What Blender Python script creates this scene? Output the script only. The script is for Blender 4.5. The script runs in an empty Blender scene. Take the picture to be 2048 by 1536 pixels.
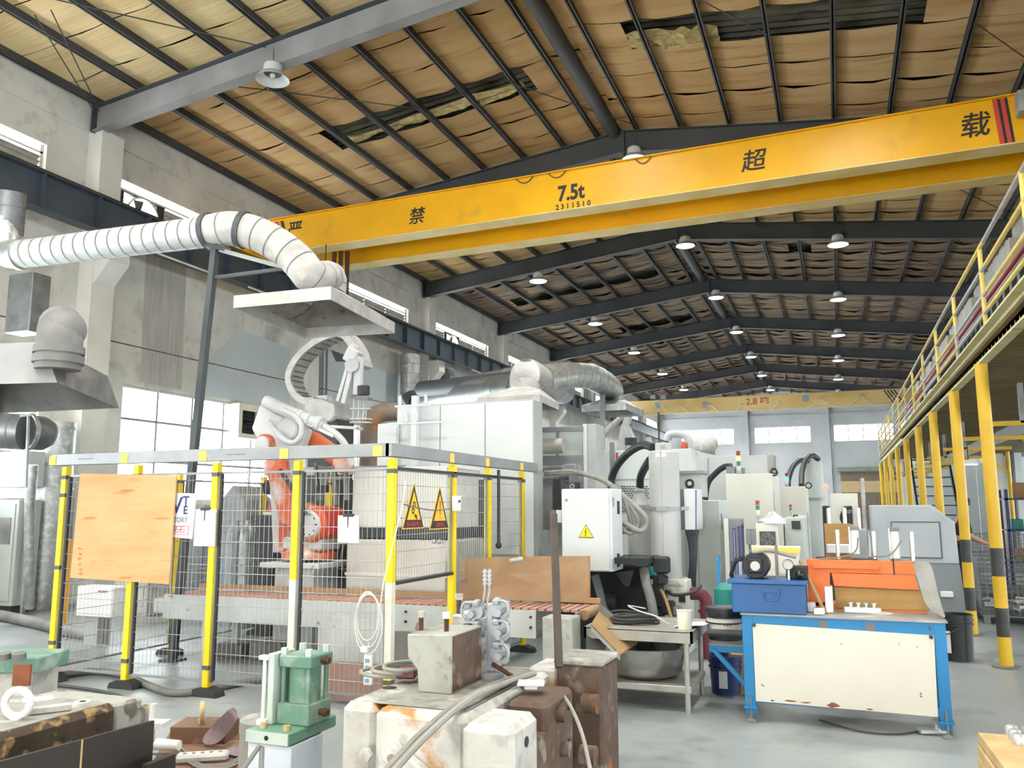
import bpy, math, random
from mathutils import Vector, Matrix
random.seed(7)
SC = bpy.context.scene
COL = SC.collection
# ---------------------------------------------------------------- camera (the photograph's standpoint)
F, YAW, PIT, ROL, HC = 1666.71, .3695, .1458, -.0027, 1.6
def _axes():
    cy, sy, cp, sp, cr, sr = math.cos(YAW), math.sin(YAW), math.cos(PIT), math.sin(PIT), math.cos(ROL), math.sin(ROL)
    r = Vector((cy, sy, 0)); fw = Vector((-sy, cy, 0)); up = Vector((0, 0, 1))
    d = fw * cp + up * sp; u = -fw * sp + up * cp
    return r * cr + u * sr, -r * sr + u * cr, d
CR, CU, CD = _axes()
cam = bpy.data.cameras.new('camera'); camo = bpy.data.objects.new('camera', cam); COL.objects.link(camo)
cam.sensor_width = 36; cam.sensor_fit = 'HORIZONTAL'; cam.lens = F / 2048 * 36; cam.clip_end = 300; cam.clip_start = .05
camo.matrix_world = Matrix(((CR.x, CU.x, -CD.x, 0), (CR.y, CU.y, -CD.y, 0), (CR.z, CU.z, -CD.z, HC), (0, 0, 0, 1)))
SC.camera = camo
# ---------------------------------------------------------------- sky, exposure
W = bpy.data.worlds.new('sky'); SC.world = W; W.use_nodes = True
bg = W.node_tree.nodes['Background']; bg.inputs[0].default_value = (.92, .97, 1, 1); bg.inputs[1].default_value = 11.0
SC.view_settings.view_transform = 'Standard'; SC.view_settings.look = 'None'
SC.view_settings.gamma = 1; SC.view_settings.use_curve_mapping = False
SC.view_settings.exposure = .36
LAMP_W = 760.0
cy_ = SC.cycles
cy_.use_denoising = True; cy_.max_bounces = 5; cy_.diffuse_bounces = 2; cy_.glossy_bounces = 2
cy_.use_adaptive_sampling = True; cy_.adaptive_threshold = .04; cy_.adaptive_min_samples = 12
cy_.transparent_max_bounces = 12; cy_.caustics_reflective = False; cy_.caustics_refractive = False
cy_.sample_clamp_indirect = 6
# daylight enters through the open end of the hall behind the camera: a sampling portal sits in that opening
def portal(name, loc, rot, sx, sy):
    l = bpy.data.lights.new(name, 'AREA'); l.shape = 'RECTANGLE'; l.size = sx; l.size_y = sy; l.cycles.is_portal = True
    o = bpy.data.objects.new(name, l); COL.objects.link(o); o.location = loc; o.rotation_euler = rot; return o
portal('entrance_portal', (-4, -14.5, 2.1), (math.pi / 2, 0, 0), 5, 4.2)

def at(x, y, X=None, Y=None, Z=None, D=None):
    """the point of the place seen at photo position (x, y) that lies on the plane X=, Y=, Z= or at depth D"""
    w = CR * ((x - 1024) / F) - CU * ((y - 768) / F) + CD
    t = X / w.x if X is not None else Y / w.y if Y is not None else (Z - HC) / w.z if Z is not None else D
    return Vector((0, 0, HC)) + w * t
def rect(x0, y0, x1, y1, Y):
    """extent (X0, X1, Z0, Z1) of a front face on the plane Y"""
    a = at(x0, y0, Y=Y); b = at(x1, y1, Y=Y)
    return a.x, b.x, b.z, a.z
# ---------------------------------------------------------------- materials
def lin(c):
    if isinstance(c, str):
        c = tuple(int(c[i:i + 2], 16) / 255 for i in (0, 2, 4))
    return tuple((x / 12.92 if x <= .04045 else ((x + .055) / 1.055) ** 2.4) for x in c) + (1,)
MATS = {}
def mat(name, c1, c2=None, scale=4, rough=.6, metal=0, wear=None, wscale=6, wlo=.58, whi=.66, bump=0, bscale=30, stretch=(1, 1, 1), emit=None, estr=0, spec=.5, detail=5, coat=0, wear2=None):
    m = bpy.data.materials.new(name); m.use_nodes = True; nt = m.node_tree; N = nt.nodes; L = nt.links
    b = N['Principled BSDF']; b.inputs['Roughness'].default_value = rough; b.inputs['Metallic'].default_value = metal
    b.inputs['Specular IOR Level'].default_value = spec; b.inputs['Base Color'].default_value = lin(c1)
    if coat: b.inputs['Coat Weight'].default_value = coat
    if c2 or wear or bump:
        tc = N.new('ShaderNodeTexCoord'); mp = N.new('ShaderNodeMapping'); mp.inputs['Scale'].default_value = stretch
        L.new(tc.outputs['Object'], mp.inputs[0])
        def noise(s, d=detail):
            n = N.new('ShaderNodeTexNoise'); n.inputs['Scale'].default_value = s; n.inputs['Detail'].default_value = d
            L.new(mp.outputs[0], n.inputs['Vector']); return n
        src = None
        if c2:
            n = noise(scale); r = N.new('ShaderNodeValToRGB'); r.color_ramp.elements[0].position = .32; r.color_ramp.elements[1].position = .68
            r.color_ramp.elements[0].color = lin(c1); r.color_ramp.elements[1].color = lin(c2)
            L.new(n.outputs[0], r.inputs[0]); src = r.outputs[0]
        if wear:
            n = noise(wscale, 8); r = N.new('ShaderNodeValToRGB'); r.color_ramp.elements[0].position = wlo; r.color_ramp.elements[1].position = whi
            r.color_ramp.elements[0].color = (0, 0, 0, 1); r.color_ramp.elements[1].color = (1, 1, 1, 1); L.new(n.outputs[0], r.inputs[0])
            mx = N.new('ShaderNodeMix'); mx.data_type = 'RGBA'; L.new(r.outputs[0], mx.inputs[0])
            if src: L.new(src, mx.inputs[6])
            else: mx.inputs[6].default_value = lin(c1)
            mx.inputs[7].default_value = lin(wear); src = mx.outputs[2]
        if wear2:
            n = noise(wear2[1], 10); r = N.new('ShaderNodeValToRGB'); r.color_ramp.elements[0].position = wear2[2]; r.color_ramp.elements[1].position = wear2[3]
            r.color_ramp.elements[0].color = (0, 0, 0, 1); r.color_ramp.elements[1].color = (1, 1, 1, 1); L.new(n.outputs[0], r.inputs[0])
            mx = N.new('ShaderNodeMix'); mx.data_type = 'RGBA'; L.new(r.outputs[0], mx.inputs[0])
            if src: L.new(src, mx.inputs[6])
            else: mx.inputs[6].default_value = lin(c1)
            mx.inputs[7].default_value = lin(wear2[0]); src = mx.outputs[2]
        if src: L.new(src, b.inputs['Base Color'])
        if bump:
            n = noise(bscale); bp = N.new('ShaderNodeBump'); bp.inputs['Strength'].default_value = bump; bp.inputs['Distance'].default_value = .02
            L.new(n.outputs[0], bp.inputs['Height']); L.new(bp.outputs[0], b.inputs['Normal'])
    if emit:
        b.inputs['Emission Color'].default_value = lin(emit); b.inputs['Emission Strength'].default_value = estr
    MATS[name] = m; return m
def glass_mat(name, tint, gloss=.08):
    m = bpy.data.materials.new(name); m.use_nodes = True; nt = m.node_tree; N = nt.nodes; L = nt.links; N.clear()
    o = N.new('ShaderNodeOutputMaterial'); t = N.new('ShaderNodeBsdfTransparent'); t.inputs[0].default_value = lin(tint)
    g = N.new('ShaderNodeBsdfGlossy'); g.inputs['Roughness'].default_value = .1; mx = N.new('ShaderNodeMixShader'); mx.inputs[0].default_value = gloss
    L.new(t.outputs[0], mx.inputs[1]); L.new(g.outputs[0], mx.inputs[2]); L.new(mx.outputs[0], o.inputs[0]); MATS[name] = m; return m
# building
mat('plaster', 'e6e4dc', 'd3d0c8', 1.1, .85, wear='aaa59b', wscale=.8, wlo=.58, whi=.74, wear2=('c0bcb3', 3.5, .55, .76), bump=.25, bscale=9)
mat('plaster_low', 'd3d8d7', 'c2c9c9', .9, .85, wear='aeb0ab', wscale=.7, wlo=.62, whi=.78, bump=.15, bscale=8)
mat('column_paint', 'eae8e0', 'dad8d0', 1.3, .8, bump=.2, bscale=10)
mat('seam_dark', '5c5a55', '76726a', 6, .9)
mat('back_plaster', 'dadde0', 'c9cdd1', .6, .85)
mat('concrete', '969b9b', '7c8282', .55, .38, wear='a6aaa9', wscale=1.4, wlo=.52, whi=.7, wear2=('6f7476', 2.3, .56, .72), bump=.06, bscale=14, spec=.45)  # second noise layer: dark blotches for floor dirt and shadows alike
mat('steel_dark', '4b5054', '3c4145', 1.5, .55, metal=0)
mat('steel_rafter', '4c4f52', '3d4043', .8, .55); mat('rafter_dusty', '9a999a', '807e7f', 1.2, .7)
mat('purlin_paint', '4d4e50', '3e3f41', 1.2, .55)
mat('runway_blue', '46505a', '39424b', 1.2, .5)
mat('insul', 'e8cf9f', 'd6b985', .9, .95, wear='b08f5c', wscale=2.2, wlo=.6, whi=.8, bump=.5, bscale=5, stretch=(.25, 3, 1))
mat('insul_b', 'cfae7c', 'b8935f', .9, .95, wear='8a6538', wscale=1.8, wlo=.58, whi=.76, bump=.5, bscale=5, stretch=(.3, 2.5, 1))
mat('insul_old', '8f7b62', '6e5949', 1.2, .95, wear='3d302b', wscale=2.2, wlo=.52, whi=.66, bump=.8, bscale=5, stretch=(.3, 2.5, 1))  # torn panels deep in the hall, the dim light there put into darker tan
mat('roof_sheet', '6a6652', '45413a', 1.6, .6, wear='2d2a24', wscale=3, wlo=.52, whi=.66, stretch=(.4, 1.5, 1))
mat('wool', 'cfc08a', 'a58f55', 9, .95, bump=.8, bscale=14)
mat('frame_white', 'e8e6de', 'd2cec2', 3, .6)
mat('frame_grey', 'a6a9a6', '8d918f', 3, .5)
mat('slat_paint', '7d786d', '625e55', 5, .6)
glass_mat('pane', 'f7f9f8'); 
mat('yellow', 'f2b411', 'e3a40c', 1.2, .42, wear='c89a36', wscale=1.8, wlo=.62, whi=.8)
mat('yellow_flange', 'e6cf96', 'd9b75e', 1.5, .5)
mat('yellow_pale', 'e6c98a', 'd9b566', .8, .5)  # far crane: dust and the hall's haze put into a paler yellow
mat('ink', '2b2724', None, rough=.6)
mat('red_stripe', 'c9463c', None, rough=.5)
mat('lamp_metal', 'dcdedd', 'c4c7c7', 4, .4, metal=.1)
mat('lamp_lit', 'ffffff', None, rough=.4, emit='f4fbff', estr=9)
mat('galv', 'c6c9c8', 'a4a8a8', 5, .38, metal=.75, wear='d9dad8', wscale=14, wlo=.5, whi=.7)
mat('galv_dusty', 'c9cbc9', 'b3b6b4', 6, .55, metal=.3)
mat('galv_dark', '8c9092', '6f7376', 5, .4, metal=.7)
mat('dust_duct', 'c6c4c0', 'aeaba6', 6, .8, metal=.1, bump=.3, bscale=30)
mat('dust_dark', '8e8d8b', '6d6b69', 3, .7, metal=.3)
mat('hood_grey', 'a3a5a5', '8f9191', 2, .6, metal=.2)
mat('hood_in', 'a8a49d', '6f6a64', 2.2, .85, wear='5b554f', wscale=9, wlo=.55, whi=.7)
mat('rust_pipe', '5a3a22', '3a2416', 5, .8, stretch=(3, 3, .6))
mat('cable_dark', '3a3a3b', None, rough=.6)
mat('cable_grey', '8d8984', '75716c', 8, .7)
mat('cable_white', 'd8d6d0', None, rough=.6)

# ---------------------------------------------------------------- mesh builder
class MB:
    def __init__(s): s.v = []; s.f = []
    def add(s, v, f):
        o = len(s.v); s.v += [Vector(p) for p in v]; s.f += [tuple(i + o for i in q) for q in f]; return s
    def box(s, x0, x1, y0, y1, z0, z1):
        return s.add([(x0, y0, z0), (x1, y0, z0), (x1, y1, z0), (x0, y1, z0), (x0, y0, z1), (x1, y0, z1), (x1, y1, z1), (x0, y1, z1)],
                     [(0, 3, 2, 1), (4, 5, 6, 7), (0, 1, 5, 4), (1, 2, 6, 5), (2, 3, 7, 6), (3, 0, 4, 7)])
    def obox(s, c, size, rz=0, rx=0, ry=0):
        m = MB().box(-size[0] / 2, size[0] / 2, -size[1] / 2, size[1] / 2, -size[2] / 2, size[2] / 2)
        M = Matrix.Translation(c) @ Matrix.Rotation(rz, 4, 'Z') @ Matrix.Rotation(ry, 4, 'Y') @ Matrix.Rotation(rx, 4, 'X')
        return s.add([M @ p for p in m.v], m.f)
    def bar(s, p0, p1, w, h=None, up=(0, 0, 1)):
        """rectangular bar from p0 to p1, w across, h along up"""
        h = h or w; p0 = Vector(p0); p1 = Vector(p1); d = (p1 - p0).normalized(); u = Vector(up)
        if abs(d.dot(u)) > .98: u = Vector((0, 1, 0))
        r = d.cross(u).normalized(); u = r.cross(d).normalized()
        vs = [p + r * (a * w / 2) + u * (b * h / 2) for p in (p0, p1) for a, b in ((-1, -1), (1, -1), (1, 1), (-1, 1))]
        return s.add(vs, [(0, 1, 2, 3), (7, 6, 5, 4), (0, 4, 5, 1), (1, 5, 6, 2), (2, 6, 7, 3), (3, 7, 4, 0)])
    def cyl(s, p0, p1, r0, r1=None, n=14, caps=True):
        r1 = r0 if r1 is None else r1
        return s.tube([p0, p1], [r0, r1], n, caps)
    def tube(s, pts, r, n=8, caps=True, closed=False):
        pts = [Vector(p) for p in pts]; k = len(pts); rs = r if isinstance(r, (list, tuple)) else [r] * k
        o = len(s.v); t0 = None; u = None
        for i, p in enumerate(pts):
            if closed: d = (pts[(i + 1) % k] - pts[i - 1])
            else: d = pts[min(i + 1, k - 1)] - pts[max(i - 1, 0)]
            d = d.normalized() if d.length > 1e-9 else Vector((0, 0, 1))
            if u is None:
                a = Vector((0, 0, 1)) if abs(d.z) < .9 else Vector((1, 0, 0)); u = d.cross(a).normalized()
            else:
                u = (u - d * u.dot(d)); u = u.normalized() if u.length > 1e-6 else d.orthogonal().normalized()
            w = d.cross(u)
            for j in range(n):
                a = 2 * math.pi * j / n; s.v.append(p + (u * math.cos(a) + w * math.sin(a)) * rs[i])
        for i in range(k if closed else k - 1):
            a = o + i * n; b = o + ((i + 1) % k) * n
            for j in range(n): s.f.append((a + j, a + (j + 1) % n, b + (j + 1) % n, b + j))
        if caps and not closed:
            s.f.append(tuple(o + j for j in reversed(range(n)))); s.f.append(tuple(o + (k - 1) * n + j for j in range(n)))
        return s
    def lathe(s, prof, c=(0, 0, 0), n=20, axis=(0, 0, 1), caps=False):
        """profile of (radius, height) turned about axis through c"""
        c = Vector(c); A = Vector(axis).normalized(); u = A.orthogonal().normalized(); w = A.cross(u); o = len(s.v); k = len(prof)
        for r, h in prof:
            for j in range(n):
                a = 2 * math.pi * j / n; s.v.append(c + A * h + (u * math.cos(a) + w * math.sin(a)) * r)
        for i in range(k - 1):
            a = o + i * n; b = a + n
            for j in range(n): s.f.append((a + j, a + (j + 1) % n, b + (j + 1) % n, b + j))
        if caps:
            s.f.append(tuple(o + j for j in reversed(range(n)))); s.f.append(tuple(o + (k - 1) * n + j for j in range(n)))
        return s
    def prism(s, poly, a0, a1, axis='y'):
        P = {'y': lambda u, v, a: (u, a, v), 'x': lambda u, v, a: (a, u, v), 'z': lambda u, v, a: (u, v, a)}[axis]
        k = len(poly); vs = [P(u, v, a0) for u, v in poly] + [P(u, v, a1) for u, v in poly]
        return s.add(vs, [tuple(range(k)), tuple(reversed(range(k, 2 * k)))] + [(i, k + i, k + (i + 1) % k, (i + 1) % k) for i in range(k)])
    def sphere(s, c, r, n=10, m=6, sz=1):
        prof = [(max(r * math.sin(math.pi * i / m), 1e-4), -r * math.cos(math.pi * i / m) * sz) for i in range(m + 1)]
        return s.lathe(prof, c, n)
    def rot(s, c, ang, axis='Z'):
        M = Matrix.Translation(c) @ Matrix.Rotation(ang, 4, axis) @ Matrix.Translation(-Vector(c)); s.v = [M @ p for p in s.v]; return s
    def xf(s, M): s.v = [M @ p for p in s.v]; return s
    def centre(s):
        xs = [p.x for p in s.v]; ys = [p.y for p in s.v]; zs = [p.z for p in s.v]
        return Vector(((min(xs) + max(xs)) / 2, (min(ys) + max(ys)) / 2, min(zs)))
ORG = {}
def emit_mesh(mb, name, material, origin, smooth, fix=True):
    me = bpy.data.meshes.new(name); me.from_pydata([p - origin for p in mb.v], [], mb.f)
    if fix:
        import bmesh
        b = bmesh.new(); b.from_mesh(me); bmesh.ops.recalc_face_normals(b, faces=b.faces[:]); b.to_mesh(me); b.free()
    if smooth:
        me.shade_smooth(); me.set_sharp_from_angle(angle=math.radians(40))
    me.materials.append(MATS[material]); return me
def part(name, mb, material, parent, label=None, smooth=False, bevel=0, kind=None):
    o = bpy.data.objects.new(name, emit_mesh(mb, name, material, ORG[parent.name], smooth)); COL.objects.link(o)
    o.parent = parent; ORG[o.name] = ORG[parent.name]
    if label: o['label'] = label
    if kind: o['kind'] = kind
    if bevel: bev(o, bevel)
    return o
def bev(o, w, seg=1):
    b = o.modifiers.new('edge', 'BEVEL'); b.width = w; b.segments = seg; b.limit_method = 'ANGLE'; b.angle_limit = math.radians(50)
def tag(o, label, cat, group=None, kind=None):
    o['label'] = label; o['category'] = cat
    if group: o['group'] = group
    if kind: o['kind'] = kind
    return o
def thing(name, label, cat, loc, group=None, kind=None):
    o = bpy.data.objects.new(name, None); o.empty_display_size = .1; COL.objects.link(o); o.location = loc; ORG[o.name] = Vector(loc)
    return tag(o, label, cat, group, kind)
def solo(name, mb, material, label, cat, group=None, kind=None, smooth=False, bevel=0):
    c = mb.centre(); o = bpy.data.objects.new(name, emit_mesh(mb, name, material, c, smooth)); COL.objects.link(o); o.location = c; ORG[o.name] = c
    if bevel: bev(o, bevel)
    return tag(o, label, cat, group, kind)
def struct(name, mb, material, label, parent=None, cat=None, smooth=False, bevel=0):
    if parent: return part(name, mb, material, parent, label, smooth, bevel)
    return solo(name, mb, material, label, cat or name.split('_')[0], None, 'structure', smooth, bevel)
def clone(o, loc, label=None, group=None, rz=None):
    """a copy of a thing with its parts and sub-parts, sharing their meshes"""
    def rec(a, par):
        c = a.copy(); COL.objects.link(c); c.parent = par
        for ch in KIDS.get(a.name, [x for x in a.children]): rec(ch, c)
        return c
    c = rec(o, None); c.location = loc; ORG[c.name] = Vector(loc)
    if rz is not None: c.rotation_euler[2] = rz
    if label: c['label'] = label
    if group: c['group'] = group
    return c
KIDS = {}
def text_mesh(body, size, bold=0, shear=0, spacing=1):
    cu = bpy.data.curves.new('lettering', 'FONT'); cu.body = body; cu.size = size; cu.align_x = 'CENTER'; cu.align_y = 'CENTER'; cu.offset = bold; cu.shear = shear
    cu.space_character = spacing; cu.resolution_u = 3; cu.extrude = 0
    o = bpy.data.objects.new('lettering', cu); COL.objects.link(o)
    me = bpy.data.meshes.new_from_object(o.evaluated_get(bpy.context.evaluated_depsgraph_get()))
    vs = [v.co.copy() for v in me.vertices]; fs = [tuple(p.vertices) for p in me.polygons]
    bpy.data.objects.remove(o); bpy.data.curves.remove(cu); bpy.data.meshes.remove(me); return vs, fs
def lettering(body, size, centre, right, up, out, material, parent, name='lettering', bold=0, shear=0, spacing=1, sx=1, label=None):
    vs, fs = text_mesh(body, size, bold, shear, spacing); r = Vector(right).normalized(); u = Vector(up).normalized(); n = r.cross(u)
    m = MB(); m.v = [Vector(centre) + r * (p.x * sx) + u * p.y + n * out for p in vs]; m.f = fs
    o = bpy.data.objects.new(name, emit_mesh(m, name, material, ORG[parent.name], False, False)); COL.objects.link(o); o.parent = parent
    if label: o['label'] = label
    return o
def arc(p0, p1, sag, n=12, up=(0, 0, -1)):
    p0 = Vector(p0); p1 = Vector(p1); u = Vector(up)
    return [p0.lerp(p1, i / n) + u * (sag * 4 * (i / n) * (1 - i / n)) for i in range(n + 1)]
def smooth_path(pts, n=6):
    """Catmull-Rom through points"""
    P = [Vector(p) for p in pts]; P = [P[0] * 2 - P[1]] + P + [P[-1] * 2 - P[-2]]; out = []
    for i in range(1, len(P) - 2):
        a, b, c, d = P[i - 1:i + 3]
        for j in range(n):
            t = j / n; out.append(.5 * ((2 * b) + (c - a) * t + (2 * a - 5 * b + 4 * c - d) * t * t + (3 * b - a - 3 * c + d) * t ** 3))
    out.append(P[-2]); return out
# ================================================================ THE HALL
BAY = 6.6; Y1 = 17.351; TY = lambda k: Y1 + BAY * (k - 1)
RX = -4.018; WX = -12.5; CX = -12.17; REX = 4.55          # ridge, left wall, column face, rafters' far end
SL = .117
def ztop(x): return 9.87 - SL * abs(x - RX)                # rafter top
YA, YB = -5.0 - 10 * .943, 63.6
# floor
fl = struct('floor', MB().box(-16, 16, -8, 66, -.2, 0), 'concrete', 'smooth grey concrete workshop floor with worn patches')
# left wall pieces: solid bands with openings per bay
wl = MB()
def wbox(y0, y1, z0, z1): wl.box(WX - .25, WX, y0, y1, z0, z1)
WZ0, WZ1 = 1.7, 3.93; UZ0, UZ1 = 6.75, 7.85
wbox(YA, YB, 0, WZ0); wbox(YA, YB, WZ1, UZ0); wbox(YA, YB, UZ1, 9.1)
bays = [(TY(k), TY(k + 1)) for k in range(-2, 8)]
for i, (a, b) in enumerate(bays):
    wbox(a - .6 if i else YA, a + 1.15, WZ0, WZ1); 
    wbox(a - .85 if i else YA, a + .75, UZ0, UZ1)
wbox(YB - 1, YB, WZ0, WZ1); wbox(YB - 1, YB, UZ0, UZ1)
wall = struct('wall_left', wl, 'plaster', 'long plastered side wall with stains and two rows of windows')
part('crack_line', MB().box(WX - .01, WX + .006, YA, YB, 4.665, 4.69), 'seam_dark', wall)
part('ledge', MB().box(WX - .01, WX + .06, YA, YB, 8.42, 9.05), 'plaster', wall)
mat('wall_patch', 'ccd5d7', 'c2cccf', .8, .8); mat('stain', 'b0ada6', 'c6c3bc', 3, .9, stretch=(1, 5, .4))
part('paint_patch', MB().prism([(14.1, 3.98), (14.1, 4.64), (17.05, 4.64), (17.05, 3.98)], WX - .01, WX + .004, 'x'), 'wall_patch', wall)
part('paint_patch', MB().prism([(14.1, 4.7), (15.1, 5.6), (17.05, 5.5), (17.05, 4.7)], WX - .01, WX + .004, 'x'), 'wall_patch', wall)
part('paint_patch', MB().prism([(18.2, 3.98), (18.2, 5.7), (23.2, 5.6), (23.2, 3.98)], WX - .01, WX + .004, 'x'), 'wall_patch', wall)
part('water_stain', MB().prism([(12.3, 4.0), (12.25, 6.6), (13.35, 6.6), (13.4, 4.0)], WX - .01, WX + .003, 'x'), 'stain', wall)
# columns
for k in range(-1, 9):
    y = TY(k) - .02
    c = MB().box(WX - .05, CX, y, y + .5, 0, 8.46)
    c.add([(CX, y + .03, 5.55), (CX, y + .47, 5.55), (CX + .36, y + .03, 5.95), (CX + .36, y + .47, 5.95), (CX, y + .03, 6.3), (CX, y + .47, 6.3), (CX + .36, y + .03, 6.3), (CX + .36, y + .47, 6.3)],
          [(0, 2, 3, 1), (2, 6, 7, 3), (0, 4, 6, 2), (1, 3, 7, 5), (4, 5, 7, 6), (0, 1, 5, 4)])
    struct('wall_column', c, 'column_paint', 'plastered concrete wall column %s carrying rafter and runway corbel' % ('nearest the left picture edge' if k == 0 else 'along the left wall, number %d in depth' % (k + 1)), cat='column')
# windows of the left wall
def window(n, y0, y1, z0, z1, ys, zs, label):
    t = thing('window_%d' % n, label, 'window', (WX - .12, (y0 + y1) / 2, z0), kind='structure')
    x = WX - .12; fr = MB()
    for a, b, c, d in ((y0, y1, z0, z0 + .06), (y0, y1, z1 - .06, z1), (y0, y0 + .06, z0, z1), (y1 - .06, y1, z0, z1)): fr.box(x - .05, x + .05, a, b, c, d)
    part('window_frame', fr, 'frame_white', t)
    for y in ys[1:-1]: part('mullion', MB().box(x - .03, x + .03, y - .022, y + .022, z0, z1), 'frame_grey', t)
    for z in zs[1:-1]: part('transom', MB().box(x - .031, x + .031, y0, y1, z - .022, z + .022), 'frame_grey', t)
    for i in range(len(ys) - 1):
        for j in range(len(zs) - 1):
            part('pane', MB().box(x - .004, x + .004, ys[i] + .02, ys[i + 1] - .02, zs[j] + .02, zs[j + 1] - .02), 'pane', t)
    return t
wn = 1
for i, (a, b) in enumerate(bays[1:6]):
    y0, y1 = a + 1.15, b - .6
    ys = [y0 + (y1 - y0) * j / 5 for j in range(6)]; zs = [WZ0, 2.5, 3.28, WZ1]
    lab = ['steel window beside the tall steel duct, cut by the left picture edge', 'bright steel window behind the safety fence and ladle robot', 'steel window behind the second robot cell', 'steel window in the fourth wall bay', 'steel window in the fifth wall bay'][i]
    window(wn, y0, y1, WZ0, WZ1, ys, zs, lab); wn += 1
portal('window_portal', (WX + .1, 14.3, 2.5), (0, -math.pi / 2, 0), 3, 5)
mat('fan_dark', '3c3f42', '2d2f31', 4, .5)
for i, (a, b) in enumerate(bays):
    y0, y1 = a + .75, b - .85
    t = thing('window_%d' % wn, 'louvred clerestory opening above the crane runway, %s' % ['out of view', 'nearest the top left corner', 'with a round fan next to the big duct', 'behind the fume hood', 'with fan past the second column', 'past the third column', 'past the fourth column', 'past the fifth column', 'past the sixth column', 'nearest the back wall'][i], 'window', (WX - .12, (y0 + y1) / 2, UZ0), kind='structure'); wn += 1
    x = WX - .14; fr = MB()
    for p, q, c, d in ((y0, y1, UZ0, UZ0 + .05), (y0, y0 + .05, UZ0, UZ1), (y1 - .05, y1, UZ0, UZ1), (y0, y1, UZ1 - .16, UZ1 - .12)): fr.box(x - .05, x + .05, p, q, c, d)
    part('window_frame', fr, 'frame_white', t)
    seg = [(y0 + (y1 - y0) * j / 4, y0 + (y1 - y0) * (j + 1) / 4) for j in range(4)]
    for j, (p, q) in enumerate(seg):
        fan = (i in (2, 4) and j == (0 if i == 2 else 1))
        part('louvre_post', MB().box(x - .04, x + .04, q - .02, q + .02, UZ0, UZ1 - .13), 'frame_white', t)
        if fan:
            m = (p + q) / 2; zc = 7.25; R = .42
            fm = MB().box(x - .05, x + .04, p, m - R, UZ0, UZ1 - .13).box(x - .05, x + .04, m + R, q, UZ0, UZ1 - .13)
            fm.box(x - .05, x + .04, m - R, m + R, zc + R, UZ1 - .13)
            f = part('fan', fm, 'fan_dark', t)
            part('fan_ring', MB().lathe([(R, -.12), (R * .93, -.12), (R * .93, .14), (R, .14), (R, -.12)], (x, m, zc), 24, (1, 0, 0)), 'frame_white', t)
            for bl in range(5):
                an = bl * 2 * math.pi / 5 + .3; u = Vector((0, math.cos(an), math.sin(an))); w = Vector((0, -math.sin(an), math.cos(an)))
                c = Vector((x, m, zc)); part('fan_blade', MB().add([c + u * .06 - w * .03, c + u * R * .9 - w * .06 + Vector((.05, 0, 0)), c + u * R * .9 + w * .1 - Vector((.05, 0, 0)), c + u * .06 + w * .03], [(0, 1, 2, 3)]), 'fan_dark', t)
        elif i < 7:
            for s in range(9):
                z = UZ0 + .08 + s * .095
                part('louvre_slat', MB().add([(x + .05, p + .02, z + .045), (x + .05, q - .02, z + .045), (x - .03, q - .02, z - .035), (x - .03, p + .02, z - .035), (x + .05, p + .02, z + .055), (x + .05, q - .02, z + .055), (x - .03, q - .02, z - .025), (x - .03, p + .02, z - .025)],
                     [(0, 1, 2, 3), (7, 6, 5, 4), (0, 4, 5, 1), (2, 6, 7, 3)]), 'slat_paint', t)
# ---- back wall
BW = MB(); yb = YB
wins = [(-10.85, -6.95), (-5.5, -1.57), (-.05, 3.9)]; bz0, bz1 = 6.1, 7.3
BW.box(WX, 13.4, yb, yb + .3, 0, bz0).box(WX, 13.4, yb, yb + .3, bz1, 10.2)
for a, b in ((WX, wins[0][0]), (wins[0][1], wins[1][0]), (wins[1][1], wins[2][0]), (wins[2][1], 13.4)): BW.box(a, b, yb, yb + .3, bz0, bz1)
bwall = struct('wall_back', BW, 'back_plaster', 'pale grey end wall of the hall with three high windows')
for x in (-6.2, -.6, 4.9): part('pilaster', MB().box(x - .3, x + .3, yb - .3, yb, 0, 9.9), 'back_plaster', bwall)
part('ring_beam', MB().box(WX, 9, yb - .12, yb, 7.75, 8.15), 'back_plaster', bwall)
part('ring_beam', MB().box(WX, 9, yb - .08, yb, 4.2, 4.32), 'back_plaster', bwall)
for i, (a, b) in enumerate(wins):
    t = thing('window_%d' % wn, 'bright high window in the end wall, %s of the three' % ['leftmost', 'middle', 'rightmost'][i], 'window', ((a + b) / 2, yb + .15, bz0), kind='structure'); wn += 1
    fr = MB()
    for p, q, c, d in ((a, b, bz0, bz0 + .05), (a, b, bz1 - .05, bz1), (a, a + .05, bz0, bz1), (b - .05, b, bz0, bz1)): fr.box(p, q, yb + .1, yb + .2, c, d)
    part('window_frame', fr, 'frame_white', t)
    for j in range(4):
        p = a + (b - a) * j / 4; q = a + (b - a) * (j + 1) / 4
        part('pane', MB().box(p + .02, q - .02, yb + .145, yb + .155, bz0 + .05, bz1 - .05), 'pane', t)
        if j: part('mullion', MB().box(p - .03, p + .03, yb + .12, yb + .18, bz0, bz1), 'frame_grey', t)
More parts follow.
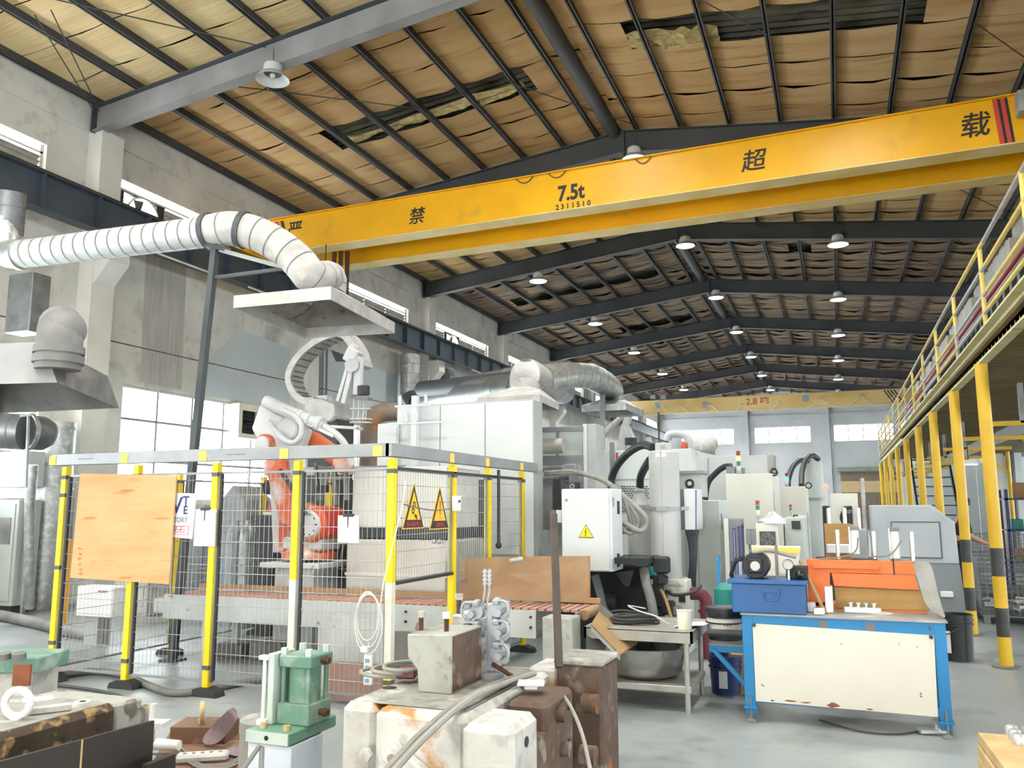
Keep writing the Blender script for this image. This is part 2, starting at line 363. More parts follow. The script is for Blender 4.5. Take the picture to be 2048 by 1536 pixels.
# roller shutter in the back wall
mat('shutter_tan', 'd8bd8c', 'cbb083', 2, .7); mat('shutter_green', '8f9a8a', '7f8a7b', 2, .6); mat('block_brown', '8f7f6c', '7a6c5c', 6, .8)
dr = thing('door_1', 'tan and brown roller shutter in the end wall beyond the machines', 'door', (2.5, yb - .2, 0), kind='structure')
part('shutter_box', MB().box(.1, 6.2, yb - .55, yb - .05, 3.95, 4.25), 'shutter_green', dr)
for j in range(8): part('shutter_panel', MB().box(.25 + j * .75, .98 + j * .75, yb - .22, yb - .06, 3.3, 3.9), 'block_brown', dr)
part('shutter_panel', MB().box(.25, 6.2, yb - .22, yb - .06, 2.5, 3.28), 'shutter_tan', dr)
for j in range(8): part('shutter_panel', MB().box(.25 + j * .75, .98 + j * .75, yb - .22, yb - .06, 0, 2.48), 'block_brown', dr)
# ---- right side: columns of the hall with corbels, low annex beyond the gallery
wr = MB().box(13.2, 13.4, YA, YB, 0, .9).box(13.2, 13.4, YA, YB, 3.6, 7.2)
for yy in range(-12, 64, 6): wr.box(13.2, 13.4, yy, yy + 1.5, .9, 3.6)
struct('wall_right', wr, 'plaster_low', 'plain plastered wall of the low annex beyond the gallery')
upper = MB().box(REX + .25, REX + .5, YA, YB, 4.6, 9.0)
struct('wall_right_upper', upper, 'plaster', 'plastered upper wall above the gallery', cat='wall')
struct('wall_front', MB().box(WX, -6.5, YA - .3, YA, 0, 10.2).box(-1.5, 13.4, YA - .3, YA, 0, 10.2).box(-6.5, -1.5, YA - .3, YA, 4.2, 10.2), 'plaster', 'plastered entrance wall behind the camera with a wide open doorway')
part_ceil = MB().box(REX + .3, 13.4, YA, YB, 7.1, 7.25)
struct('ceiling_annex', part_ceil, 'purlin_paint', 'flat dark roof of the low annex')
mat('cream_col', 'e9e2cf', 'd8d0bc', 2, .7)
for k in range(0, 9):
    y = TY(k)
    c = MB().box(REX - .12, REX + .4, y - .25, y + .25, 0, 8.35)
    c.prism([(REX - .12, 5.5), (REX - .58, 5.85), (REX - .58, 6.19), (REX - .12, 6.19)], y - .2, y + .2, 'y')
    struct('wall_column', c, 'cream_col', 'cream concrete column with corbel behind the gallery railing, number %d from the front' % (k + 1), cat='column')
# ---- roof: corrugated sheets, insulation panels, purlins, rafters
SH = MB(); n = int((YB - YA) / .2)
for side in (-1, 1):
    xe = WX - .3 if side < 0 else REX + .6
    o = len(SH.v)
    for i in range(n + 1):
        y = YA + i * .2
        for dy, dz in ((0, 0), (.06, .05), (.12, .05), (.18, 0)):
            SH.v += [Vector((RX, y + dy, 9.87 + .34 + dz)), Vector((xe, y + dy, 9.87 - SL * abs(xe - RX) + .34 + dz))]
    for i in range((n + 1) * 4 - 1): SH.f.append((o + 2 * i, o + 2 * i + 2, o + 2 * i + 3, o + 2 * i + 1))
roof = struct('ceiling', SH, 'roof_sheet', 'ribbed metal roof sheeting lined with sagging tan insulation panels')
purl_l = [-4.62, -5.42, -6.4, -7.4, -8.38, -9.36, -10.34, -11.32, -12.3]
purl_r = [-3.72, -2.75, -1.72, -.69, .34, 1.37, 2.4, 3.43, 4.4]
def zp(x): return ztop(x) + .16
# sheets of insulation, 0.94 m wide, missing where the photo shows bare sheeting
PW = .943
gaps = {(-1, 20): (-9.8, -5.2), (1, 19): (-3.2, 1.7), (-1, 35): (-11.0, -5.3), (-1, 43): (-8.6, -5.5), (1, 33): (-1.2, -.4)}
y = YA; i = -10
while y < YB - .5:
    for side, pl in ((-1, purl_l), (1, purl_r)):
        xe = WX + .02 if side < 0 else REX + .25
        deep = y > 24.5
        xs = sorted(set([round(RX, 3), round(xe, 3)] + pl))
        xx = []
        for a, b in zip(xs[:-1], xs[1:]): xx += [a, a + (b - a) * .33, a + (b - a) * .67]
        xx.append(xs[-1])
        nx = len(xx); m = MB(); g = gaps.get((side, i))
        amp = .055 if deep else .022
        w0 = [random.uniform(-1, 1) for _ in xx]; w1 = [random.uniform(-1, 1) for _ in xx]
        drop0 = random.uniform(.0, .03) if not deep else random.uniform(0, .07); drop1 = random.uniform(0, .02)
        rows = []
        for jj, ty in enumerate((0, .12, .5, .88, 1)):
            for ii, x in enumerate(xx):
                sup = any(abs(x - p) < .02 for p in pl)
                z = zp(x) + (.0 if sup else -.02)
                e = w0[ii] if ty < .3 else w1[ii] if ty > .7 else 0
                if not sup: z -= (drop0 if ty < .3 else drop1 if ty > .7 else .01) + amp * max(0, e) * (1 if ty in (0, 1) else .4)
                yy = y + (.22 if side > 0 else 0) + .012 + (PW - .024) * ty + (amp * .35 * e if ty in (0, 1) else 0)
                m.v.append(Vector((x, yy, z)))
        for jj in range(4):
            for ii in range(nx - 1):
                if g and g[0] < (xx[ii] + xx[ii + 1]) / 2 < g[1]: continue
                m.f.append((jj * nx + ii, jj * nx + ii + 1, (jj + 1) * nx + ii + 1, (jj + 1) * nx + ii))
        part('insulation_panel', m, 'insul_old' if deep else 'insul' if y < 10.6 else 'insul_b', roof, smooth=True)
    y += PW; i += 1
# torn insulation hanging beside the gap
def torn(x0, x1, y0, y1, dz):
    m = MB(); nx, ny = 12, 4
    for a in range(ny + 1):
        for b in range(nx + 1):
            x = x0 + (x1 - x0) * b / nx; yy = y0 + (y1 - y0) * a / ny + random.uniform(-.03, .03)
            m.v.append(Vector((x, yy, zp(x) + dz + random.uniform(-.09, .03))))
    for a in range(ny):
        for b in range(nx): q = a * (nx + 1) + b; m.f.append((q, q + 1, q + nx + 2, q + nx + 1))
    return m
part('torn_wool', torn(-3.2, -1.5, 13.55, 14.2, .03), 'wool', roof, 'torn yellow insulation wool hanging from the roof')
part('torn_wool', torn(-9.4, -5.4, 14.45, 14.75, .06), 'wool', roof)
for pl in (purl_l, purl_r):
    for x in pl:
        z = ztop(x) + .01
        p = MB().box(x - .012, x + .012, YA, YB, z, z + .16).box(x - .045, x + .045, YA, YB, z, z + .014).box(x - .035, x + .012, YA, YB, z + .148, z + .16)
        part('purlin', p, 'purlin_paint', roof)
# ridge box
part('ridge_trunk', MB().tube([(RX - .22, YA, 9.9), (RX - .22, YB, 9.9)], .15, 12), 'purlin_paint', roof, smooth=True)
# sag rods between purlins
for k in range(0, 8):
    ya = TY(k)
    for (xa, xb, da, db) in ((-10.34, -7.4, .2, 3.2), (-5.42, -3.72, 3.4, 6.2), (-2.75, -.69, .3, 3.0), (2.4, 4.4, 3.2, 6.0)):
        part('brace_rod', MB().tube([(xa, ya + da, ztop(xa)), (xb, ya + db, ztop(xb))], .011, 5), 'steel_dark', roof)
names = ['rafter nearest the camera, carrying the unlit lamp', 'rafter right behind the big yellow crane', 'rafter just past the crane', 'fourth rafter from the camera', 'fifth rafter from the camera', 'sixth rafter from the camera', 'seventh rafter from the camera', 'eighth rafter near the back wall']
for k in range(-3, 8):
    y = TY(k); t = thing('roof_beam', 'grey steel portal ' + (names[k] if k >= 0 else 'rafter %s behind the camera' % ['', 'just', 'farther', 'farthest'][-k]), 'beam', (RX, y, 8.4), kind='structure')
    H = .48
    for side, xe in ((-1, CX - .2), (1, REX)):
        a = [(RX, ztop(RX) - H), (xe, ztop(xe) - H), (xe, ztop(xe)), (RX, ztop(RX))]
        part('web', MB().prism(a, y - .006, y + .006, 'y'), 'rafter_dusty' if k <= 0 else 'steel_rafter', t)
        for dz in (0, H):
            c = [(RX, ztop(RX) - dz - .007), (xe, ztop(xe) - dz - .007), (xe, ztop(xe) - dz + .007), (RX, ztop(RX) - dz + .007)]
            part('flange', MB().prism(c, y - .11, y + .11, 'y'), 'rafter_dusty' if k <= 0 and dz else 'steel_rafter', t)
    part('apex_plate', MB().box(RX - .02, RX + .02, y - .1, y + .1, ztop(RX) - .6, ztop(RX)), 'steel_rafter', t)
    part('end_plate', MB().box(CX - .2, CX - .17, y - .12, y + .12, ztop(CX) - .52, ztop(CX) + .02), 'steel_rafter', t)
for (pa, pb) in (((-12.3, 10.65, 8.75), (-10.9, 8.25, 8.95)), ((-12.25, 10.7, 8.8), (-10.7, 8.35, 9.05)), ((-8.5, 10.6, 9.2), (-10.9, 7.4, 8.95))):
    part('brace_rod', MB().tube([pa, pb], .011, 5), 'steel_dark', roof)
# ---- crane runway on the left
rw = thing('crane_runway', 'dark blue grey steel runway girder with stiffeners along the left wall', 'girder', (-11.65, 28, 6.25), kind='structure')
x = -11.65; zt = 6.92; hh = .62
part('web', MB().box(x - .006, x + .006, YA, YB - 1, zt - hh, zt), 'runway_blue', rw)
part('top_flange', MB().box(x - .13, x + .13, YA, YB - 1, zt - .02, zt), 'runway_blue', rw)
part('bottom_flange', MB().box(x - .13, x + .13, YA, YB - 1, zt - hh, zt - hh + .02), 'runway_blue', rw)
part('crane_rail', MB().box(x - .03, x + .03, YA, YB - 1, zt, zt + .07), 'rust_pipe', rw)
yy = YA + .5
while yy < 50:
    part('stiffener', MB().box(x, x + .12, yy - .005, yy + .005, zt - hh, zt), 'runway_blue', rw); yy += 1.1
mat('tray_grey', '8f9599', '7b8186', 3, .5); mat('conductor_red', 'b52a34', None, rough=.5)
rw2 = thing('crane_runway', 'steel runway girder along the far side columns above the gallery', 'girder', (4.12, 28, 6.2), kind='structure')
x = 4.12; yr0 = -5
part('web', MB().box(x - .006, x + .006, yr0, YB - 1, 6.2, 6.9), 'tray_grey', rw2)
for z in (6.2, 6.88): part('flange', MB().box(x - .12, x + .12, yr0, YB - 1, z, z + .02), 'tray_grey', rw2)
yy = yr0 + .5
while yy < 45: part('stiffener', MB().box(x - .11, x - .006, yy - .006, yy + .006, 6.22, 6.88), 'runway_blue', rw2); yy += .9
part('conductor_rail', MB().box(x - .2, x - .13, yr0, YB - 1, 6.93, 6.99), 'conductor_red', rw2, 'red conductor rail along the runway')
# thin white tube lights along the runway
for j, yl in enumerate((11.6, 14.2, 17.0, 26.0, 31.5)):
    solo('tube_lamp', MB().tube([(-11.56, yl, 6.28), (-11.56, yl + 1.6, 6.28)], .022, 8), 'frame_white', 'white tube lamp under the crane runway, %s' % ['left of the duct post', 'right of the duct post', 'beside the fume hood', 'past the steel downpipes', 'far along the wall'][j], 'lamp', 'runway tube lamps')

# ================================================================ LAMPS
def make_lamp(lit):
    t = thing('highbay_lamp', 'highbay', 'lamp', (0, 0, 0))
    part('hanger', MB().tube([(0, 0, .3), (0, 0, .55)], .008, 6), 'steel_dark', t)
    part('housing', MB().lathe([(.02, .32), (.09, .31), (.15, .26), (.16, .13), (.15, .11)], n=20), 'lamp_metal', t, smooth=True)
    part('shade', MB().lathe([(.15, .12), (.2, .1), (.27, .01), (.275, 0), (.26, .008), (.19, .085), (.14, .1)], n=28), 'lamp_metal', t, smooth=True)
    if lit: part('diffuser', MB().lathe([(.002, -.035), (.12, -.03), (.22, -.012), (.262, .006), (.25, .03), (.002, .03)], n=24), 'lamp_lit', t)
    else: part('bulb', MB().lathe([(.03, .11), (.05, .09), (.035, .05), (.002, .04)], n=12), 'frame_white', t)
    return t
lamps = []
def lamp_light(x, y, z):
    l = bpy.data.lights.new('lamp_light', 'AREA'); l.shape = 'DISK'; l.size = .5; l.energy = LAMP_W; l.color = (.96, 1, .99); l.spread = math.radians(150)
    o = bpy.data.objects.new('lamp_light', l); COL.objects.link(o); o.location = (x, y, z - .01)
proto = None
ordn = ['nearest', 'second', 'third', 'fourth', 'fifth', 'sixth', 'seventh', 'eighth', 'ninth', 'tenth']
for row, X, z, ks in (('along the ridge', -3.76, 9.12, [1, 2, 3, 4, 5, 6, 7, 0, -1, -2]), ('in the row nearer the gallery', .38, 8.66, [2, 3, 4, 5, 6, 7, 0, -1, -2]), ('in the row nearer the left wall', -8.33, 8.52, [2, 3, 4, 5, 6, 7, -1, -2])):  # lamps above and behind the camera are unseen, added to brighten the near floor
    for q, k in enumerate(ks):
        lab = 'lit white highbay lamp %s, %s' % (row, ordn[q] + ' in view' if k > 0 else ['straight above', 'just behind', 'well behind'][-k] + ' the camera')
        loc = (X, TY(k) - .16, z)
        if proto is None: proto = make_lamp(True); proto.location = loc; o = proto; o['label'] = lab
        else: o = clone(proto, loc, lab)
        o['group'] = 'highbay lamps under the roof'; lamp_light(*loc)
off = make_lamp(False); off.location = at(545, 160, Y=10.6); off['label'] = 'unlit white bell shaped highbay lamp hanging from the nearest rafter'
# ================================================================ CRANES
cr = thing('overhead_crane', 'big yellow double girder overhead crane spanning the hall, marked 7.5t', 'crane', (-3.8, 14.6, 6.95))
cA = Matrix.Translation((-3.8, 14.0, 0)) @ Matrix.Rotation(-.034, 4, 'Z')
zb, zt_ = 6.97, 7.72
def girder(y0):
    w = .32
    f = MB().prism([(-7.9, zt_ - .35), (-7.3, zb), (7.95, zb), (7.95, zt_), (-7.9, zt_)], y0, y0 + w, 'y')
    b = MB().box(-7.3, 7.95, y0 - .04, y0 + w + .04, zb - .018, zb)
    u = MB().box(-7.9, 7.95, y0 - .05, y0 + w + .05, zt_, zt_ + .02)
    return f.xf(cA), b.xf(cA), u.xf(cA)
for y0 in (0, 1.35):
    f, b, u = girder(y0)
    part('girder', f, 'yellow', cr, bevel=.004); part('bottom_flange', b, 'yellow_flange', cr); part('top_flange', u, 'yellow', cr)
for xx in (-7.85, 7.92):
    part('end_truck', MB().box(xx - .16, xx + .16, -.7, 2.5, 7.0, 7.32).xf(cA), 'yellow', cr, bevel=.01)
    for yy in (-.45, 2.2): part('wheel', MB().cyl((xx - .06, yy, 7.0), (xx + .06, yy, 7.0), .09, n=16).xf(cA), 'steel_dark', cr, smooth=True)
rX = cA.to_3x3() @ Vector((1, 0, 0))
def on_crane(px, py):
    p = at(px, py, Y=14.0)
    for _ in range(4):
        l = cA.inverted() @ p; p = at(px, py, Y=p.y - l.y)
    return p
for ch, px, py, s in (('严', 588, 462, .4), ('禁', 833, 434, .36), ('超', 1506, 324, .4), ('载', 1948, 254, .42)):
    lettering(ch, s, on_crane(px, py), rX, (0, 0, 1), .006, 'ink', cr, bold=.005, shear=.15)
lettering('7.5t', .4, on_crane(1142, 386), rX, (0, 0, 1), .006, 'ink', cr, bold=.014, sx=.82)
lettering('2311510', .14, on_crane(1146, 411), rX, (0, 0, 1), .006, 'ink', cr, bold=.004, spacing=1.45)
for k, (a, b, m_) in enumerate(((1984, 1994, 'red_stripe'), (1994, 2000, 'ink'), (2000, 2009, 'red_stripe'), (2009, 2015, 'ink'))):
    q = [on_crane(a, 205), on_crane(b, 205), on_crane(b + 16, 290), on_crane(a + 16, 290)]
    zt2, zb2 = zt_ - .01, zb + .02
    q[0].z = q[1].z = zt2; q[2].z = q[3].z = zb2
    n_ = cA.to_3x3() @ Vector((0, -.006, 0)); part('stripe', MB().add([p + n_ for p in q], [(0, 1, 2, 3)]), m_, cr)
for k, (a, b, m_) in enumerate(((548, 556, 'red_stripe'), (560, 566, 'ink'))):
    q = [on_crane(a, 470), on_crane(b, 470), on_crane(b + 14, 512), on_crane(a + 14, 512)]; q[0].z = q[1].z = zt_ - .05; q[2].z = q[3].z = zb + .02
    part('stripe', MB().add([p + n_ for p in q], [(0, 1, 2, 3)]), m_, cr)
for px, w in ((1050, 38), (1115, 38), (1288, 34)):
    a = on_crane(px - w / 2, 352); b = on_crane(px + w / 2, 345); a.z = b.z = zt_ + .02
    part('cable_loop', MB().tube([p + n_ * 4 for p in arc(a, b, .13, 8)], .009, 5), 'cable_dark', cr)
rp = MB()
for k, (px, r) in enumerate(((668, .05), (676, .045), (684, .05))):
    p = at(px, 530, Y=14.6); rp.tube([(p.x, p.y + .1 * k, 7.0), (p.x, p.y + .1 * k, at(px, 588, Y=14.6).z)], r, 10)
part('hoist_chain_cover', rp, 'rust_pipe', cr, 'rusty brown pipes hanging below the girder', smooth=True)
gb = at(2045, 215, Y=13.7)
part('guard_box', MB().obox(gb + Vector((.1, -.15, 0)), (.4, .25, .32)), 'frame_grey', cr)
# second crane, deep in the hall
c2 = thing('overhead_crane', 'smaller faded yellow crane girder with hanging cable near the back wall', 'crane', (-3.6, 48.2, 6.92))
ya = 48.0
part('girder', MB().box(-11.6, 4.1, ya, ya + .4, 6.98, 7.66), 'yellow_pale', c2); part('bottom_flange', MB().box(-11.6, 3.9, ya - .05, ya + .45, 6.9, 6.98), 'shutter_tan', c2)
part('top_flange', MB().box(-11.6, 3.9, ya - .05, ya + .45, 7.66, 7.7), 'shutter_tan', c2)
for xx in (-11.62, 4.12): part('end_truck', MB().box(xx - .15, xx + .15, ya - 1, ya + 1.4, 6.96, 7.26), 'yellow_pale', c2)
mat('print_blue', '7f9fc0', None); mat('print_red', 'c25a48', None)
lettering('2.8 吨', .5, at(1515, 803, Y=ya), (1, 0, 0), (0, 0, 1), .01, 'print_red', c2, bold=.01)
for ch, px, py in (('安', 1316, 812), ('全', 1410, 810), ('第', 1611, 798)): lettering(ch, .42, at(px, py, Y=ya), (1, 0, 0), (0, 0, 1), .01, 'print_blue', c2, bold=.01)
for k in range(4): part('stripe', MB().add([(2.55 + k * .16, ya - .008, 7.65), (2.62 + k * .16, ya - .008, 7.65), (3.02 + k * .16, ya - .008, 6.99), (2.95 + k * .16, ya - .008, 6.99)], [(0, 1, 2, 3)]), 'ink', c2)
fx = [(1316, 800), (1361, 811), (1420, 808), (1484, 808), (1560, 803), (1640, 797), (1721, 791), (1790, 790)]
fp = [at(a, b, Y=ya - .12) for a, b in fx]
for a, b in zip(fp[:-1], fp[1:]):
    part('festoon_cable', MB().tube(arc(a, b, .55, 10), .018, 5), 'cable_white', c2)
    part('cable_trolley', MB().obox(b, (.12, .1, .08)), 'frame_grey', c2)
for px in (1306, 1326): part('trolley_motor', MB().cyl(at(px - 5, 793, Y=ya + .1), at(px + 5, 793, Y=ya + .1), .16, n=12), 'frame_grey', c2)
pp = at(1318, 850, Y=ya); part('pendant_pole', MB().tube([(pp.x, ya - .1, 6.98), (pp.x, ya - .1, at(1318, 905, Y=ya).z)], .05, 8), 'steel_dark', c2)

# ================================================================ EXTRACTION DUCTS AND HOODS
def spiral_duct(parent, pts, r, m='galv', name='duct_pipe', seam=.16, sm='dust_dark'):
    part(name, MB().tube(pts, r, 20), m, parent, smooth=True)
    # lock seams as thin raised rings along the run
    rings = MB(); P = [Vector(p) for p in pts]; acc = 0
    for a, b in zip(P[:-1], P[1:]):
        L_ = (b - a).length; d = (b - a).normalized(); s = seam - acc
        while s < L_:
            rings.tube([a + d * (s - .006), a + d * (s + .006)], r + .006, 20, caps=False); s += seam
        acc = (acc + L_) % seam
    part('lock_seams', rings, sm, parent, smooth=True)
def band(parent, p, d, r, w=.03, m='steel_dark'):
    p = Vector(p); d = Vector(d).normalized(); part('duct_collar', MB().lathe([(r, -w), (r + .02, -w), (r + .02, w), (r, w)], p, 22, d), m, parent, smooth=True)
def hood(parent, c4, z, rim, apex, za, r, m='dust_duct', inm='hood_in', k=.5):
    """open four-sided hood: rim band plus four sloping sheets up to a round collar"""
    c4 = [Vector((p[0], p[1], z)) for p in c4]; up = Vector((0, 0, rim))
    for i in range(4):
        a, b = c4[i], c4[(i + 1) % 4]; cc = sum(c4, Vector()) / 4; n = ((a + b) / 2 - cc); n.z = 0; n = n.normalized() * .012
        part('hood_rim', MB().add([a, b, b + up, a + up, a - n, b - n, b + up - n, a + up - n], [(0, 1, 2, 3), (7, 6, 5, 4), (0, 4, 5, 1), (3, 2, 6, 7)]), m, parent)
    A = Vector((apex[0], apex[1], za)); top = []
    for p in c4:
        d = p - A; d.z = 0; top.append(A + d.normalized() * r * 1.05)
    for i in range(4):
        a, b = c4[i] + up, c4[(i + 1) % 4] + up; j = (i + 1) % 4
        part('hood_sheet', MB().add([a, b, top[j], top[i]], [(0, 1, 2, 3)]), m, parent)
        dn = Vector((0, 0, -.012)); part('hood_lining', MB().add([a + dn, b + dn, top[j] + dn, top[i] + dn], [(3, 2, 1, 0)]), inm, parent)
h1 = thing('fume_hood', 'large dusty square fume hood on a curved spiral duct above the robot cell', 'fume hood', (-5.15, 7.5, 3.6))
hood(h1, [(-5.62, 6.68), (-4.5, 6.74), (-4.72, 8.4), (-5.86, 8.25)], 3.6, .13, (-5.2, 7.75), 4.0, .17)
D1 = [at(40, 509, D=10.1), at(250, 483, D=9.55), at(420, 463, D=9.1)]
el = smooth_path([D1[-1], at(462, 457, D=9.02), at(510, 466, D=8.98), at(556, 490, D=8.94), at(596, 522, D=8.9), at(626, 556, D=8.88), Vector((-5.2, 7.75, 4.15)), Vector((-5.2, 7.75, 3.97))], 4)
spiral_duct(h1, D1, .17, 'galv_dusty', seam=.17)
spiral_duct(h1, el, .185, 'dust_duct', 'duct_elbow', .2, 'dust_dark')
for q, nx_ in ((0, 1), (6, 7)): band(h1, el[q], el[nx_] - el[q], .185)
band(h1, D1[0], D1[1] - D1[0], .17, m='galv')
e0 = smooth_path([D1[0], at(14, 505, D=10.2), at(10, 480, D=10.25), at(14, 440, D=10.3)], 4)
part('duct_elbow', MB().tube(e0, .175, 18), 'galv', h1, smooth=True)
spiral_duct(h1, [at(16, 470, D=10.3), at(22, 385, D=10.3)], .17, 'galv_dark', seam=.17)
part('louvre_box', MB().box(-10.9, -10.42, 8.2, 8.5, 4.05, 4.9), 'galv_dark', h1, bevel=.01)
# duct support post
sp = thing('duct_support_post', 'thin dark steel post with brackets holding up the spiral duct', 'post', (-7.1, 7.6, 0))
t0 = at(432, 482, D=9.02); b0 = at(388, 905, D=8.9); d0 = (b0 - t0); b1 = t0 + d0 * (t0.z / (t0.z - b0.z))
part('pole', MB().bar(t0, b1, .07), 'steel_dark', sp)
q0 = at(412, 490, D=9.0); q1 = at(462, 502, D=9.0); part('bracket', MB().bar(q0, q1, .06, .05), 'steel_dark', sp)
part('bracket', MB().bar(at(416, 448, D=9.25), at(412, 492, D=9.0), .04), 'steel_dark', sp)
part('brace', MB().bar(at(424, 556, D=9.0), at(592, 534, D=8.85), .035), 'steel_dark', sp); part('brace', MB().bar(at(440, 500, D=9.0), at(606, 545, D=8.8), .04), 'frame_grey', sp)
part('foot_plate', MB().obox(b1 + Vector((0, 0, .01)), (.2, .2, .02)), 'steel_dark', sp)
# second hood, cut by the left edge of the picture
h2 = thing('fume_hood', 'dull grey fume hood with round elbow at the left picture edge', 'fume hood', (-6.6, 5.4, 2.6))
Zh = 2.6; Bq = [(-5.83, 4.88), (-6.78, 6.42), (-8.3, 6.3), (-7.5, 4.5)]; tq = [at(86, 684, Z=2.98), at(215, 752, Z=2.86), Vector((-7.9, 5.9, 2.98)), at(-90, 690, Z=2.98)]
bq = [Vector((p[0], p[1], Zh)) for p in Bq]
for i in range(4):
    j = (i + 1) % 4; part('hood_sheet', MB().add([bq[i], bq[j], tq[j], tq[i]], [(0, 1, 2, 3)]), 'dust_dark' if i == 0 else 'hood_grey', h2)
    c = sum(bq, Vector()) / 4; s_ = lambda p: p.lerp(Vector((c.x, c.y, p.z)), .012) + Vector((0, 0, .004))
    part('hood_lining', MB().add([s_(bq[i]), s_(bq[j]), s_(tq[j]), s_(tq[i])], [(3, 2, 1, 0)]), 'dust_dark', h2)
part('hood_top', MB().add(tq, [(0, 1, 2, 3)]), 'dust_dark', h2)
ec = at(118, 706, D=6.9); r2 = .175
ed = (ec - Vector((0, 0, HC))).normalized(); ep = smooth_path([ec + Vector((0, 0, -.14)), ec + Vector((0, 0, .1)), ec + Vector((0, 0, .19)) + ed * .06, ec + Vector((0, 0, .24)) + ed * .3], 4)
part('duct_elbow', MB().tube(ep, r2, 20), 'dust_dark', h2, smooth=True); part('duct_dome', MB().sphere(ec + Vector((0, .03, .2)), r2 * 1.0, 18, 10), 'dust_dark', h2, smooth=True)
band(h2, ec + Vector((0, 0, .02)), (0, 0, 1), r2, m='dust_dark'); band(h2, ec + Vector((0, 0, -.06)), (0, 0, 1), r2, m='dust_dark')
hx = ep[-1]; vd_ = (hx - Vector((0, 0, HC))).normalized(); spiral_duct(h2, [hx, hx + vd_ * 1.6], r2 * .95, 'galv_dark')
# tall steel flue by the left wall with side ducts
tf = thing('steel_flue', 'tall round galvanised steel flue standing by the left wall', 'flue', (-12.08, at(90, 1100, X=-12.08).y, 0)); fyv = at(90, 1100, X=-12.08).y
part('flue_pipe', MB().cyl((-12.08, fyv, 0), (-12.08, fyv, 3.0), .33, n=26), 'galv', tf, smooth=True)
for z in (.9, 1.9, 2.9): band(tf, (-12.08, fyv, z), (0, 0, 1), .33, .012, 'galv')
part('side_pipe', MB().tube([at(66, 930, D=12.4), at(60, 1000, D=12.4), at(58, 1216, D=12.6)], .075, 12), 'galv', tf, smooth=True)
bd = thing('branch_duct', 'grey spiral branch duct ending in a cone beside the tall flue', 'duct', (-11, 9, 2.7))
p0, p1, p2 = at(-60, 858, D=11.6), at(52, 864, D=11.6), at(96, 868, D=11.9)
spiral_duct(bd, [p0, p1], .25, 'galv_dark'); part('cone', MB().tube([p1, at(84, 867, D=11.8), at(102, 868, D=11.95), at(118, 870, D=12.05)], [.24, .24, .17, .02], 18), 'galv_dark', bd, smooth=True); band(bd, p1, p2 - p1, .25, m='galv')
part('bracket', MB().bar(at(57, 832, D=11.4), at(52, 975, D=11.4), .03), 'frame_grey', bd); part('bracket', MB().bar(at(40, 832, D=11.4), at(62, 830, D=11.4), .03), 'frame_grey', bd)
mat('cab_grey', 'b9bdb9', 'abb0ac', 2, .55)
wb = thing('wall_cabinet', 'pale sheet metal wall box below the branch duct', 'cabinet', (-12.2, 8.6, 1.9))
X0, X1, Z0, Z1 = rect(-30, 905, 52, 975, 9.3); part('body', MB().box(X0, X1, 9.3, 9.6, Z0, Z1), 'cab_grey', wb, bevel=.01); part('door', MB().box(X0 + .03, X1 - .03, 9.285, 9.3, Z0 + .03, Z1 - .03), 'cab_grey', wb)
part('strut', MB().bar((X1 - .05, 9.45, 0), (X1 - .05, 9.45, Z0), .05), 'frame_grey', wb)
cbn = thing('control_cabinet', 'grey green control cabinet cut by the left picture edge', 'cabinet', (-12.6, 9.0, 0))
q = at(22, 1208, X=-11.75); q.z = 0; X0 = q.x - .62; part('body', MB().box(X0, q.x, q.y, q.y + .4, .12, 1.72), 'cab_grey', cbn, bevel=.01)
dq = part('door', MB().box(X0 + .03, q.x - .06, q.y - .015, q.y, .2, 1.66), 'cab_grey', cbn); part('window', MB().box(q.x - .5, q.x - .12, q.y - .025, q.y - .014, 1.05, 1.45), 'dust_dark', dq)
part('plinth', MB().box(X0 + .05, q.x - .05, q.y + .05, q.y + .35, 0, .12), 'steel_dark', cbn); part('lifting_eye', MB().lathe([(.03, -.006), (.045, -.006), (.045, .006), (.03, .006)], (q.x - .1, q.y + .2, 1.76), 12, (0, 1, 0)), 'steel_dark', cbn)
solo('floor_pipe', MB().tube([at(-40, 1222, Z=.07), at(60, 1243, Z=.07), at(140, 1262, Z=.07), at(200, 1272, Z=.07)], .075, 12), 'dust_dark', 'thick grey pipe lying on the floor left of the fence', 'pipe', smooth=True)
# ================================================================ GALLERY ON THE RIGHT
mat('gal_yellow', 'd9b126', 'c69c1a', 2.5, .5, wear='b9a24c', wscale=5, wlo=.6, whi=.75)
mat('gal_cream', 'e6dfb8', 'd6c98c', 2, .55, wear='a89a55', wscale=4, wlo=.6, whi=.72)
mat('rail_grey', 'b0aea8', '9a98a0', 3, .45, metal=.3); mat('rail_yellow', 'e6cf7c', 'd8bb52', 4, .5)
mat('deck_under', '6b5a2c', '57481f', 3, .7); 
mat('black_paint', '2a2b2c', '3a3a39', 6, .5, wear='8a8578', wscale=9, wlo=.66, whi=.7)
GX = 1.47; GY0, GY1 = -6.0, 32.6
ga = thing('gallery', 'yellow steel gallery platform with cream edge beam along the right side', 'gallery', (4, 18, 2.9))
part('edge_beam', MB().box(GX + .05, GX + .065, GY0, GY1, 3.08, 3.36).box(GX - .03, GX + .06, GY0, GY1, 3.06, 3.08).box(GX - .03, GX + .06, GY0, GY1, 3.35, 3.37), 'gal_cream', ga)
n = 0; y = GY0
while y < GY1 - .1:
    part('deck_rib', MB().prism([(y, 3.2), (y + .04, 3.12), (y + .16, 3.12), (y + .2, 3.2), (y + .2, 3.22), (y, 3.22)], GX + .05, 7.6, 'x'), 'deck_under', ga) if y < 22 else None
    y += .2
part('deck', MB().box(GX, 7.6, GY0, GY1, 3.22, 3.26), 'deck_under', ga)
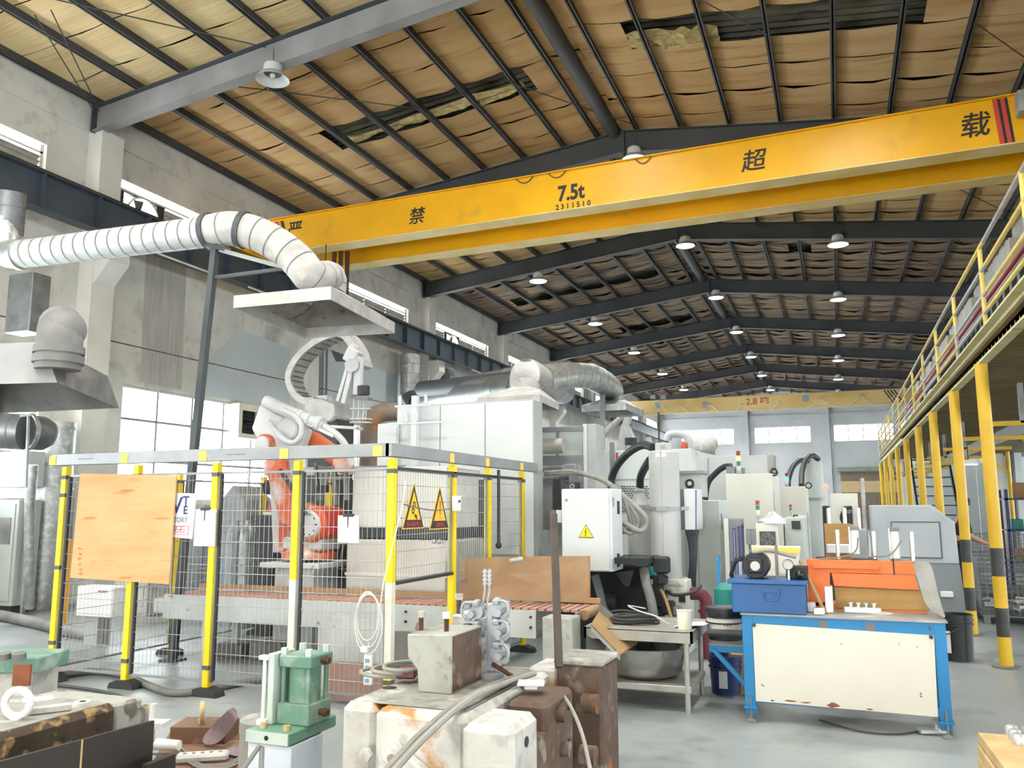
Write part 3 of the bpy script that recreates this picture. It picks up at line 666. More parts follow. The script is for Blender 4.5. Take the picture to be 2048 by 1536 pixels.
PYS = [-4.2, -1.4, 1.4, 4.2, 7.0, 9.8, 12.05, 14.65, 17.3, 20.3, 23.3, 26.4, 29.3, 32.3]
for yy in PYS[5:]:
    part('hanger', MB().bar((GX + .75, yy, 2.62), (GX + .75, yy, 3.15), .06), 'frame_grey', ga); part('cross_arm', MB().bar((GX + .4, yy, 2.62), (GX + 1.5, yy, 2.62), .06), 'gal_yellow', ga)
part('girder', MB().box(GX + 1.25, GX + 1.45, GY0, GY1, 2.68, 2.9), 'tray_grey', ga)
for j, yy in enumerate(PYS):
    t = thing('gallery_post', 'yellow round gallery post with black bands, %s' % (['far behind the camera', 'behind the camera', 'right beside the camera', 'just ahead of the camera out of frame', 'just outside the right picture edge'][j] if j < 5 else ['', 'nearest in view with a flanged foot', 'second in view beside the black bucket', 'third in view', 'fourth in view', 'fifth in view', 'sixth in view', 'seventh in view', 'eighth in view', 'last at the gallery end'][j - 4]), 'post', (GX, yy, 0), 'gallery posts')
    r = .062
    for a, b, m_ in ((0, .3, 'gal_yellow'), (.3, .58, 'black_paint'), (.58, .89, 'gal_yellow'), (.89, 1.17, 'black_paint'), (1.17, 3.06, 'gal_yellow')):
        part('post_band', MB().cyl((GX, yy, a), (GX, yy, b), r, n=16), m_, t, smooth=True)
    part('foot_flange', MB().cyl((GX, yy, 0), (GX, yy, .02), .13, n=18), 'dust_dark', t, smooth=True)
for j, (x, yy) in enumerate(((4.3, 12.9), (4.3, 16.5), (4.3, 20.5), (4.6, 27.5))):
    t = thing('annex_post', 'yellow post in the dim space under the gallery, %s' % ['nearest', 'second', 'third', 'farthest'][j], 'post', (x, yy, 0), 'posts under the gallery')
    part('post_band', MB().cyl((x, yy, 0), (x, yy, .9), .06, n=12), 'black_paint', t, smooth=True); part('post_band', MB().cyl((x, yy, .9), (x, yy, 3.12), .06, n=12), 'gal_yellow', t, smooth=True)
    part('knee_brace', MB().bar((x, yy, 2.5), (x - .7, yy, 3.12), .06), 'gal_yellow', t)
# railing
rl = thing('gallery_railing', 'pipe railing with grey and yellow rails along the gallery edge', 'railing', (GX, 18, 3.37))
for z, m_ in ((4.17, 'rail_grey'), (3.93, 'rail_grey'), (3.68, 'rail_grey'), (3.5, 'rail_grey')):
    ys = [GY0 + i * 2.15 for i in range(20) if GY0 + i * 2.15 < GY1] + [GY1]
    for i, (a, b) in enumerate(zip(ys[:-1], ys[1:])):
        part('rail', MB().tube([(GX, a, z), (GX, b, z)], .021, 8), ('rail_grey', 'rail_yellow')[i % 2] if z > 4 else (('rail_yellow', 'rail_grey')[i % 2]), rl, smooth=True)
yy = -5.4; i = 0
while yy < GY1:
    part('baluster', MB().cyl((GX, yy, 3.37), (GX, yy, 3.8), .022, n=8), 'rail_yellow' if i % 2 else 'rail_grey', rl, smooth=True)
    part('baluster', MB().cyl((GX, yy, 3.8), (GX, yy, 4.17), .022, n=8), 'rail_yellow', rl, smooth=True); yy += 2.1; i += 1
for k in range(5): part('baluster', MB().cyl((GX + .25 * k, GY1, 3.3), (GX + .25 * k, GY1, 4.15), .018, n=6), 'rail_yellow', rl, smooth=True)
part('rail', MB().tube([(GX, GY1, 4.17), (GX + 1.4, GY1, 4.17)], .02, 8), 'rail_yellow', rl); part('rail', MB().tube([(GX, GY1, 3.7), (GX + 1.4, GY1, 3.7)], .02, 8), 'rail_yellow', rl)
# things along the gallery
mat('box_white', 'ebeae6', 'dddcd6', 3, .6)
for j, (yy, zz, s) in enumerate(((9.4, 3.26, .5), (12.6, 3.26, .5), (16.4, 3.26, .6), (21, 3.26, .7))):
    t = thing('gallery_bin', 'white open bin on the gallery behind the railing, %s' % ['nearest', 'second', 'third', 'farthest'][j], 'bin', (1.9, yy, zz), 'bins on the gallery')
    part('body', MB().prism([(1.72, zz), (2.1, zz), (2.16, zz + s * .6), (1.66, zz + s * .6)], yy, yy + s, 'y'), 'box_white', t); part('rim', MB().box(1.64, 2.18, yy - .02, yy + s + .02, zz + s * .6, zz + s * .6 + .025), 'box_white', t)

# ================================================================ ROBOT CELL: FENCE
mat('f_yellow', 'f3d81c', 'e9cb12', 3, .5); mat('f_white', 'e8e6de', 'd8d4c4', 4, .7, wear='e0cc5a', wscale=5, wlo=.62, whi=.7); mat('f_alu', '95989a', '85888b', 4, .45, metal=.35)
mat('f_wire', 'aeafad', '9d9e9c', 5, .5); mat('f_dark', '2c2d2e', None, rough=.55); mat('label_yellow', 'ecd05a', None, rough=.6); mat('tape', '55585a', None, rough=.6)
fy = 6.0
fe = thing('safety_fence', 'yellow posted wire mesh safety fence around the orange robot', 'fence', (-5.1, 6.6, 0))
PX = [-6.95, -6.05, -5.14, -4.28, -3.37]
def fpost(x, y, i=9, ztop_=1.99):
    w = .03
    if i in (3, 4):
        part('post', MB().box(x - w, x + w, y - w, y + w, 1.0, ztop_), 'f_yellow', fe); part('post', MB().box(x - w, x + w, y - w, y + w, .34, 1.0), 'f_white', fe, 'lower post worn to white'); part('post', MB().box(x - w, x + w, y - w, y + w, .02, .34), 'f_yellow', fe)
    else: part('post', MB().box(x - w, x + w, y - w, y + w, .02, ztop_), 'f_yellow', fe)
    for z in ((.22, 1.87) if i > 0 else (.22, .33, 1.02, 1.7, 1.87)): part('tape_band', MB().box(x - w - .004, x + w + .004, y - w - .004, y + w + .004, z, z + .035), 'tape', fe)
    part('post_foot', MB().prism([(x - .15, 0), (x + .15, 0), (x + .13, .045), (x + .05, .075), (x - .05, .075), (x - .13, .045)], y - .06, y + .06, 'y'), 'f_dark', fe)
def fpanel(p0, p1, z0, z1, dense=True):
    p0 = Vector(p0); p1 = Vector(p1); L_ = (p1 - p0).length; d = (p1 - p0) / L_; up = Vector((0, 0, 1))
    fr = MB()
    for a, b in ((p0 + up * z0, p1 + up * z0), (p0 + up * z1, p1 + up * z1), (p0 + up * z0, p0 + up * z1), (p1 + up * z0, p1 + up * z1)): fr.bar(a, b, .02)
    part('panel_frame', fr, 'f_alu', fe); part('dark_edge', MB().bar(p0 + up * z0 + d * .02, p0 + up * z1 + d * .02, .022, .024), 'f_dark', fe)
    wv = MB(); nn = max(2, int(L_ / .046))
    nrm = d.cross(up) * .004
    for i in range(1, nn):
        q = p0 + d * (L_ * i / nn) - nrm; wv.tube([q + up * z0, q + up * z1], .0024, 4, caps=False)
    zz = z0 + .1
    while zz < z1 - .05:
        wv.tube([p0 + up * zz + nrm, p1 + up * zz + nrm], .003, 4, caps=False); zz += .135
    part('wire_mesh', wv, 'f_wire', fe, kind='stuff')
for i, x in enumerate(PX): fpost(x, fy, i)
for a, b in zip(PX[:-1], PX[1:]): fpanel((a + .04, fy, 0), (b - .04, fy, 0), .12, 1.9)
part('top_rail', MB().box(PX[0] - .12, PX[-1] + .02, fy - .09, fy - .035, 2.0, 2.11), 'f_alu', fe, bevel=.005)
for x in PX: part('rail_label', MB().box(x - .13, x - .045, fy - .094, fy - .089, 2.005, 2.09), 'label_yellow', fe)
for x in (-6.7, -4.95): 
    for k in range(7): part('rail_hole', MB().cyl((x + k * .028, fy - .0925, 2.055), (x + k * .028, fy - .088, 2.055), .006, n=6), 'tape', fe)
SYS = [7.15, 8.0, 9.0]
part('top_rail', MB().box(PX[-1] - .02, PX[-1] + .04, fy - .09, 9.46, 2.0, 2.11), 'f_alu', fe, bevel=.005)
for yy in SYS: fpost(PX[-1], yy, 9)
for yy in (7.0, 7.85, 8.85): part('rail_label', MB().box(PX[-1] + .04, PX[-1] + .045, yy, yy + .09, 2.005, 2.09), 'label_yellow', fe)
fpanel((PX[-1], fy + .04, 0), (PX[-1], 7.11, 0), 1.0, 1.9); fpanel((PX[-1], 7.19, 0), (PX[-1], 7.96, 0), .9, 1.9); fpanel((PX[-1], 8.04, 0), (PX[-1], 8.96, 0), .12, 1.9)
for z in (.99, 1.91): part('dark_edge', MB().box(PX[-1] + .012, PX[-1] + .03, fy + .03, 8.96 if z > 1.5 else 7.12, z - .012, z + .012), 'f_dark', fe)
# left side and back rows
for yy in (7.5, 9.0): fpost(PX[0], yy, 9)
fpanel((PX[0], fy + .04, 0), (PX[0], 7.46, 0), .12, 1.9); fpanel((PX[0], 7.54, 0), (PX[0], 8.96, 0), .12, 1.9)
for x in (-5.95, -5.05): fpost(x, 9.0, 9)
part('top_rail', MB().box(PX[0], -4.9, 9.0, 9.05, 2.0, 2.1), 'f_alu', fe)
# lever on the side gate
part('gate_lever', MB().cyl((PX[-1] + .06, 8.15, 1.98), (PX[-1] + .06, 8.15, 1.22), .018, n=8).sphere((PX[-1] + .06, 8.15, 1.2), .035), 'f_dark', fe, smooth=True)
# plywood board
mat('plywood', 'dca878', 'd29a67', 2.4, .75, wear='b87f42', wscale=4, wlo=.62, whi=.72, stretch=(.6, 1, 4)); mat('marker_red', 'd9603f', None)
q = [at(163, 947, Y=5.9), at(355, 951, Y=5.9), at(340, 1168, Y=5.9), at(143, 1155, Y=5.9)]
pb = thing('plywood_board', 'orange plywood board hung on the front of the safety fence', 'board', (q[3].x, 5.9, q[3].z))
part('sheet', MB().prism([(p.x, p.z) for p in q], 5.885, 5.9, 'y'), 'plywood', pb)
for k in range(6):
    c = at(160 + k * .2, 1098 + k * 10, Y=5.884); m = MB()
    for s in range(3): m.tube([c + Vector((random.uniform(-.03, .03), 0, random.uniform(-.012, .012))) for _ in range(3)], .0022, 4)
    part('red_writing', m, 'marker_red', pb, kind='stuff')
# white company sheet half hidden by the board
mat('paper', 'dfe2e8', 'd3d7de', 4, .7); mat('navy', '2b3f74', None); mat('print_grey', '8a8f96', None); mat('print_crimson', 'c23548', None); mat('paper_blue', 'd3dcec', 'c6d1e6', 3, .7)
q = [at(318, 985, Y=5.93), at(394, 987, Y=5.93), at(385, 1078, Y=5.93), at(312, 1070, Y=5.93)]
sg = thing('factory_sign', 'white factory sign sheet half hidden behind the plywood board', 'sign', (q[3].x, 5.93, q[3].z))
part('sheet', MB().prism([(p.x, p.z) for p in q], 5.92, 5.93, 'y'), 'paper', sg)
for ch, px, py, s, m_ in (('V', 354, 1012, .2, 'navy'), ('T', 372, 1003, .12, 'navy'), ('E', 371, 1021, .1, 'navy'), ('TORY', 361, 1040, .06, 'print_grey')):
    lettering(ch, s, at(px, py, Y=5.919), (1, 0, 0), (0, 0, 1), .002, m_, sg, bold=.003)
lettering('拓石', .07, at(358, 1060, Y=5.919), (1, 0, 0), (0, 0, 1), .002, 'print_crimson', sg)
a, b = at(343, 1052, Y=5.917), at(376, 1070, Y=5.917)
part('red_border', MB().box(a.x, b.x, 5.916, 5.918, a.z - .004, a.z).box(a.x, b.x, 5.916, 5.918, b.z, b.z + .004).box(a.x, a.x + .004, 5.916, 5.918, b.z, a.z).box(b.x - .004, b.x, 5.916, 5.918, b.z, a.z), 'print_crimson', sg)
# clipboards
def clipboard(px, py, w, h, y, label, m_, clip=True):
    c = at(px, py, Y=y); t = thing('clipboard', label, 'clipboard', (c.x, y, c.z - h / 2))
    m = MB(); nx = 6
    for i in range(nx + 1):
        for z in (c.z + h / 2, c.z - h / 2): m.v.append(Vector((c.x - w / 2 + w * i / nx, y - .01 - (.02 * math.sin(math.pi * i / nx) if z < c.z else .004), z)))
    for i in range(nx): m.f.append((2 * i, 2 * i + 2, 2 * i + 3, 2 * i + 1))
    part('paper_sheet', m, m_, t, smooth=True); part('backing', MB().box(c.x - w / 2, c.x + w / 2, y - .003, y, c.z - h / 2, c.z + h / 2), 'paper', t)
    part('clip', MB().box(c.x - .05, c.x + .05, y - .018, y, c.z + h / 2 - .012, c.z + h / 2 + .012).cyl((c.x, y - .02, c.z + h / 2), (c.x, y - .02, c.z + h / 2 - .1), .004, n=6), 'f_dark', t)
    return t
clipboard(411, 1055, .23, .32, 5.95, 'pale blue clipboard sheets hung on the third fence post', 'paper_blue')
clipboard(698, 1058, .2, .22, 5.97, 'white clipboard hung on the mesh beside the corner post', 'paper')
# triangular warning signs on the side panel
mat('sign_yellow', 'f2c21d', None, rough=.5)
def tri_sign(px, py, label, words):
    X = PX[-1] + .035; c = at(px, py, X=X); t = thing('warning_sign', label, 'sign', (X, c.y, c.z - .15), 'triangular warning signs on the fence')
    def tri(s, dz, x0, x1): return MB().prism([(c.y - s, c.z - s * .75 + dz), (c.y + s, c.z - s * .75 + dz), (c.y, c.z + s * 1.25 + dz)], x0, x1, 'x')
    part('back_plate', tri(.19, 0, X, X + .006), 'sign_yellow', t); part('black_border', tri(.178, 0, X + .006, X + .008), 'ink', t); part('yellow_face', tri(.118, .02, X + .008, X + .010), 'sign_yellow', t)
    lettering(words, .045, (X + .008, c.y, c.z - .105), (0, 1, 0), (0, 0, 1), .004, 'print_crimson', t, bold=.001)
    return t, c, X + .0112
t, c, X = tri_sign(826, 1023, 'triangular sign with black machinery symbol on the side mesh', '当心机械伤人')
for dy, dz, r in ((.0, .06, .026), (-.02, .005, .026)): part('gear_symbol', MB().lathe([(r, 0), (r * .5, 0), (r * .5, .001), (r, .001), (r, 0)], (X, c.y + dy, c.z + dz), 12, (1, 0, 0)), 'ink', t)
part('hand_symbol', MB().prism([(c.y, c.z - .02), (c.y + .05, c.z - .03), (c.y + .055, c.z - .07), (c.y + .02, c.z - .05)], X, X + .001, 'x'), 'ink', t)
t, c, X = tri_sign(878, 1026, 'triangular sign with red exclamation mark beside the side gate post', '注意安全')
part('mark_symbol', MB().prism([(c.y - .012, c.z + .11), (c.y + .012, c.z + .11), (c.y + .005, c.z - .02), (c.y - .005, c.z - .02)], X, X + .001, 'x').box(X, X + .001, c.y - .007, c.y + .007, c.z - .05, c.z - .035), 'print_crimson', t)
jb = at(908, 1007, X=PX[-1] + .05)
j = thing('junction_box', 'small white junction box on the side gate post', 'box', jb - Vector((0, 0, .07))); part('body', MB().box(jb.x, jb.x + .05, jb.y - .05, jb.y + .05, jb.z - .07, jb.z + .07), 'box_white', j, bevel=.006); part('button', MB().cyl((jb.x + .05, jb.y, jb.z + .02), (jb.x + .062, jb.y, jb.z + .02), .012, n=10), 'f_dark', j)
cb = [Vector((PX[-1] + .05, 6.1, 1.62)), Vector((PX[-1] + .05, 6.6, 1.57)), Vector((PX[-1] + .05, 7.05, 1.58))]
solo('signal_cable', MB().tube(smooth_path(cb), .006, 6), 'cable_grey', 'thin grey cable strung past the two warning signs', 'cable', smooth=True)
# white cable coil and power strip on the mesh next to the corner post
cc = at(735, 1232, Y=5.95); m = MB()
for k in range(3):
    a = .1 + .012 * k; b = .19 + .02 * k; m.tube([cc + Vector((a * math.cos(s * .2618) + .01 * k, -.008 * k, b * math.sin(s * .2618) - .03 * k)) for s in range(24)], .0055, 6, closed=True)
m.tube(smooth_path([cc + Vector((.1, -.01, -.1)), cc + Vector((.15, -.02, .25)), cc + Vector((.23, -.03, .55)), at(805, 1010, Y=5.94), at(812, 960, Y=5.94)]), .0055, 6); m.tube([cc + Vector((.02, 0, -.2)), at(738, 1295, Y=5.95)], .0055, 6)
solo('cable_coil', m, 'cable_white', 'coil of white cable hanging on the mesh near the corner post', 'cable', smooth=True)
ps = at(737, 1338, Y=5.95); t = thing('power_strip', 'white power strip with blue writing hung on the fence mesh', 'power strip', ps - Vector((0, 0, .12))); part('body', MB().box(ps.x - .035, ps.x + .035, 5.93, 5.965, ps.z - .12, ps.z + .11), 'box_white', t, bevel=.006)
part('plug', MB().box(ps.x - .06, ps.x, 5.92, 5.96, ps.z + .13, ps.z + .17), 'box_white', t)
for k in range(4): part('socket', MB().box(ps.x - .018, ps.x + .018, 5.926, 5.931, ps.z - .1 + k * .05, ps.z - .07 + k * .05), 'print_blue', t)
# ================================================================ INSIDE THE CELL
def pbox(x0, y0, x1, y1, Y, xs=None, depth=.4):
    """box whose front face is the given photo rectangle on plane Y; its side runs back to photo column xs, or by depth"""
    X0, X1, Z0, Z1 = rect(x0, y0, x1, y1, Y); Yb = Y + depth
    if xs is not None: Yb = at(xs, (y0 + y1) / 2, X=X1).y
    return X0, X1, Y, Yb, Z0, Z1
mat('belt', 'b98d7d', 'a87c6c', 8, .8); mat('conv_paint', 'c9ccca', 'b7bab8', 3, .6, wear='8f8d86', wscale=8, wlo=.66, whi=.72); mat('chip_paint', 'a9aaa3', '96978f', 4, .7, wear='6b625a', wscale=6, wlo=.6, whi=.64, wear2=('94918a', 14, .5, .7))
mat('rust_sheet', 'a98a6b', '9a7a58', 5, .75, wear='b98a52', wscale=3, wlo=.55, whi=.75); mat('wood_tan', 'a98a63', '96784f', 4, .7)
cv = thing('conveyor', 'grey framed conveyor with pinkish brown belt running through the fence', 'conveyor', (-4.2, 7.0, 0))
A = at(330, 1190, Z=.68); B = at(1172, 1229, Z=.66); dr_ = (B - A).normalized(); nr = Vector((-dr_.y, dr_.x, 0)); W_ = .52
def along(t, s, z): p = A.lerp(B, t) + nr * s; return Vector((p.x, p.y, z))
L_ = (B - A).length
for s in (0, W_): part('side_rail', MB().bar(along(0, s, .57), along(.9, s, .555), .03, .24), 'conv_paint', cv)
nb = 60
for i in range(nb):
    a = along(i / nb + .002, .03, .69); b = along((i + 1) / nb - .002, .03, .69); c = along((i + 1) / nb - .002, W_ - .03, .69); d = along(i / nb + .002, W_ - .03, .69); dn = Vector((0, 0, -.02))
    part('belt_slat', MB().add([a, b, c, d, a + dn, b + dn, c + dn, d + dn], [(0, 1, 2, 3), (4, 7, 6, 5), (0, 4, 5, 1), (1, 5, 6, 2), (2, 6, 7, 3), (3, 7, 4, 0)]), 'belt', cv)
part('guide_rail', MB().bar(along(0, W_ + .02, .73), along(1, W_ + .02, .72), .03, .05), 'rust_sheet', cv)
for t in (.12, .42, .72):
    for s in (.02, W_ - .02): part('leg', MB().bar(along(t, s, .02), along(t, s, .5), .07), 'conv_paint', cv)
    part('caster', MB().cyl(along(t, .0, .05), along(t, .04, .05), .05, n=12), 'dust_dark', cv, smooth=True)
for t, z in ((.62, .62), (.62, .53), (.955, .62), (.955, .53)): part('bolt', MB().cyl(along(min(t, .89), -.015, z), along(min(t, .89), -.03, z), .012, n=8), 'f_dark', cv)
part('leg_bracket', MB().bar(along(.8, -.03, .12), along(.8, -.03, .42), .09, .02, (1, 0, 0)), 'chip_paint', cv)
part('drive_roller', MB().cyl(along(.995, .03, .65), along(.995, W_ - .03, .65), .045, n=14), 'wood_tan', cv, smooth=True)
ex = along(1, 0, .62)
part('end_plate', MB().bar(along(.985, -.03, .38), along(.985, -.03, .68), .1, .02, (1, 0, 0)), 'chip_paint', cv)
# chute at the conveyor end
ch = thing('discharge_chute', 'tilted tan lined discharge chute at the conveyor end', 'chute', B)
c0, c1, c2, c3 = at(1182, 1248, D=6.6), at(1198, 1222, D=7.05), at(1274, 1284, D=6.95), at(1240, 1308, D=6.4)
dn = Vector((0, 0, -.012)); part('chute_bed', MB().add([c0, c1, c2, c3, c0 + dn, c1 + dn, c2 + dn, c3 + dn], [(0, 1, 2, 3), (7, 6, 5, 4), (0, 4, 5, 1), (1, 5, 6, 2), (2, 6, 7, 3), (3, 7, 4, 0)]), 'wood_tan', ch)
up_ = Vector((0, 0, .07)); part('chute_side', MB().add([c1, c2, c2 + up_, c1 + up_], [(0, 1, 2, 3)]), 'dust_dark', ch)
part('chute_side', MB().add([c0, c3, c3 - up_ * .7, c0 - up_ * .7], [(0, 1, 2, 3)]), 'chip_paint', ch)
part('chute_apron', MB().add([at(1172, 1270, D=6.75), at(1210, 1290, D=6.9), at(1215, 1320, D=6.9), at(1172, 1345, D=6.75)], [(0, 1, 2, 3)]), 'dust_dark', ch)
# pale stand block beside the conveyor end
v = pbox(1084, 1234, 1147, 1420, 6.45, None, .22)
st = solo('conveyor_stand', MB().box(v[0], v[1], v[2], v[3], 0, v[5]), 'chip_paint', 'pale chipped metal stand block under the conveyor end', 'stand', bevel=.008)
# brown sheet standing behind the conveyor
q = [at(920, 1117, D=8.0), at(1035, 1113, D=7.95), at(1042, 1122, D=7.95), at(1050, 1113, D=7.95), at(1177, 1112, D=7.9), at(1178, 1206, D=7.85), at(920, 1197, D=8.0)]
m = MB(); n_ = Vector((.01, .02, 0)); k = len(q); m.add(q + [p + n_ for p in q], [tuple(range(k)), tuple(reversed(range(k, 2 * k)))] + [(i, (i + 1) % k, k + (i + 1) % k, k + i) for i in range(k)])
rs = solo('steel_sheet', m, 'rust_sheet', 'rust brown steel sheet standing behind the conveyor', 'sheet'); hp = at(1020, 1122, D=7.85)
part('handle', MB().cyl(hp, hp + Vector((.12, .03, .02)), .022, n=10), 'f_wire', rs, smooth=True)
# furnace
mat('furn_white', 'd8d6d0', 'c9c7c0', 2, .55); mat('furn_steel', 'cfcbc4', 'b9b4ac', 2, .4, metal=.4); mat('dark_void', '3b3d3f', '2d2f31', 3, .7)
fu = thing('holding_furnace', 'white and stainless holding furnace inside the fence', 'furnace', (-4.6, 8.4, 0))
v = pbox(706, 936, 893, 1056, 8.05, None, .9); part('upper_casing', MB().box(*v), 'furn_white', fu, bevel=.01)
v2 = pbox(700, 1056, 890, 1078, 8.0, None, .9); part('dark_band', MB().box(*v2), 'dark_void', fu)
v3 = pbox(693, 1078, 893, 1190, 7.95, None, 1.0); part('lower_casing', MB().box(v3[0], v3[1], v3[2], v3[3], 0, v3[5]), 'furn_steel', fu, bevel=.02)
part('trim_strip', MB().box(v3[0] - .005, v3[1] + .005, v3[2] - .008, v3[2], v3[4] + .17, v3[4] + .2), 'furn_white', fu)
hk = at(868, 1083, Y=7.9); part('valve', MB().sphere(hk, .025).sphere(hk + Vector((.06, 0, 0)), .025), 'galv', fu, smooth=True)
# dark sheet filling the gap between furnace and machine
solo('dark_screen', MB().box(*pbox(905, 960, 965, 1200, 8.9, None, .06)), 'dark_void', 'dark sheet screen behind the side gate', 'screen')
# low grey blocks and pallet under the conveyor inside the fence
for j, (a, b, c, d) in enumerate(((432, 1286, 482, 1330), (500, 1284, 560, 1335))):
    vv = pbox(a, b, c, d, 7.55, None, .35); solo('die_insert', MB().box(vv[0], vv[1], vv[2], vv[3], 0, vv[5]), 'dust_dark', 'dusty grey steel block on the floor under the conveyor, %s' % ['nearer the third post', 'nearer the white worn post'][j], 'block', bevel=.01)
vv = pbox(640, 1232, 770, 1420, 6.25, None, .04); solo('guard_sheet', MB().box(vv[0], vv[1], vv[2], vv[3], .08, vv[5]), 'conv_paint', 'white panel leaning below the conveyor near the corner post', 'panel')
mat('brick_red', 'a88a80', '96766c', 3, .8); vv = pbox(655, 1300, 775, 1400, 6.15, None, .03); solo('base_sheet', MB().box(vv[0], vv[1], vv[2], vv[3], .03, .33), 'brick_red', 'dusty reddish sheet along the foot of the fence', 'sheet')
# control boxes left
vv = pbox(155, 1172, 185, 1222, 7.6, None, .2); t = thing('drive_cabinet', 'white drive cabinet with buttons behind the fence below the plywood', 'cabinet', (vv[0], 7.6, 0)); part('body', MB().box(vv[0], rect(155, 1172, 222, 1236, 7.6)[1], 7.6, 7.9, rect(155, 1172, 222, 1236, 7.6)[2], vv[5]), 'box_white', t, bevel=.01)
p = at(205, 1183, Y=7.59)
for k, m_ in enumerate(('print_crimson', 'shutter_green', 'print_blue')): part('button', MB().cyl(p + Vector((.045 * k - .04, 0, 0)), p + Vector((.045 * k - .04, -.015, 0)), .014, n=10), m_, t)
part('pedestal', MB().box(vv[0] + .1, vv[0] + .3, 7.65, 7.85, 0, vv[4]), 'frame_grey', t)
vv = pbox(308, 1196, 350, 1228, 7.3, None, .2); solo('motor_box', MB().box(*vv), 'conv_paint', 'small grey motor box on the conveyor side rail', 'box', bevel=.008)
# ---- orange robot
mat('robot_orange', 'd96f48', 'c65f3a', 2, .55, wear='d9d5d0', wscale=3, wlo=.5, whi=.66); mat('robot_white', 'd2d2d3', 'bfbfc1', 3, .6, wear='e79a7c', wscale=2.6, wlo=.66, whi=.8); mat('motor_red', 'c5403c', 'b23531', 3, .55); mat('robot_black', '2e2f31', '3d3e40', 5, .6)
RY = 8.0
def R(px, py, dy=0): return at(px, py, Y=RY + dy)
rb = thing('industrial_robot', 'orange industrial robot arm with white dress hoses inside the fence', 'robot', (R(615, 1120).x, RY, 0))
pd = R(615, 1122); part('pedestal', MB().box(pd.x - .38, pd.x + .38, RY - .35, RY + .35, pd.z - .06, pd.z).box(pd.x - .25, pd.x + .25, RY - .25, RY + .25, 0, pd.z - .06), 'conv_paint', rb, bevel=.01)
b0 = R(618, 1117); part('base', MB().lathe([(.3, 0), (.3, .06), (.24, .1), (.22, .16)], b0, 24, caps=True), 'robot_orange', rb, smooth=True); part('base_block', MB().box(b0.x - .22, b0.x + .28, RY - .2, RY + .2, b0.z + .1, b0.z + .24), 'robot_white', rb, bevel=.02)
sh = R(645, 1048); part('shoulder_drum', MB().lathe([(.02, -.26), (.17, -.26), (.2, -.22), (.2, .2), (.02, .2)], sh, 26, (0, 1, 0)), 'robot_orange', rb, smooth=True)
part('shoulder_cover', MB().lathe([(.001, -.285), (.13, -.285), (.15, -.26)], sh, 24, (0, 1, 0)), 'robot_white', rb, smooth=True)
for k in range(10): a = k * .628; part('cover_bolt', MB().cyl(sh + Vector((.11 * math.cos(a), -.285, .11 * math.sin(a))), sh + Vector((.11 * math.cos(a), -.297, .11 * math.sin(a))), .01, n=6), 'f_dark', rb)
mb_ = R(664, 1042); part('motor', MB().box(mb_.x - .07, mb_.x + .1, RY - .2, RY + .1, mb_.z - .15, mb_.z + .14), 'motor_red', rb, bevel=.01)
part('swivel_body', MB().prism([(p.x, p.z) for p in (R(570, 1105), R(600, 1108), R(655, 1095), R(660, 1030), R(610, 1005), R(572, 1010))], RY - .16, RY + .16, 'y'), 'robot_orange', rb, bevel=.03)
la = [R(572, 985), R(612, 1010), R(632, 1060), R(610, 1072), R(590, 1050)]
el_ = R(575, 905)
part('lower_arm', MB().prism([(p.x, p.z) for p in (R(556, 925), R(598, 912), R(604, 960), R(628, 1020), R(622, 1060), R(592, 1048))], RY - .3, RY - .17, 'y'), 'robot_orange', rb, bevel=.03)
part('link_rod', MB().bar(R(548, 928, -.05), R(556, 1105, -.05), .1, .06), 'robot_white', rb, bevel=.01); part('cable_strip', MB().tube([R(560, 940, -.34), R(590, 985, -.36), R(612, 1030, -.34)], .025, 6), 'robot_black', rb)
part('elbow_disc', MB().lathe([(.02, -.3), (.1, -.3), (.125, -.27), (.125, .15), (.02, .15)], R(557, 893), 24, (0, 1, 0)), 'robot_orange', rb, smooth=True)
part('elbow_cover', MB().lathe([(.001, -.315), (.085, -.315), (.1, -.3)], R(557, 893), 24, (0, 1, 0)), 'robot_white', rb, smooth=True)
part('arm_cover', MB().prism([(p.x, p.z) for p in (R(543, 812), R(640, 862), R(628, 900), R(552, 905), R(526, 860))], RY - .22, RY - .12, 'y'), 'robot_white', rb, bevel=.02)
part('upper_arm', MB().tube([R(590, 872), R(630, 884), R(690, 925)], [.13, .11, .1], 18), 'robot_orange', rb, smooth=True); part('wrist_ball', MB().sphere(R(688, 925, -.05), .125, 16, 10), 'robot_orange', rb, smooth=True)
part('oval_cover', MB().lathe([(.001, -.03), (.12, -.02), (.14, 0)], R(575, 858, -.23), 22, (0, 1, 0)), 'robot_white', rb, smooth=True)
part('hose_carrier', MB().tube([R(532, 803, -.3), R(590, 828, -.3), R(648, 852, -.3)], [.075, .075, .055], 16), 'robot_white', rb, smooth=True)
part('hose_clamp', MB().tube([R(600, 832, -.3), R(606, 835, -.3)], .085, 12), 'robot_white', rb); part('hose_clamp', MB().tube([R(616, 839, -.3), R(622, 841, -.3)], .08, 12), 'robot_white', rb); part('hose_clamp', MB().tube([R(634, 845, -.3), R(644, 849, -.3)], .085, 12), 'robot_white', rb)
part('dress_hose', MB().tube(smooth_path([R(646, 850, -.3), R(672, 868, -.3), R(690, 890, -.25), R(706, 930, -.2)]), .038, 10), 'robot_white', rb, smooth=True)
part('dress_hose', MB().tube(smooth_path([R(568, 820, -.36), R(590, 832, -.38), R(603, 850, -.38), R(602, 872, -.36), R(588, 885, -.34), R(570, 880, -.34), R(552, 862, -.34), R(537, 842, -.34)]), .032, 10), 'robot_white', rb, smooth=True)
part('push_rod', MB().bar(R(607, 843, -.33), R(668, 872, -.33), .035), 'robot_white', rb)
tl = thing('robot_gripper', 'dark grey gripper frame hanging from the robot wrist', 'gripper', R(665, 1000))
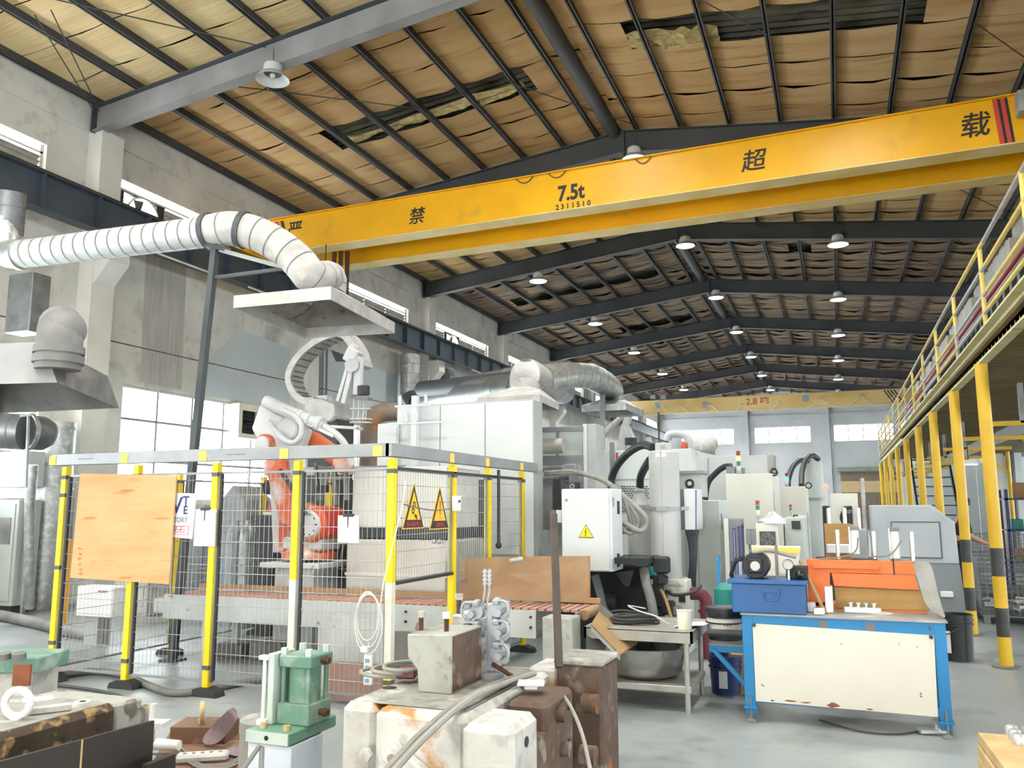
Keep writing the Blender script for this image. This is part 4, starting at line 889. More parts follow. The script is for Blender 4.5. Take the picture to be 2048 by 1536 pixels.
for pts in ((R(632, 925), R(640, 1000)), (R(668, 930), R(672, 1010)), (R(640, 960), R(690, 955)), (R(690, 930), R(694, 1000))): part('frame_bar', MB().bar(pts[0], pts[1], .05, .04), 'dust_dark', tl)
part('frame_plate', MB().prism([(p.x, p.z) for p in (R(634, 930), R(662, 935), R(652, 985), R(640, 985))], RY - .02, RY, 'y'), 'dust_dark', tl); part('clamp', MB().obox(R(645, 978, -.05), (.12, .08, .08)), 'robot_black', tl)
# cluster of pump gear behind the robot
pu = thing('pump_unit', 'dark oily pump unit and hoses behind the robot base', 'pump', (R(700, 1150).x, 8.9, 0))
for (px, py, s) in ((668, 1090, .16), (690, 1105, .14), (660, 1140, .2), (695, 1150, .22), (640, 1160, .18)): p = at(px, py, Y=8.9); part('housing', MB().box(p.x - s, p.x + s, 8.8, 9.1, p.z - s, p.z + s), 'robot_black', pu, bevel=.03)
for k in range(5): part('hose', MB().tube(smooth_path([at(655 + 12 * k, 1080, Y=8.75), at(640 + 14 * k, 1110 + 4 * k, Y=8.7), at(668 + 8 * k, 1150, Y=8.75)]), .014, 6), 'cable_grey' if k % 2 else 'robot_black', pu, smooth=True)
part('base_frame', MB().box(at(640, 1180, Y=8.9).x, at(720, 1180, Y=8.9).x, 8.8, 9.2, 0, .5), 'dust_dark', pu)
# drums and cabinets at the back of the cell
for j, (px, m_) in enumerate(((470, 'tray_grey'), (495, 'galv_dark'))):
    p = at(px, 1100, Y=9.6); solo('gas_cylinder', MB().lathe([(.13, 0), (.13, 1.15), (.1, 1.3), (.04, 1.36), (.04, 1.42)], (p.x, 9.6, 0), 16, caps=True), m_, 'tall grey gas cylinder behind the robot cell, %s' % ['outer one', 'one next to the robot'][j], 'gas cylinder', smooth=True)
t = thing('beacon_stand', 'dark valve stand with red beacon left of the robot', 'stand', (at(533, 1100, Y=8.9).x, 8.9, 0)); p = at(533, 1030, Y=8.9)
part('column', MB().box(p.x - .12, p.x + .1, 8.9, 9.1, 0, p.z), 'robot_black', t); part('beacon', MB().lathe([(.05, 0), (.05, .08), (.03, .11), (.001, .12)], p + Vector((0, .1, .04)), 12), 'motor_red', t, smooth=True); part('cap', MB().box(p.x - .09, p.x + .09, 8.95, 9.1, p.z, p.z + .04), 'box_white', t); part('motor', MB().cyl(at(535, 975, Y=8.95), at(552, 975, Y=8.95), .1, n=14), 'robot_black', t, smooth=True)
# ---- white ladle robot behind
LY = 10.6
def Lp(px, py, dy=0): return at(px, py, Y=LY + dy)
ld = thing('ladle_robot', 'white ladling robot with arched cable carrier behind the orange robot', 'robot', (Lp(663, 850).x, LY, 0))
c = Lp(662, 826); part('arm_housing', MB().prism([(p.x, p.z) for p in (Lp(632, 812), Lp(645, 803), Lp(660, 802), Lp(690, 812), Lp(691, 838), Lp(682, 847), Lp(660, 845), Lp(632, 832))], LY - .3, LY + .25, 'y'), 'dust_duct', ld, bevel=.02)
part('column', MB().box(c.x - .25, c.x + .25, LY - .2, LY + .25, 0, c.z - .12), 'robot_black', ld); part('table_plate', MB().bar(Lp(668, 854, -.3), Lp(720, 857, -.3), .2, .04), 'robot_white', ld)
ca = smooth_path([Lp(640, 803), Lp(618, 803), Lp(600, 790), Lp(589, 765), Lp(592, 742), Lp(608, 716), Lp(634, 692), Lp(662, 677), Lp(690, 671), Lp(706, 682), Lp(720, 705), Lp(728, 735)], 4)
m = MB(); 
for p in ca: pass
k = len(ca); hw, th = .17, .05
for i, p in enumerate(ca):
    d = (ca[min(i + 1, k - 1)] - ca[max(i - 1, 0)]).normalized(); nn = Vector((-d.z, 0, d.x))
    for a, b in ((-1, -1), (1, -1), (1, 1), (-1, 1)): m.v.append(p + Vector((0, a * hw, 0)) + nn * (b * th))
for i in range(k - 1):
    for j in range(4): m.f.append((i * 4 + j, i * 4 + (j + 1) % 4, i * 4 + 4 + (j + 1) % 4, i * 4 + 4 + j))
m.f += [(0, 1, 2, 3), tuple(4 * (k - 1) + j for j in (3, 2, 1, 0))]
part('cable_carrier', m, 'dust_duct', ld)
for i in range(2, k - 2, 2):
    d = (ca[i + 1] - ca[i - 1]).normalized(); nn = Vector((-d.z, 0, d.x)); part('carrier_link', MB().bar(ca[i] - nn * .052 - Vector((0, hw * .8, 0)), ca[i] - nn * .052 + Vector((0, hw * .8, 0)), .05, .012), 'dust_dark', ld)
part('tie_rod', MB().bar(Lp(676, 803, -.2), Lp(698, 727, -.2), .05), 'robot_white', ld); part('link_arm', MB().bar(Lp(690, 808, -.15), Lp(706, 738, -.15), .14, .08), 'robot_white', ld, bevel=.01)
part('knuckle', MB().obox(Lp(706, 712, -.15), (.22, .16, .22), ry=.5), 'robot_white', ld, bevel=.02); part('pivot', MB().cyl(Lp(703, 730, -.28), Lp(703, 730, 0), .1, n=16), 'robot_white', ld, smooth=True)
part('forearm', MB().bar(Lp(706, 690, -.15), Lp(720, 728, -.15), .12, .08), 'robot_white', ld); part('drop_arm', MB().bar(Lp(718, 722, -.15), Lp(716, 790, -.15), .13, .08), 'robot_white', ld, bevel=.01)
part('ladle_motor', MB().cyl(Lp(727, 772, -.2), Lp(727, 790, -.2), .09, n=14), 'robot_black', ld, smooth=True); part('motor_plate', MB().bar(Lp(705, 795, -.2), Lp(740, 798, -.2), .12, .04), 'dust_dark', ld)
for k2 in range(6): part('ladle_rod', MB().cyl(Lp(708 + k2 * 5, 796, -.2 + .05 * (k2 % 2)), Lp(706 + k2 * 5, 842, -.2 + .05 * (k2 % 2)), .011, n=6), 'robot_white', ld)
for y_ in (818, 838, 845): part('rod_plate', MB().bar(Lp(702, y_, -.2), Lp(742, y_, -.2), .08, .02), 'dust_duct', ld)
# chain hoist hanging behind
LY = 14.1 - .6
chn = thing('chain_hoist', 'dark chain hoist with three hanging chains behind the ladling robot', 'chain hoist', Lp(650, 800, .6))
for px in (641, 646, 654):
    a = Lp(px, 680, .6); b = Lp(px - 2, 798, .6); L2 = (a - b).length; nlk = 26
    lk = MB()
    for i in range(nlk):
        p = a.lerp(b, (i + .5) / nlk); w = .022; h = L2 / nlk * .62; ax = Vector((1, 0, 0)) if i % 2 else Vector((0, 1, 0))
        lk.tube([p + ax * (w * math.cos(s * 1.047)) + Vector((0, 0, h * math.sin(s * 1.047))) for s in range(6)], .009, 4, closed=True)
    part('chain', lk, 'f_dark', chn, kind='stuff')
part('hook_block', MB().prism([(p.x, p.z) for p in (Lp(630, 690), Lp(656, 700), Lp(660, 715), Lp(640, 714))], LY + .55, LY + .65, 'y'), 'f_dark', chn); part('suspension', MB().cyl(Lp(646, 690, .6), Vector((Lp(646, 690, .6).x, Lp(646, 690, .6).y, 6.96)), .012, n=6), 'f_dark', chn)
part('hoist_body', MB().obox(Lp(649, 798, .6), (.24, .2, .12)), 'robot_white', chn)

# ---- covered machines and lockers behind the cell
mat('tarp', '8f9092', '7c7d80', 3, .85, bump=.4, bscale=5); mat('drum_blue', '6f8fae', '5f7f9e', 3, .6)
for j, (a, b, c_, d, Y, m_, lab) in enumerate(((440, 985, 482, 1180, 10.9, 'tarp', 'grey tarpaulin covered machine behind the fence'), (366, 1010, 398, 1190, 11.4, 'tray_grey', 'grey locker behind the factory sign'), (500, 1030, 545, 1180, 11.0, 'dark_void', 'dark machine body left of the robot pedestal'), (640, 960, 700, 1180, 11.6, 'dust_dark', 'dim grey machine body behind the robot'), (230, 1120, 290, 1250, 9.8, 'dust_duct', 'pale grey box unit behind the second fence post'))):
    v = pbox(a, b, c_, d, Y, None, .7); m = MB().prism([(v[0], 0), (v[1], 0), (v[1], v[5] - .12), (v[1] - .12, v[5] - .02), (v[0] + (v[1] - v[0]) * .5, v[5] + (.12 if m_ == 'tarp' else 0)), (v[0] + .1, v[5] - .03), (v[0], v[5] - .15)] if m_ == 'tarp' else [(v[0], 0), (v[1], 0), (v[1], v[5]), (v[0], v[5])], Y, Y + .7, 'y')
    t = thing('cell_machine', lab, 'machine', ((v[0] + v[1]) / 2, Y, 0)); part('body', m, m_, t, bevel=.02); part('panel', MB().box(v[0] + .06, v[1] - .06, Y - .012, Y, .15, v[5] * .6), m_, t, bevel=.004)
p = at(487, 1060, Y=10.5); t = thing('plastic_drum', 'pale blue plastic drum behind the fence', 'drum', (p.x, 10.5, 0)); part('body', MB().lathe([(.001, 0), (.26, 0), (.28, .05), (.28, .85), (.25, .92), (.001, .92)], (p.x, 10.5, 0), 22), 'drum_blue', t, smooth=True); part('hoop', MB().lathe([(.28, -.015), (.295, 0), (.28, .015)], (p.x, 10.5, .45), 22), 'drum_blue', t, smooth=True)
for j, (x0, x1_, z) in enumerate(((360, 540, 1128), (545, 700, 1134))): v = rect(x0, z, x1_, z + 6, 8.6); part('inner_rail', MB().box(v[0], v[1], 8.6, 8.65, v[2], v[3]), 'f_alu', fe)
# ================================================================ DIE CASTING MACHINES
mat('m_white', 'd9dcdc', 'cfd3d3', 1.5, .5); mat('m_green', 'cfd6d2', 'c3cbc7', 1.2, .55); mat('m_cream', 'e6e5da', 'dad9ce', 1.5, .5); mat('m_grey', 'b9bbb9', 'a9abaa', 2, .55)
mat('m_black', '24282b', '1b1f22', 3, .6); mat('seam', '9fa4a4', None); mat('knob_black', '1f2022', None, rough=.35); mat('hose_black', '33383b', '262a2d', 9, .5); mat('hose_grey', '9b9992', '85837c', 6, .6)
mat('beacon_red', '9c2f33', None, rough=.3); mat('beacon_green', '2f7a68', None, rough=.3); mat('beacon_amber', 'f4c648', None, rough=.3, emit='ffcf5a', estr=3); mat('beacon_lit_green', '3fd3a0', None, emit='4be0ac', estr=2.2); mat('beacon_lit_red', 'ff5a48', None, emit='ff5a40', estr=4)
mat('teal', '1f8a86', '187672', 3, .5); mat('blue_paint', '2a8cc4', '1f7db5', 2, .5); mat('blue_tank', '235a94', '1d4f86', 2.5, .45); mat('purple_frame', '5a5a9c', None)
def cab(t, x0, y0, x1, y1, Y, xs=None, depth=.4, m_='m_white', floor=True, name='body'):
    v = pbox(x0, y0, x1, y1, Y, xs, depth); z0 = 0 if floor else v[4]
    part(name, MB().box(v[0], v[1], v[2], v[3], z0, v[5]), m_, t, bevel=.008); return v
# machine 1: white guard housing
g = thing('guard_housing', 'large white panelled guard housing of the nearest casting machine', 'machine', (-4.3, 10.2, 0))
v = pbox(793, 812, 1068, 1115, 9.95, 1086); Zt = v[5]
part('frame', MB().box(v[0], v[1], v[2] + .02, v[3], 0, Zt), 'm_grey', g, bevel=.008)
xs_ = [at(a, 860, Y=9.95).x for a in (793, 880, 970, 1066)]
for a, b in zip(xs_[:-1], xs_[1:]): part('guard_panel', MB().box(a + .006, b - .006, 9.95, 9.97, 1.0, Zt - .02), 'm_white', g, bevel=.004)
part('corner_post', MB().box(v[1] - .14, v[1], v[2] - .02, v[2] + .04, 0, 2.05), 'm_white', g)
v2 = pbox(755, 848, 795, 930, 9.9, None, .7); part('side_box', MB().box(v2[0], v2[1], v2[2], v2[3], .8, v2[5]), 'm_white', g, bevel=.01); part('side_panel', MB().box(v2[0] + .05, v2[1] - .02, v2[2] - .012, v2[2], v2[4], v2[5] - .06), 'm_white', g)
sf = thing('sprayer_post', 'white slotted post with cross arms and fittings on the guard housing', 'post', at(831, 880, Y=9.8)); p = at(831, 792, Y=9.8); b = at(829, 900, Y=9.8)
part('post', MB().bar(Vector((p.x, 9.8, 0)), p, .08), 'm_white', sf); 
for (a, y_, c_) in ((790, 813, 862), (775, 848, 884)): part('cross_arm', MB().bar(at(a, y_, Y=9.76), at(c_, y_ - 4, Y=9.76), .025), 'm_white', sf)
for (a, y_) in ((800, 800), (852, 798), (813, 835), (834, 832)): part('nozzle', MB().cyl(at(a, y_ - 8, Y=9.74), at(a, y_ + 10, Y=9.74), .022, n=8), 'm_white', sf, smooth=True)
# machine 1 frame right of the housing
fr = thing('clamping_unit', 'pale aluminium framed machine section with grey cylinder right of the housing', 'machine', (-2.9, 12.2, 0))
MY = 12.3
v = pbox(1080, 855, 1168, 1110, MY, None, .1); part('back_panel', MB().box(v[0], v[1], MY, MY + .1, 0, v[5]), 'm_green', fr)
v = pbox(1174, 848, 1196, 1100, MY - .3, None, .5); part('column', MB().box(v[0], v[1], v[2], v[3], 0, v[5]), 'm_grey', fr, bevel=.01); part('profile', MB().box(v[0] - .06, v[0], v[2] - .02, v[2] + .05, 0, v[5]), 'm_white', fr)
for y_ in (860, 917, 926): part('rail', MB().bar(at(1086, y_, Y=MY - .3), at(1168, y_ - 2, Y=MY - .3), .08, .07), 'f_alu', fr)
part('divider', MB().bar(at(1115, 862, Y=MY - .05), at(1115, 915, Y=MY - .05), .04), 'f_alu', fr)
part('cylinder', MB().cyl(at(1080, 893, Y=MY - .5), at(1128, 891, Y=MY - .5), .115, n=20), 'furn_steel', fr, smooth=True)
for y_ in (940, 958): part('slide_bar', MB().cyl(at(1086, y_, Y=MY - .4), at(1150, y_ - 3, Y=MY - .4), .03, n=8), 'dust_dark', fr, smooth=True)
part('manifold', MB().obox(at(1142, 938, Y=MY - .5), (.2, .15, .14)).obox(at(1155, 936, Y=MY - .5), (.12, .1, .08)), 'f_alu', fr, bevel=.01); part('valve_block', MB().obox(at(1150, 958, Y=MY - .5), (.14, .15, .1)), 'dust_dark', fr)
part('lower_body', MB().box(*pbox(1085, 962, 1150, 1060, MY - .3, None, .3)), 'dust_dark', fr); part('dark_plate', MB().box(*pbox(1103, 955, 1121, 1040, 10.4, None, .25)), 'm_black', fr, bevel=.02)
# dark body below
db = thing('machine_bed', 'black machine bed with ledge carrying the electrical cabinet', 'machine', (-1.9, 9.4, 0))
v = pbox(1092, 1030, 1300, 1240, 9.1, None, 1.2); part('bed', MB().box(v[0], v[1] - .05, 9.35, 10.4, 0, .95), 'm_black', db, bevel=.02)
p0, p1 = at(1245, 1118, Y=8.9), at(1318, 1112, Y=9.5); part('ledge', MB().box(p0.x - .3, at(1312, 1115, Y=9.2).x, 8.75, 9.35, p0.z - .04, p0.z + .02), 'm_black', db)
for k in range(4): part('ledge_bolt', MB().cyl((p0.x + .05 + k * .08, 8.85, p0.z + .02), (p0.x + .05 + k * .08, 8.85, p0.z + .03), .012, n=6), 'dust_dark', db)
part('gusset', MB().prism([(p.x, p.z) for p in (at(1230, 1145, Y=8.9), at(1268, 1140, Y=8.9), at(1260, 1172, Y=8.9), at(1250, 1172, Y=8.9))], 8.88, 8.92, 'y'), 'm_black', db)
part('leg_strut', MB().bar(at(1190, 1150, Y=9.0), at(1214, 1235, Y=9.0), .07), 'tray_grey', db); part('pump_motor', MB().cyl(at(1212, 1205, Y=9.1), at(1235, 1205, Y=9.1), .1, n=14), 'm_black', db, smooth=True)
part('post_strut', MB().bar(at(1105, 1020, Y=9.2), at(1110, 1110, Y=9.2), .05), 'dust_dark', db)
# electrical cabinet
ec_ = thing('electrical_cabinet', 'white electrical cabinet with yellow lightning triangle', 'cabinet', at(1180, 1144, Y=8.7)); v = cab(ec_, 1123, 978, 1226, 1144, 8.7, 1245, floor=False)
dr1 = part('door', MB().box(v[0] + .005, v[1] - .03, v[2] - .018, v[2], v[4] + .01, v[5] - .01), 'm_white', ec_, bevel=.004); c = at(1133, 1000, Y=8.68); part('lock', MB().cyl(c, c + Vector((0, -.012, 0)), .014, n=12), 'f_alu', dr1)
for py in (1004, 1128): p = at(1227, py, Y=8.69); part('hinge', MB().cyl(p - Vector((0, 0, .05)), p + Vector((0, 0, .05)), .01, n=8), 'f_alu', dr1)
c = at(1172, 1064, Y=8.68); s = .085
part('sign_border', MB().prism([(c.x - s, c.z - s * .72), (c.x + s, c.z - s * .72), (c.x, c.z + s * .95)], 8.678, 8.681, 'y'), 'ink', dr1); s = .077; part('sign_face', MB().prism([(c.x - s, c.z - s * .7), (c.x + s, c.z - s * .7), (c.x, c.z + s * .92)], 8.6765, 8.678, 'y'), 'f_yellow', dr1)
part('lightning', MB().tube([c + Vector((.012, -.025, .035)), c + Vector((-.006, -.025, -.002)), c + Vector((.008, -.025, .004)), c + Vector((-.004, -.025, -.045))], .0035, 4), 'ink', dr1)
for px in (1144, 1226): p = at(px, 973, Y=8.85); part('lifting_eye', MB().tube([p + Vector((.025 * math.cos(a * .785), 0, .025 * math.sin(a * .785))) for a in range(8)], .007, 6, closed=True), 'f_alu', ec_)
for py in (1015, 1120): p = at(1238, py, X=v[1] + .004); part('vent', MB().box(v[1], v[1] + .008, p.y - .07, p.y + .02, p.z - .07, p.z + .07), 'knob_black', ec_)
part('small_box', MB().box(*pbox(1112, 1020, 1123, 1045, 8.8, None, .1)), 'm_white', ec_)
# white guard of machine beyond + perforated panel
g2 = thing('guard_housing', 'white guard panel with slotted vent holes behind the tall cylinder', 'machine', (-2.0, 13.4, 0)); v = pbox(1190, 902, 1312, 1100, 13.4, None, .6); part('panel', MB().box(v[0], v[1] + .6, v[2], v[3], 0, v[5]), 'm_green', g2, bevel=.01)
hl = MB()
for i in range(10):
    for j in range(12):
        p = at(1243 + i * 5.6 + (j % 2) * 2.8, 973 + j * 4.6, Y=13.39); hl.box(p.x - .015, p.x + .015, 13.385, 13.4, p.z - .007, p.z + .007)
part('vent_slots', hl, 'knob_black', g2, kind='stuff'); part('seam_line', MB().bar(at(1192, 960, Y=13.395), at(1300, 958, Y=13.395), .012), 'seam', g2)
p2_ = at(1224, 885, Y=13.2); part('post', MB().bar((p2_.x, 13.2, 1), p2_, .07), 'f_alu', g2)
for px in (1203, 1234): part('bottle_clip', MB().cyl(at(px, 905, Y=13.2), at(px, 920, Y=13.2), .02, n=8), 'motor_red', g2)
# accumulator cylinder
ac = thing('accumulator', 'tall pale grey accumulator cylinder with clamp band', 'cylinder', at(1335, 1160, Y=9.6)); b = at(1334, 1160, Y=9.6); t_ = at(1327, 902, Y=9.6); rr = .172
part('cylinder', MB().lathe([(rr, 0), (rr, t_.z - b.z - .02), (rr - .02, t_.z - b.z)], (t_.x, 9.6, b.z), 28), 'm_grey', ac, smooth=True); zt2 = t_.z
part('cap', MB().lathe([(.095, 0), (.095, .09), (.085, .1), (.001, .1)], (t_.x, 9.6, zt2 - .01), 22), 'm_grey', ac, smooth=True); part('cap_plate', MB().cyl((t_.x, 9.6, zt2 - .005), (t_.x, 9.6, zt2), rr - .02, n=28), 'm_grey', ac)
c = at(1325, 893, Y=9.5); part('gauge_port', MB().cyl(c, c + Vector((0, -.02, 0)), .022, n=14), 'f_alu', ac, smooth=True); c = at(1322, 910, Y=9.44); part('name_plate', MB().box(c.x - .06, c.x + .06, 9.425, 9.432, c.z - .02, c.z + .02), 'furn_steel', ac)
zb_ = at(1330, 1017, Y=9.6).z; part('clamp_band', MB().lathe([(rr, -.02), (rr + .012, -.02), (rr + .012, .02), (rr, .02)], (t_.x, 9.6, zb_), 28), 'f_alu', ac, smooth=True); part('clamp_ear', MB().box(t_.x - .06, t_.x + .06, 9.4, 9.43, zb_ - .025, zb_ + .025).box(t_.x - .26, t_.x + .26, 9.59, 9.61, zb_ - .02, zb_ + .02), 'f_alu', ac)
part('weld_seam', MB().box(t_.x - .004, t_.x + .004, 9.6 - rr - .003, 9.6 - rr + .003, b.z, zt2), 'seam', ac)
vb = pbox(1326, 1160, 1376, 1235, 9.4, None, .45); part('valve_base', MB().box(vb[0], vb[1], vb[2], vb[3], 0, vb[5]), 'm_cream', ac, bevel=.01); part('flange', MB().box(b.x - .2, b.x + .22, 9.38, 9.82, b.z - .03, b.z + .02), 'm_cream', ac)
c = at(1364, 1197, Y=9.39); part('label_plate', MB().box(c.x - .035, c.x + .035, 9.385, 9.4, c.z - .04, c.z + .04), 'ink', ac); part('label_red', MB().box(c.x - .035, c.x + .035, 9.382, 9.386, c.z + .02, c.z + .04), 'print_crimson', ac)
for (px, py) in ((1340, 1180), (1356, 1170), (1352, 1225)): part('bolt', MB().cyl(at(px, py, Y=9.4), at(px, py, Y=9.36), .02, n=8), 'f_alu', ac)
# bottle
bt = at(1281, 1080, Y=10.6); solo('nitrogen_bottle', MB().lathe([(.16, 0), (.16, at(1281, 1010, Y=10.6).z), (.1, at(1281, 1000, Y=10.6).z), (.06, at(1281, 985, Y=10.6).z), (.07, at(1281, 982, Y=10.6).z), (.03, at(1281, 968, Y=10.6).z)], (bt.x, 10.6, 0), 20, caps=True), 'm_grey', 'grey shouldered bottle with hose left of the tall cylinder', 'bottle', smooth=True)
# hoses
def hose(pts, r, m_, label, name='hydraulic_hose'): return solo(name, MB().tube(smooth_path(pts, 8), r, 10), m_, label, 'hose', smooth=True)
H = lambda px, py, Y: at(px, py, Y=Y)
hose([H(1306, 895, 9.7), H(1285, 890, 9.9), H(1258, 905, 10.2), H(1235, 930, 10.4), H(1224, 955, 10.5), H(1222, 985, 10.5)], .05, 'hose_black', 'thick black hose arching left from the accumulator cap')
hose([H(1300, 920, 10.0), H(1290, 935, 10.3), H(1281, 955, 10.5), H(1280, 975, 10.6)], .05, 'hose_black', 'thick black hose dropping onto the grey bottle')
for j, (a, b_, r) in enumerate((((1090, 945), 1276, .026), ((1090, 949), 1262, .024), ((1120, 946), 1292, .03))):
    hose([H(a[0], a[1], 10.6), H(1150, a[1] - 2, 10.3), H(1205, 960, 9.8), H(1245, 990, 9.4), H(b_ - 4, 1030, 9.3), H(b_, 1050, 9.3), H(b_ - 14, 1066 - 2 * j, 9.25), H(1246, 1060 - 8 * j, 9.2)], r, 'hose_grey', 'grey hydraulic hose looping right of the electrical cabinet, %s' % ['middle one', 'inner one', 'outermost one'][j])
hose([H(1288, 1140, 9.0), H(1292, 1165, 8.9), H(1302, 1200, 8.85), H(1308, 1240, 8.8)], .05, 'dust_dark', 'fat grey corrugated hose below the black ledge', 'suction_hose')
hose([H(1322, 1180, 9.1), H(1330, 1195, 9.0), H(1338, 1220, 8.95), H(1345, 1245, 8.9)], .018, 'wood_tan', 'thin brown hose beside the valve block')
hose([H(1333, 1182, 9.2), H(1350, 1190, 9.1), H(1385, 1185, 9.1), H(1402, 1172, 9.2)], .018, 'hose_black', 'black hose across the valve base')
mc = thing('valve_manifold', 'dark green valve manifold under the ledge', 'valve', H(1320, 1170, 9.0)); 
for (px, py, s, m_) in ((1322, 1130, .09, 'm_black'), (1305, 1140, .06, 'teal'), (1318, 1200, .08, 'm_black'), (1336, 1215, .07, 'm_black'), (1355, 1222, .05, 'dust_dark'), (1325, 1160, .05, 'm_black')): part('valve_body', MB().obox(H(px, py, 9.15), (2 * s, .16, 2 * s)), m_, mc, bevel=.02)
part('stand', MB().box(H(1318, 1200, 9.15).x - .05, H(1318, 1200, 9.15).x + .05, 9.1, 9.2, 0, H(1318, 1130, 9.15).z), 'm_black', mc)
# meter box, control box, cable bundle, grey green cabinet
gc = thing('power_cabinet', 'grey green power cabinet behind the accumulator', 'cabinet', (-.9, 11, 0)); v = cab(gc, 1356, 1001, 1446, 1200, 11.0, 1462, m_='m_green')
part('name_plate', MB().box(v[1], v[1] + .01, v[2] + .1, v[2] + .18, 1.3, 1.5), 'tray_grey', gc)
mx_ = thing('meter_box', 'grey meter box with round black gauge above the control box', 'box', H(1385, 994, 10.2)); v = cab(mx_, 1356, 948, 1405, 994, 10.2, 1415, m_='m_grey', floor=False); part('lid', MB().box(v[0] - .03, v[1] + .03, v[2] - .04, v[3] + .02, v[5], v[5] + .035), 'tray_grey', mx_)
c = H(1380, 967, 10.19); part('gauge', MB().lathe([(.05, 0), (.055, -.02), (.04, -.03), (.001, -.022)], c, 18, (0, 1, 0)), 'knob_black', mx_, smooth=True); part('gauge_face', MB().cyl(c + Vector((0, -.024, 0)), c + Vector((0, -.032, 0)), .026, n=14), 'furn_steel', mx_)
part('door_outline', MB().box(v[0] + .03, v[1] - .05, v[2] - .006, v[2], v[4] + .04, v[5] - .03), 'm_grey', mx_); part('support_post', MB().box(v[0] + .05, v[0] + .15, v[2] + .02, v[3], 0, v[4]), 'm_grey', mx_)
kb = thing('control_box', 'open white control box on a bundle of black cables', 'box', H(1385, 1060, 9.7)); v = cab(kb, 1367, 978, 1393, 1060, 9.7, 1405, m_='m_white', floor=False)
q = [H(1358, 978, 9.75), H(1367, 978, 9.7), H(1367, 1060, 9.7), H(1358, 1060, 9.75)]; part('open_door', MB().prism([(p.x, p.z) for p in q], 9.76, 9.8, 'y'), 'tray_grey', kb); part('door_edge', MB().bar(q[0], q[3], .02), 'm_white', kb)
part('blue_trim', MB().bar(H(1392, 979, 9.69), H(1392, 1059, 9.69), .012), 'purple_frame', kb); part('back_stay', MB().box(v[0] + .02, v[0] + .08, 9.85, 10.0, 0, v[4]), 'm_grey', kb)
for k in range(5): part('cable', MB().tube(smooth_path([H(1374 + k * 5, 1060, 9.75), H(1380 + k * 2.5, 1085, 9.72), H(1383 + k * 1.6, 1120, 9.7), H(1380 + k * 2, 1155, 9.72), H(1376 + k * 3, 1172, 9.75)]), .025, 8), 'hose_black', kb, smooth=True)
# maroon pipe, teal tank, blue post
c = H(1404, 1200, 9.3); t = thing('maroon_pipe', 'dark maroon pipe elbow on the floor beside the valve base', 'pipe', (c.x, 9.3, 0)); mat('maroon', '6e3038', '5c262e', 3, .5)
part('pipe', MB().tube(smooth_path([(c.x - .12, 9.3, c.z + .06), (c.x - .02, 9.3, c.z + .06), (c.x + .04, 9.3, c.z), (c.x + .04, 9.3, c.z - .1), (c.x + .04, 9.3, 0)]), .065, 12), 'maroon', t, smooth=True); part('flange', MB().cyl((c.x + .04, 9.3, c.z - .1), (c.x + .04, 9.3, c.z - .13), .085, n=14), 'maroon', t)
solo('blue_post', MB().box(*pbox(1432, 1111, 1443, 1240, 8.4, None, .06)[:4], 0, H(1432, 1111, 8.4).z), 'blue_paint', 'bright blue flat post left of the blue tank', 'post')
c = H(1455, 1200, 8.0); t = thing('teal_drum', 'teal drum standing behind the blue tank', 'drum', (c.x, 8.0, 0)); part('body', MB().lathe([(.12, 0), (.12, c.z - .05), (.115, c.z + .1), (.06, c.z + .15), (.001, c.z + .155)], (c.x, 8.0, 0), 20), 'teal', t, smooth=True); part('hoop', MB().lathe([(.12, -.01), (.128, 0), (.12, .01)], (c.x, 8.0, c.z - .05), 20), 'teal', t, smooth=True)
# row behind: cream cabinets of machines two and three
def beacon(px, py0, py1, Y, label, cols, stem=0):
    a = H(px, py0, Y); b = H(px, py1, Y); h = (a.z - b.z) / len(cols); r = h * .42; t = thing('signal_tower', label, 'signal lamp', (a.x, Y, b.z - stem))
    for i, m_ in enumerate(cols): part('lens', MB().lathe([(r, .004), (r, h - .004), (r * .9, h)] + ([(.001, h)] if i == 0 else []), (a.x, Y, a.z - h * (i + 1)), 14), m_, t, smooth=True)
    part('base', MB().lathe([(r * 1.1, 0), (r * 1.1, -h * .5), (r * .5, -h * .6)], (a.x, Y, b.z), 14), 'm_grey', t, smooth=True); part('stem', MB().cyl((a.x, Y, b.z - stem), (a.x, Y, b.z), r * .3, n=8), 'm_grey', t); return t
def eyes(t, pts, Y):
    for px, py in pts: p = H(px, py, Y); part('lifting_eye', MB().tube([p + Vector((.06 * math.cos(a * .785), 0, .06 * math.sin(a * .785))) for a in range(8)], .015, 6, closed=True), 'f_dark', t)
m2 = thing('machine_cabinet', 'big cream machine cabinet below the amber signal lamp', 'cabinet', (-.3, 15.5, 0)); v = cab(m2, 1451, 948, 1556, 1200, 15.5, 1564, m_='m_cream'); eyes(m2, ((1548, 945),), 15.6); part('door_seam', MB().box(v[1] - .01, v[1] + .004, v[2] + .2, v[2] + .22, .8, v[5] - .3), 'seam', m2)
beacon(1476, 902, 942, 15.6, 'amber lit signal tower on the big cream cabinet', ('beacon_red', 'beacon_amber', 'beacon_green', 'm_white'), .06)
for k, (px, py) in enumerate(((1462, 940), (1481, 943))): part('fitting', MB().obox(H(px, py, 15.7), (.15, .15, .12)), 'tray_grey', m2)
hose([H(1462, 932, 15.8), H(1448, 934, 15.9), H(1432, 946, 16), H(1416, 966, 16), H(1410, 1000, 16)], .055, 'hose_black', 'black hose arching left of the big cream cabinet')
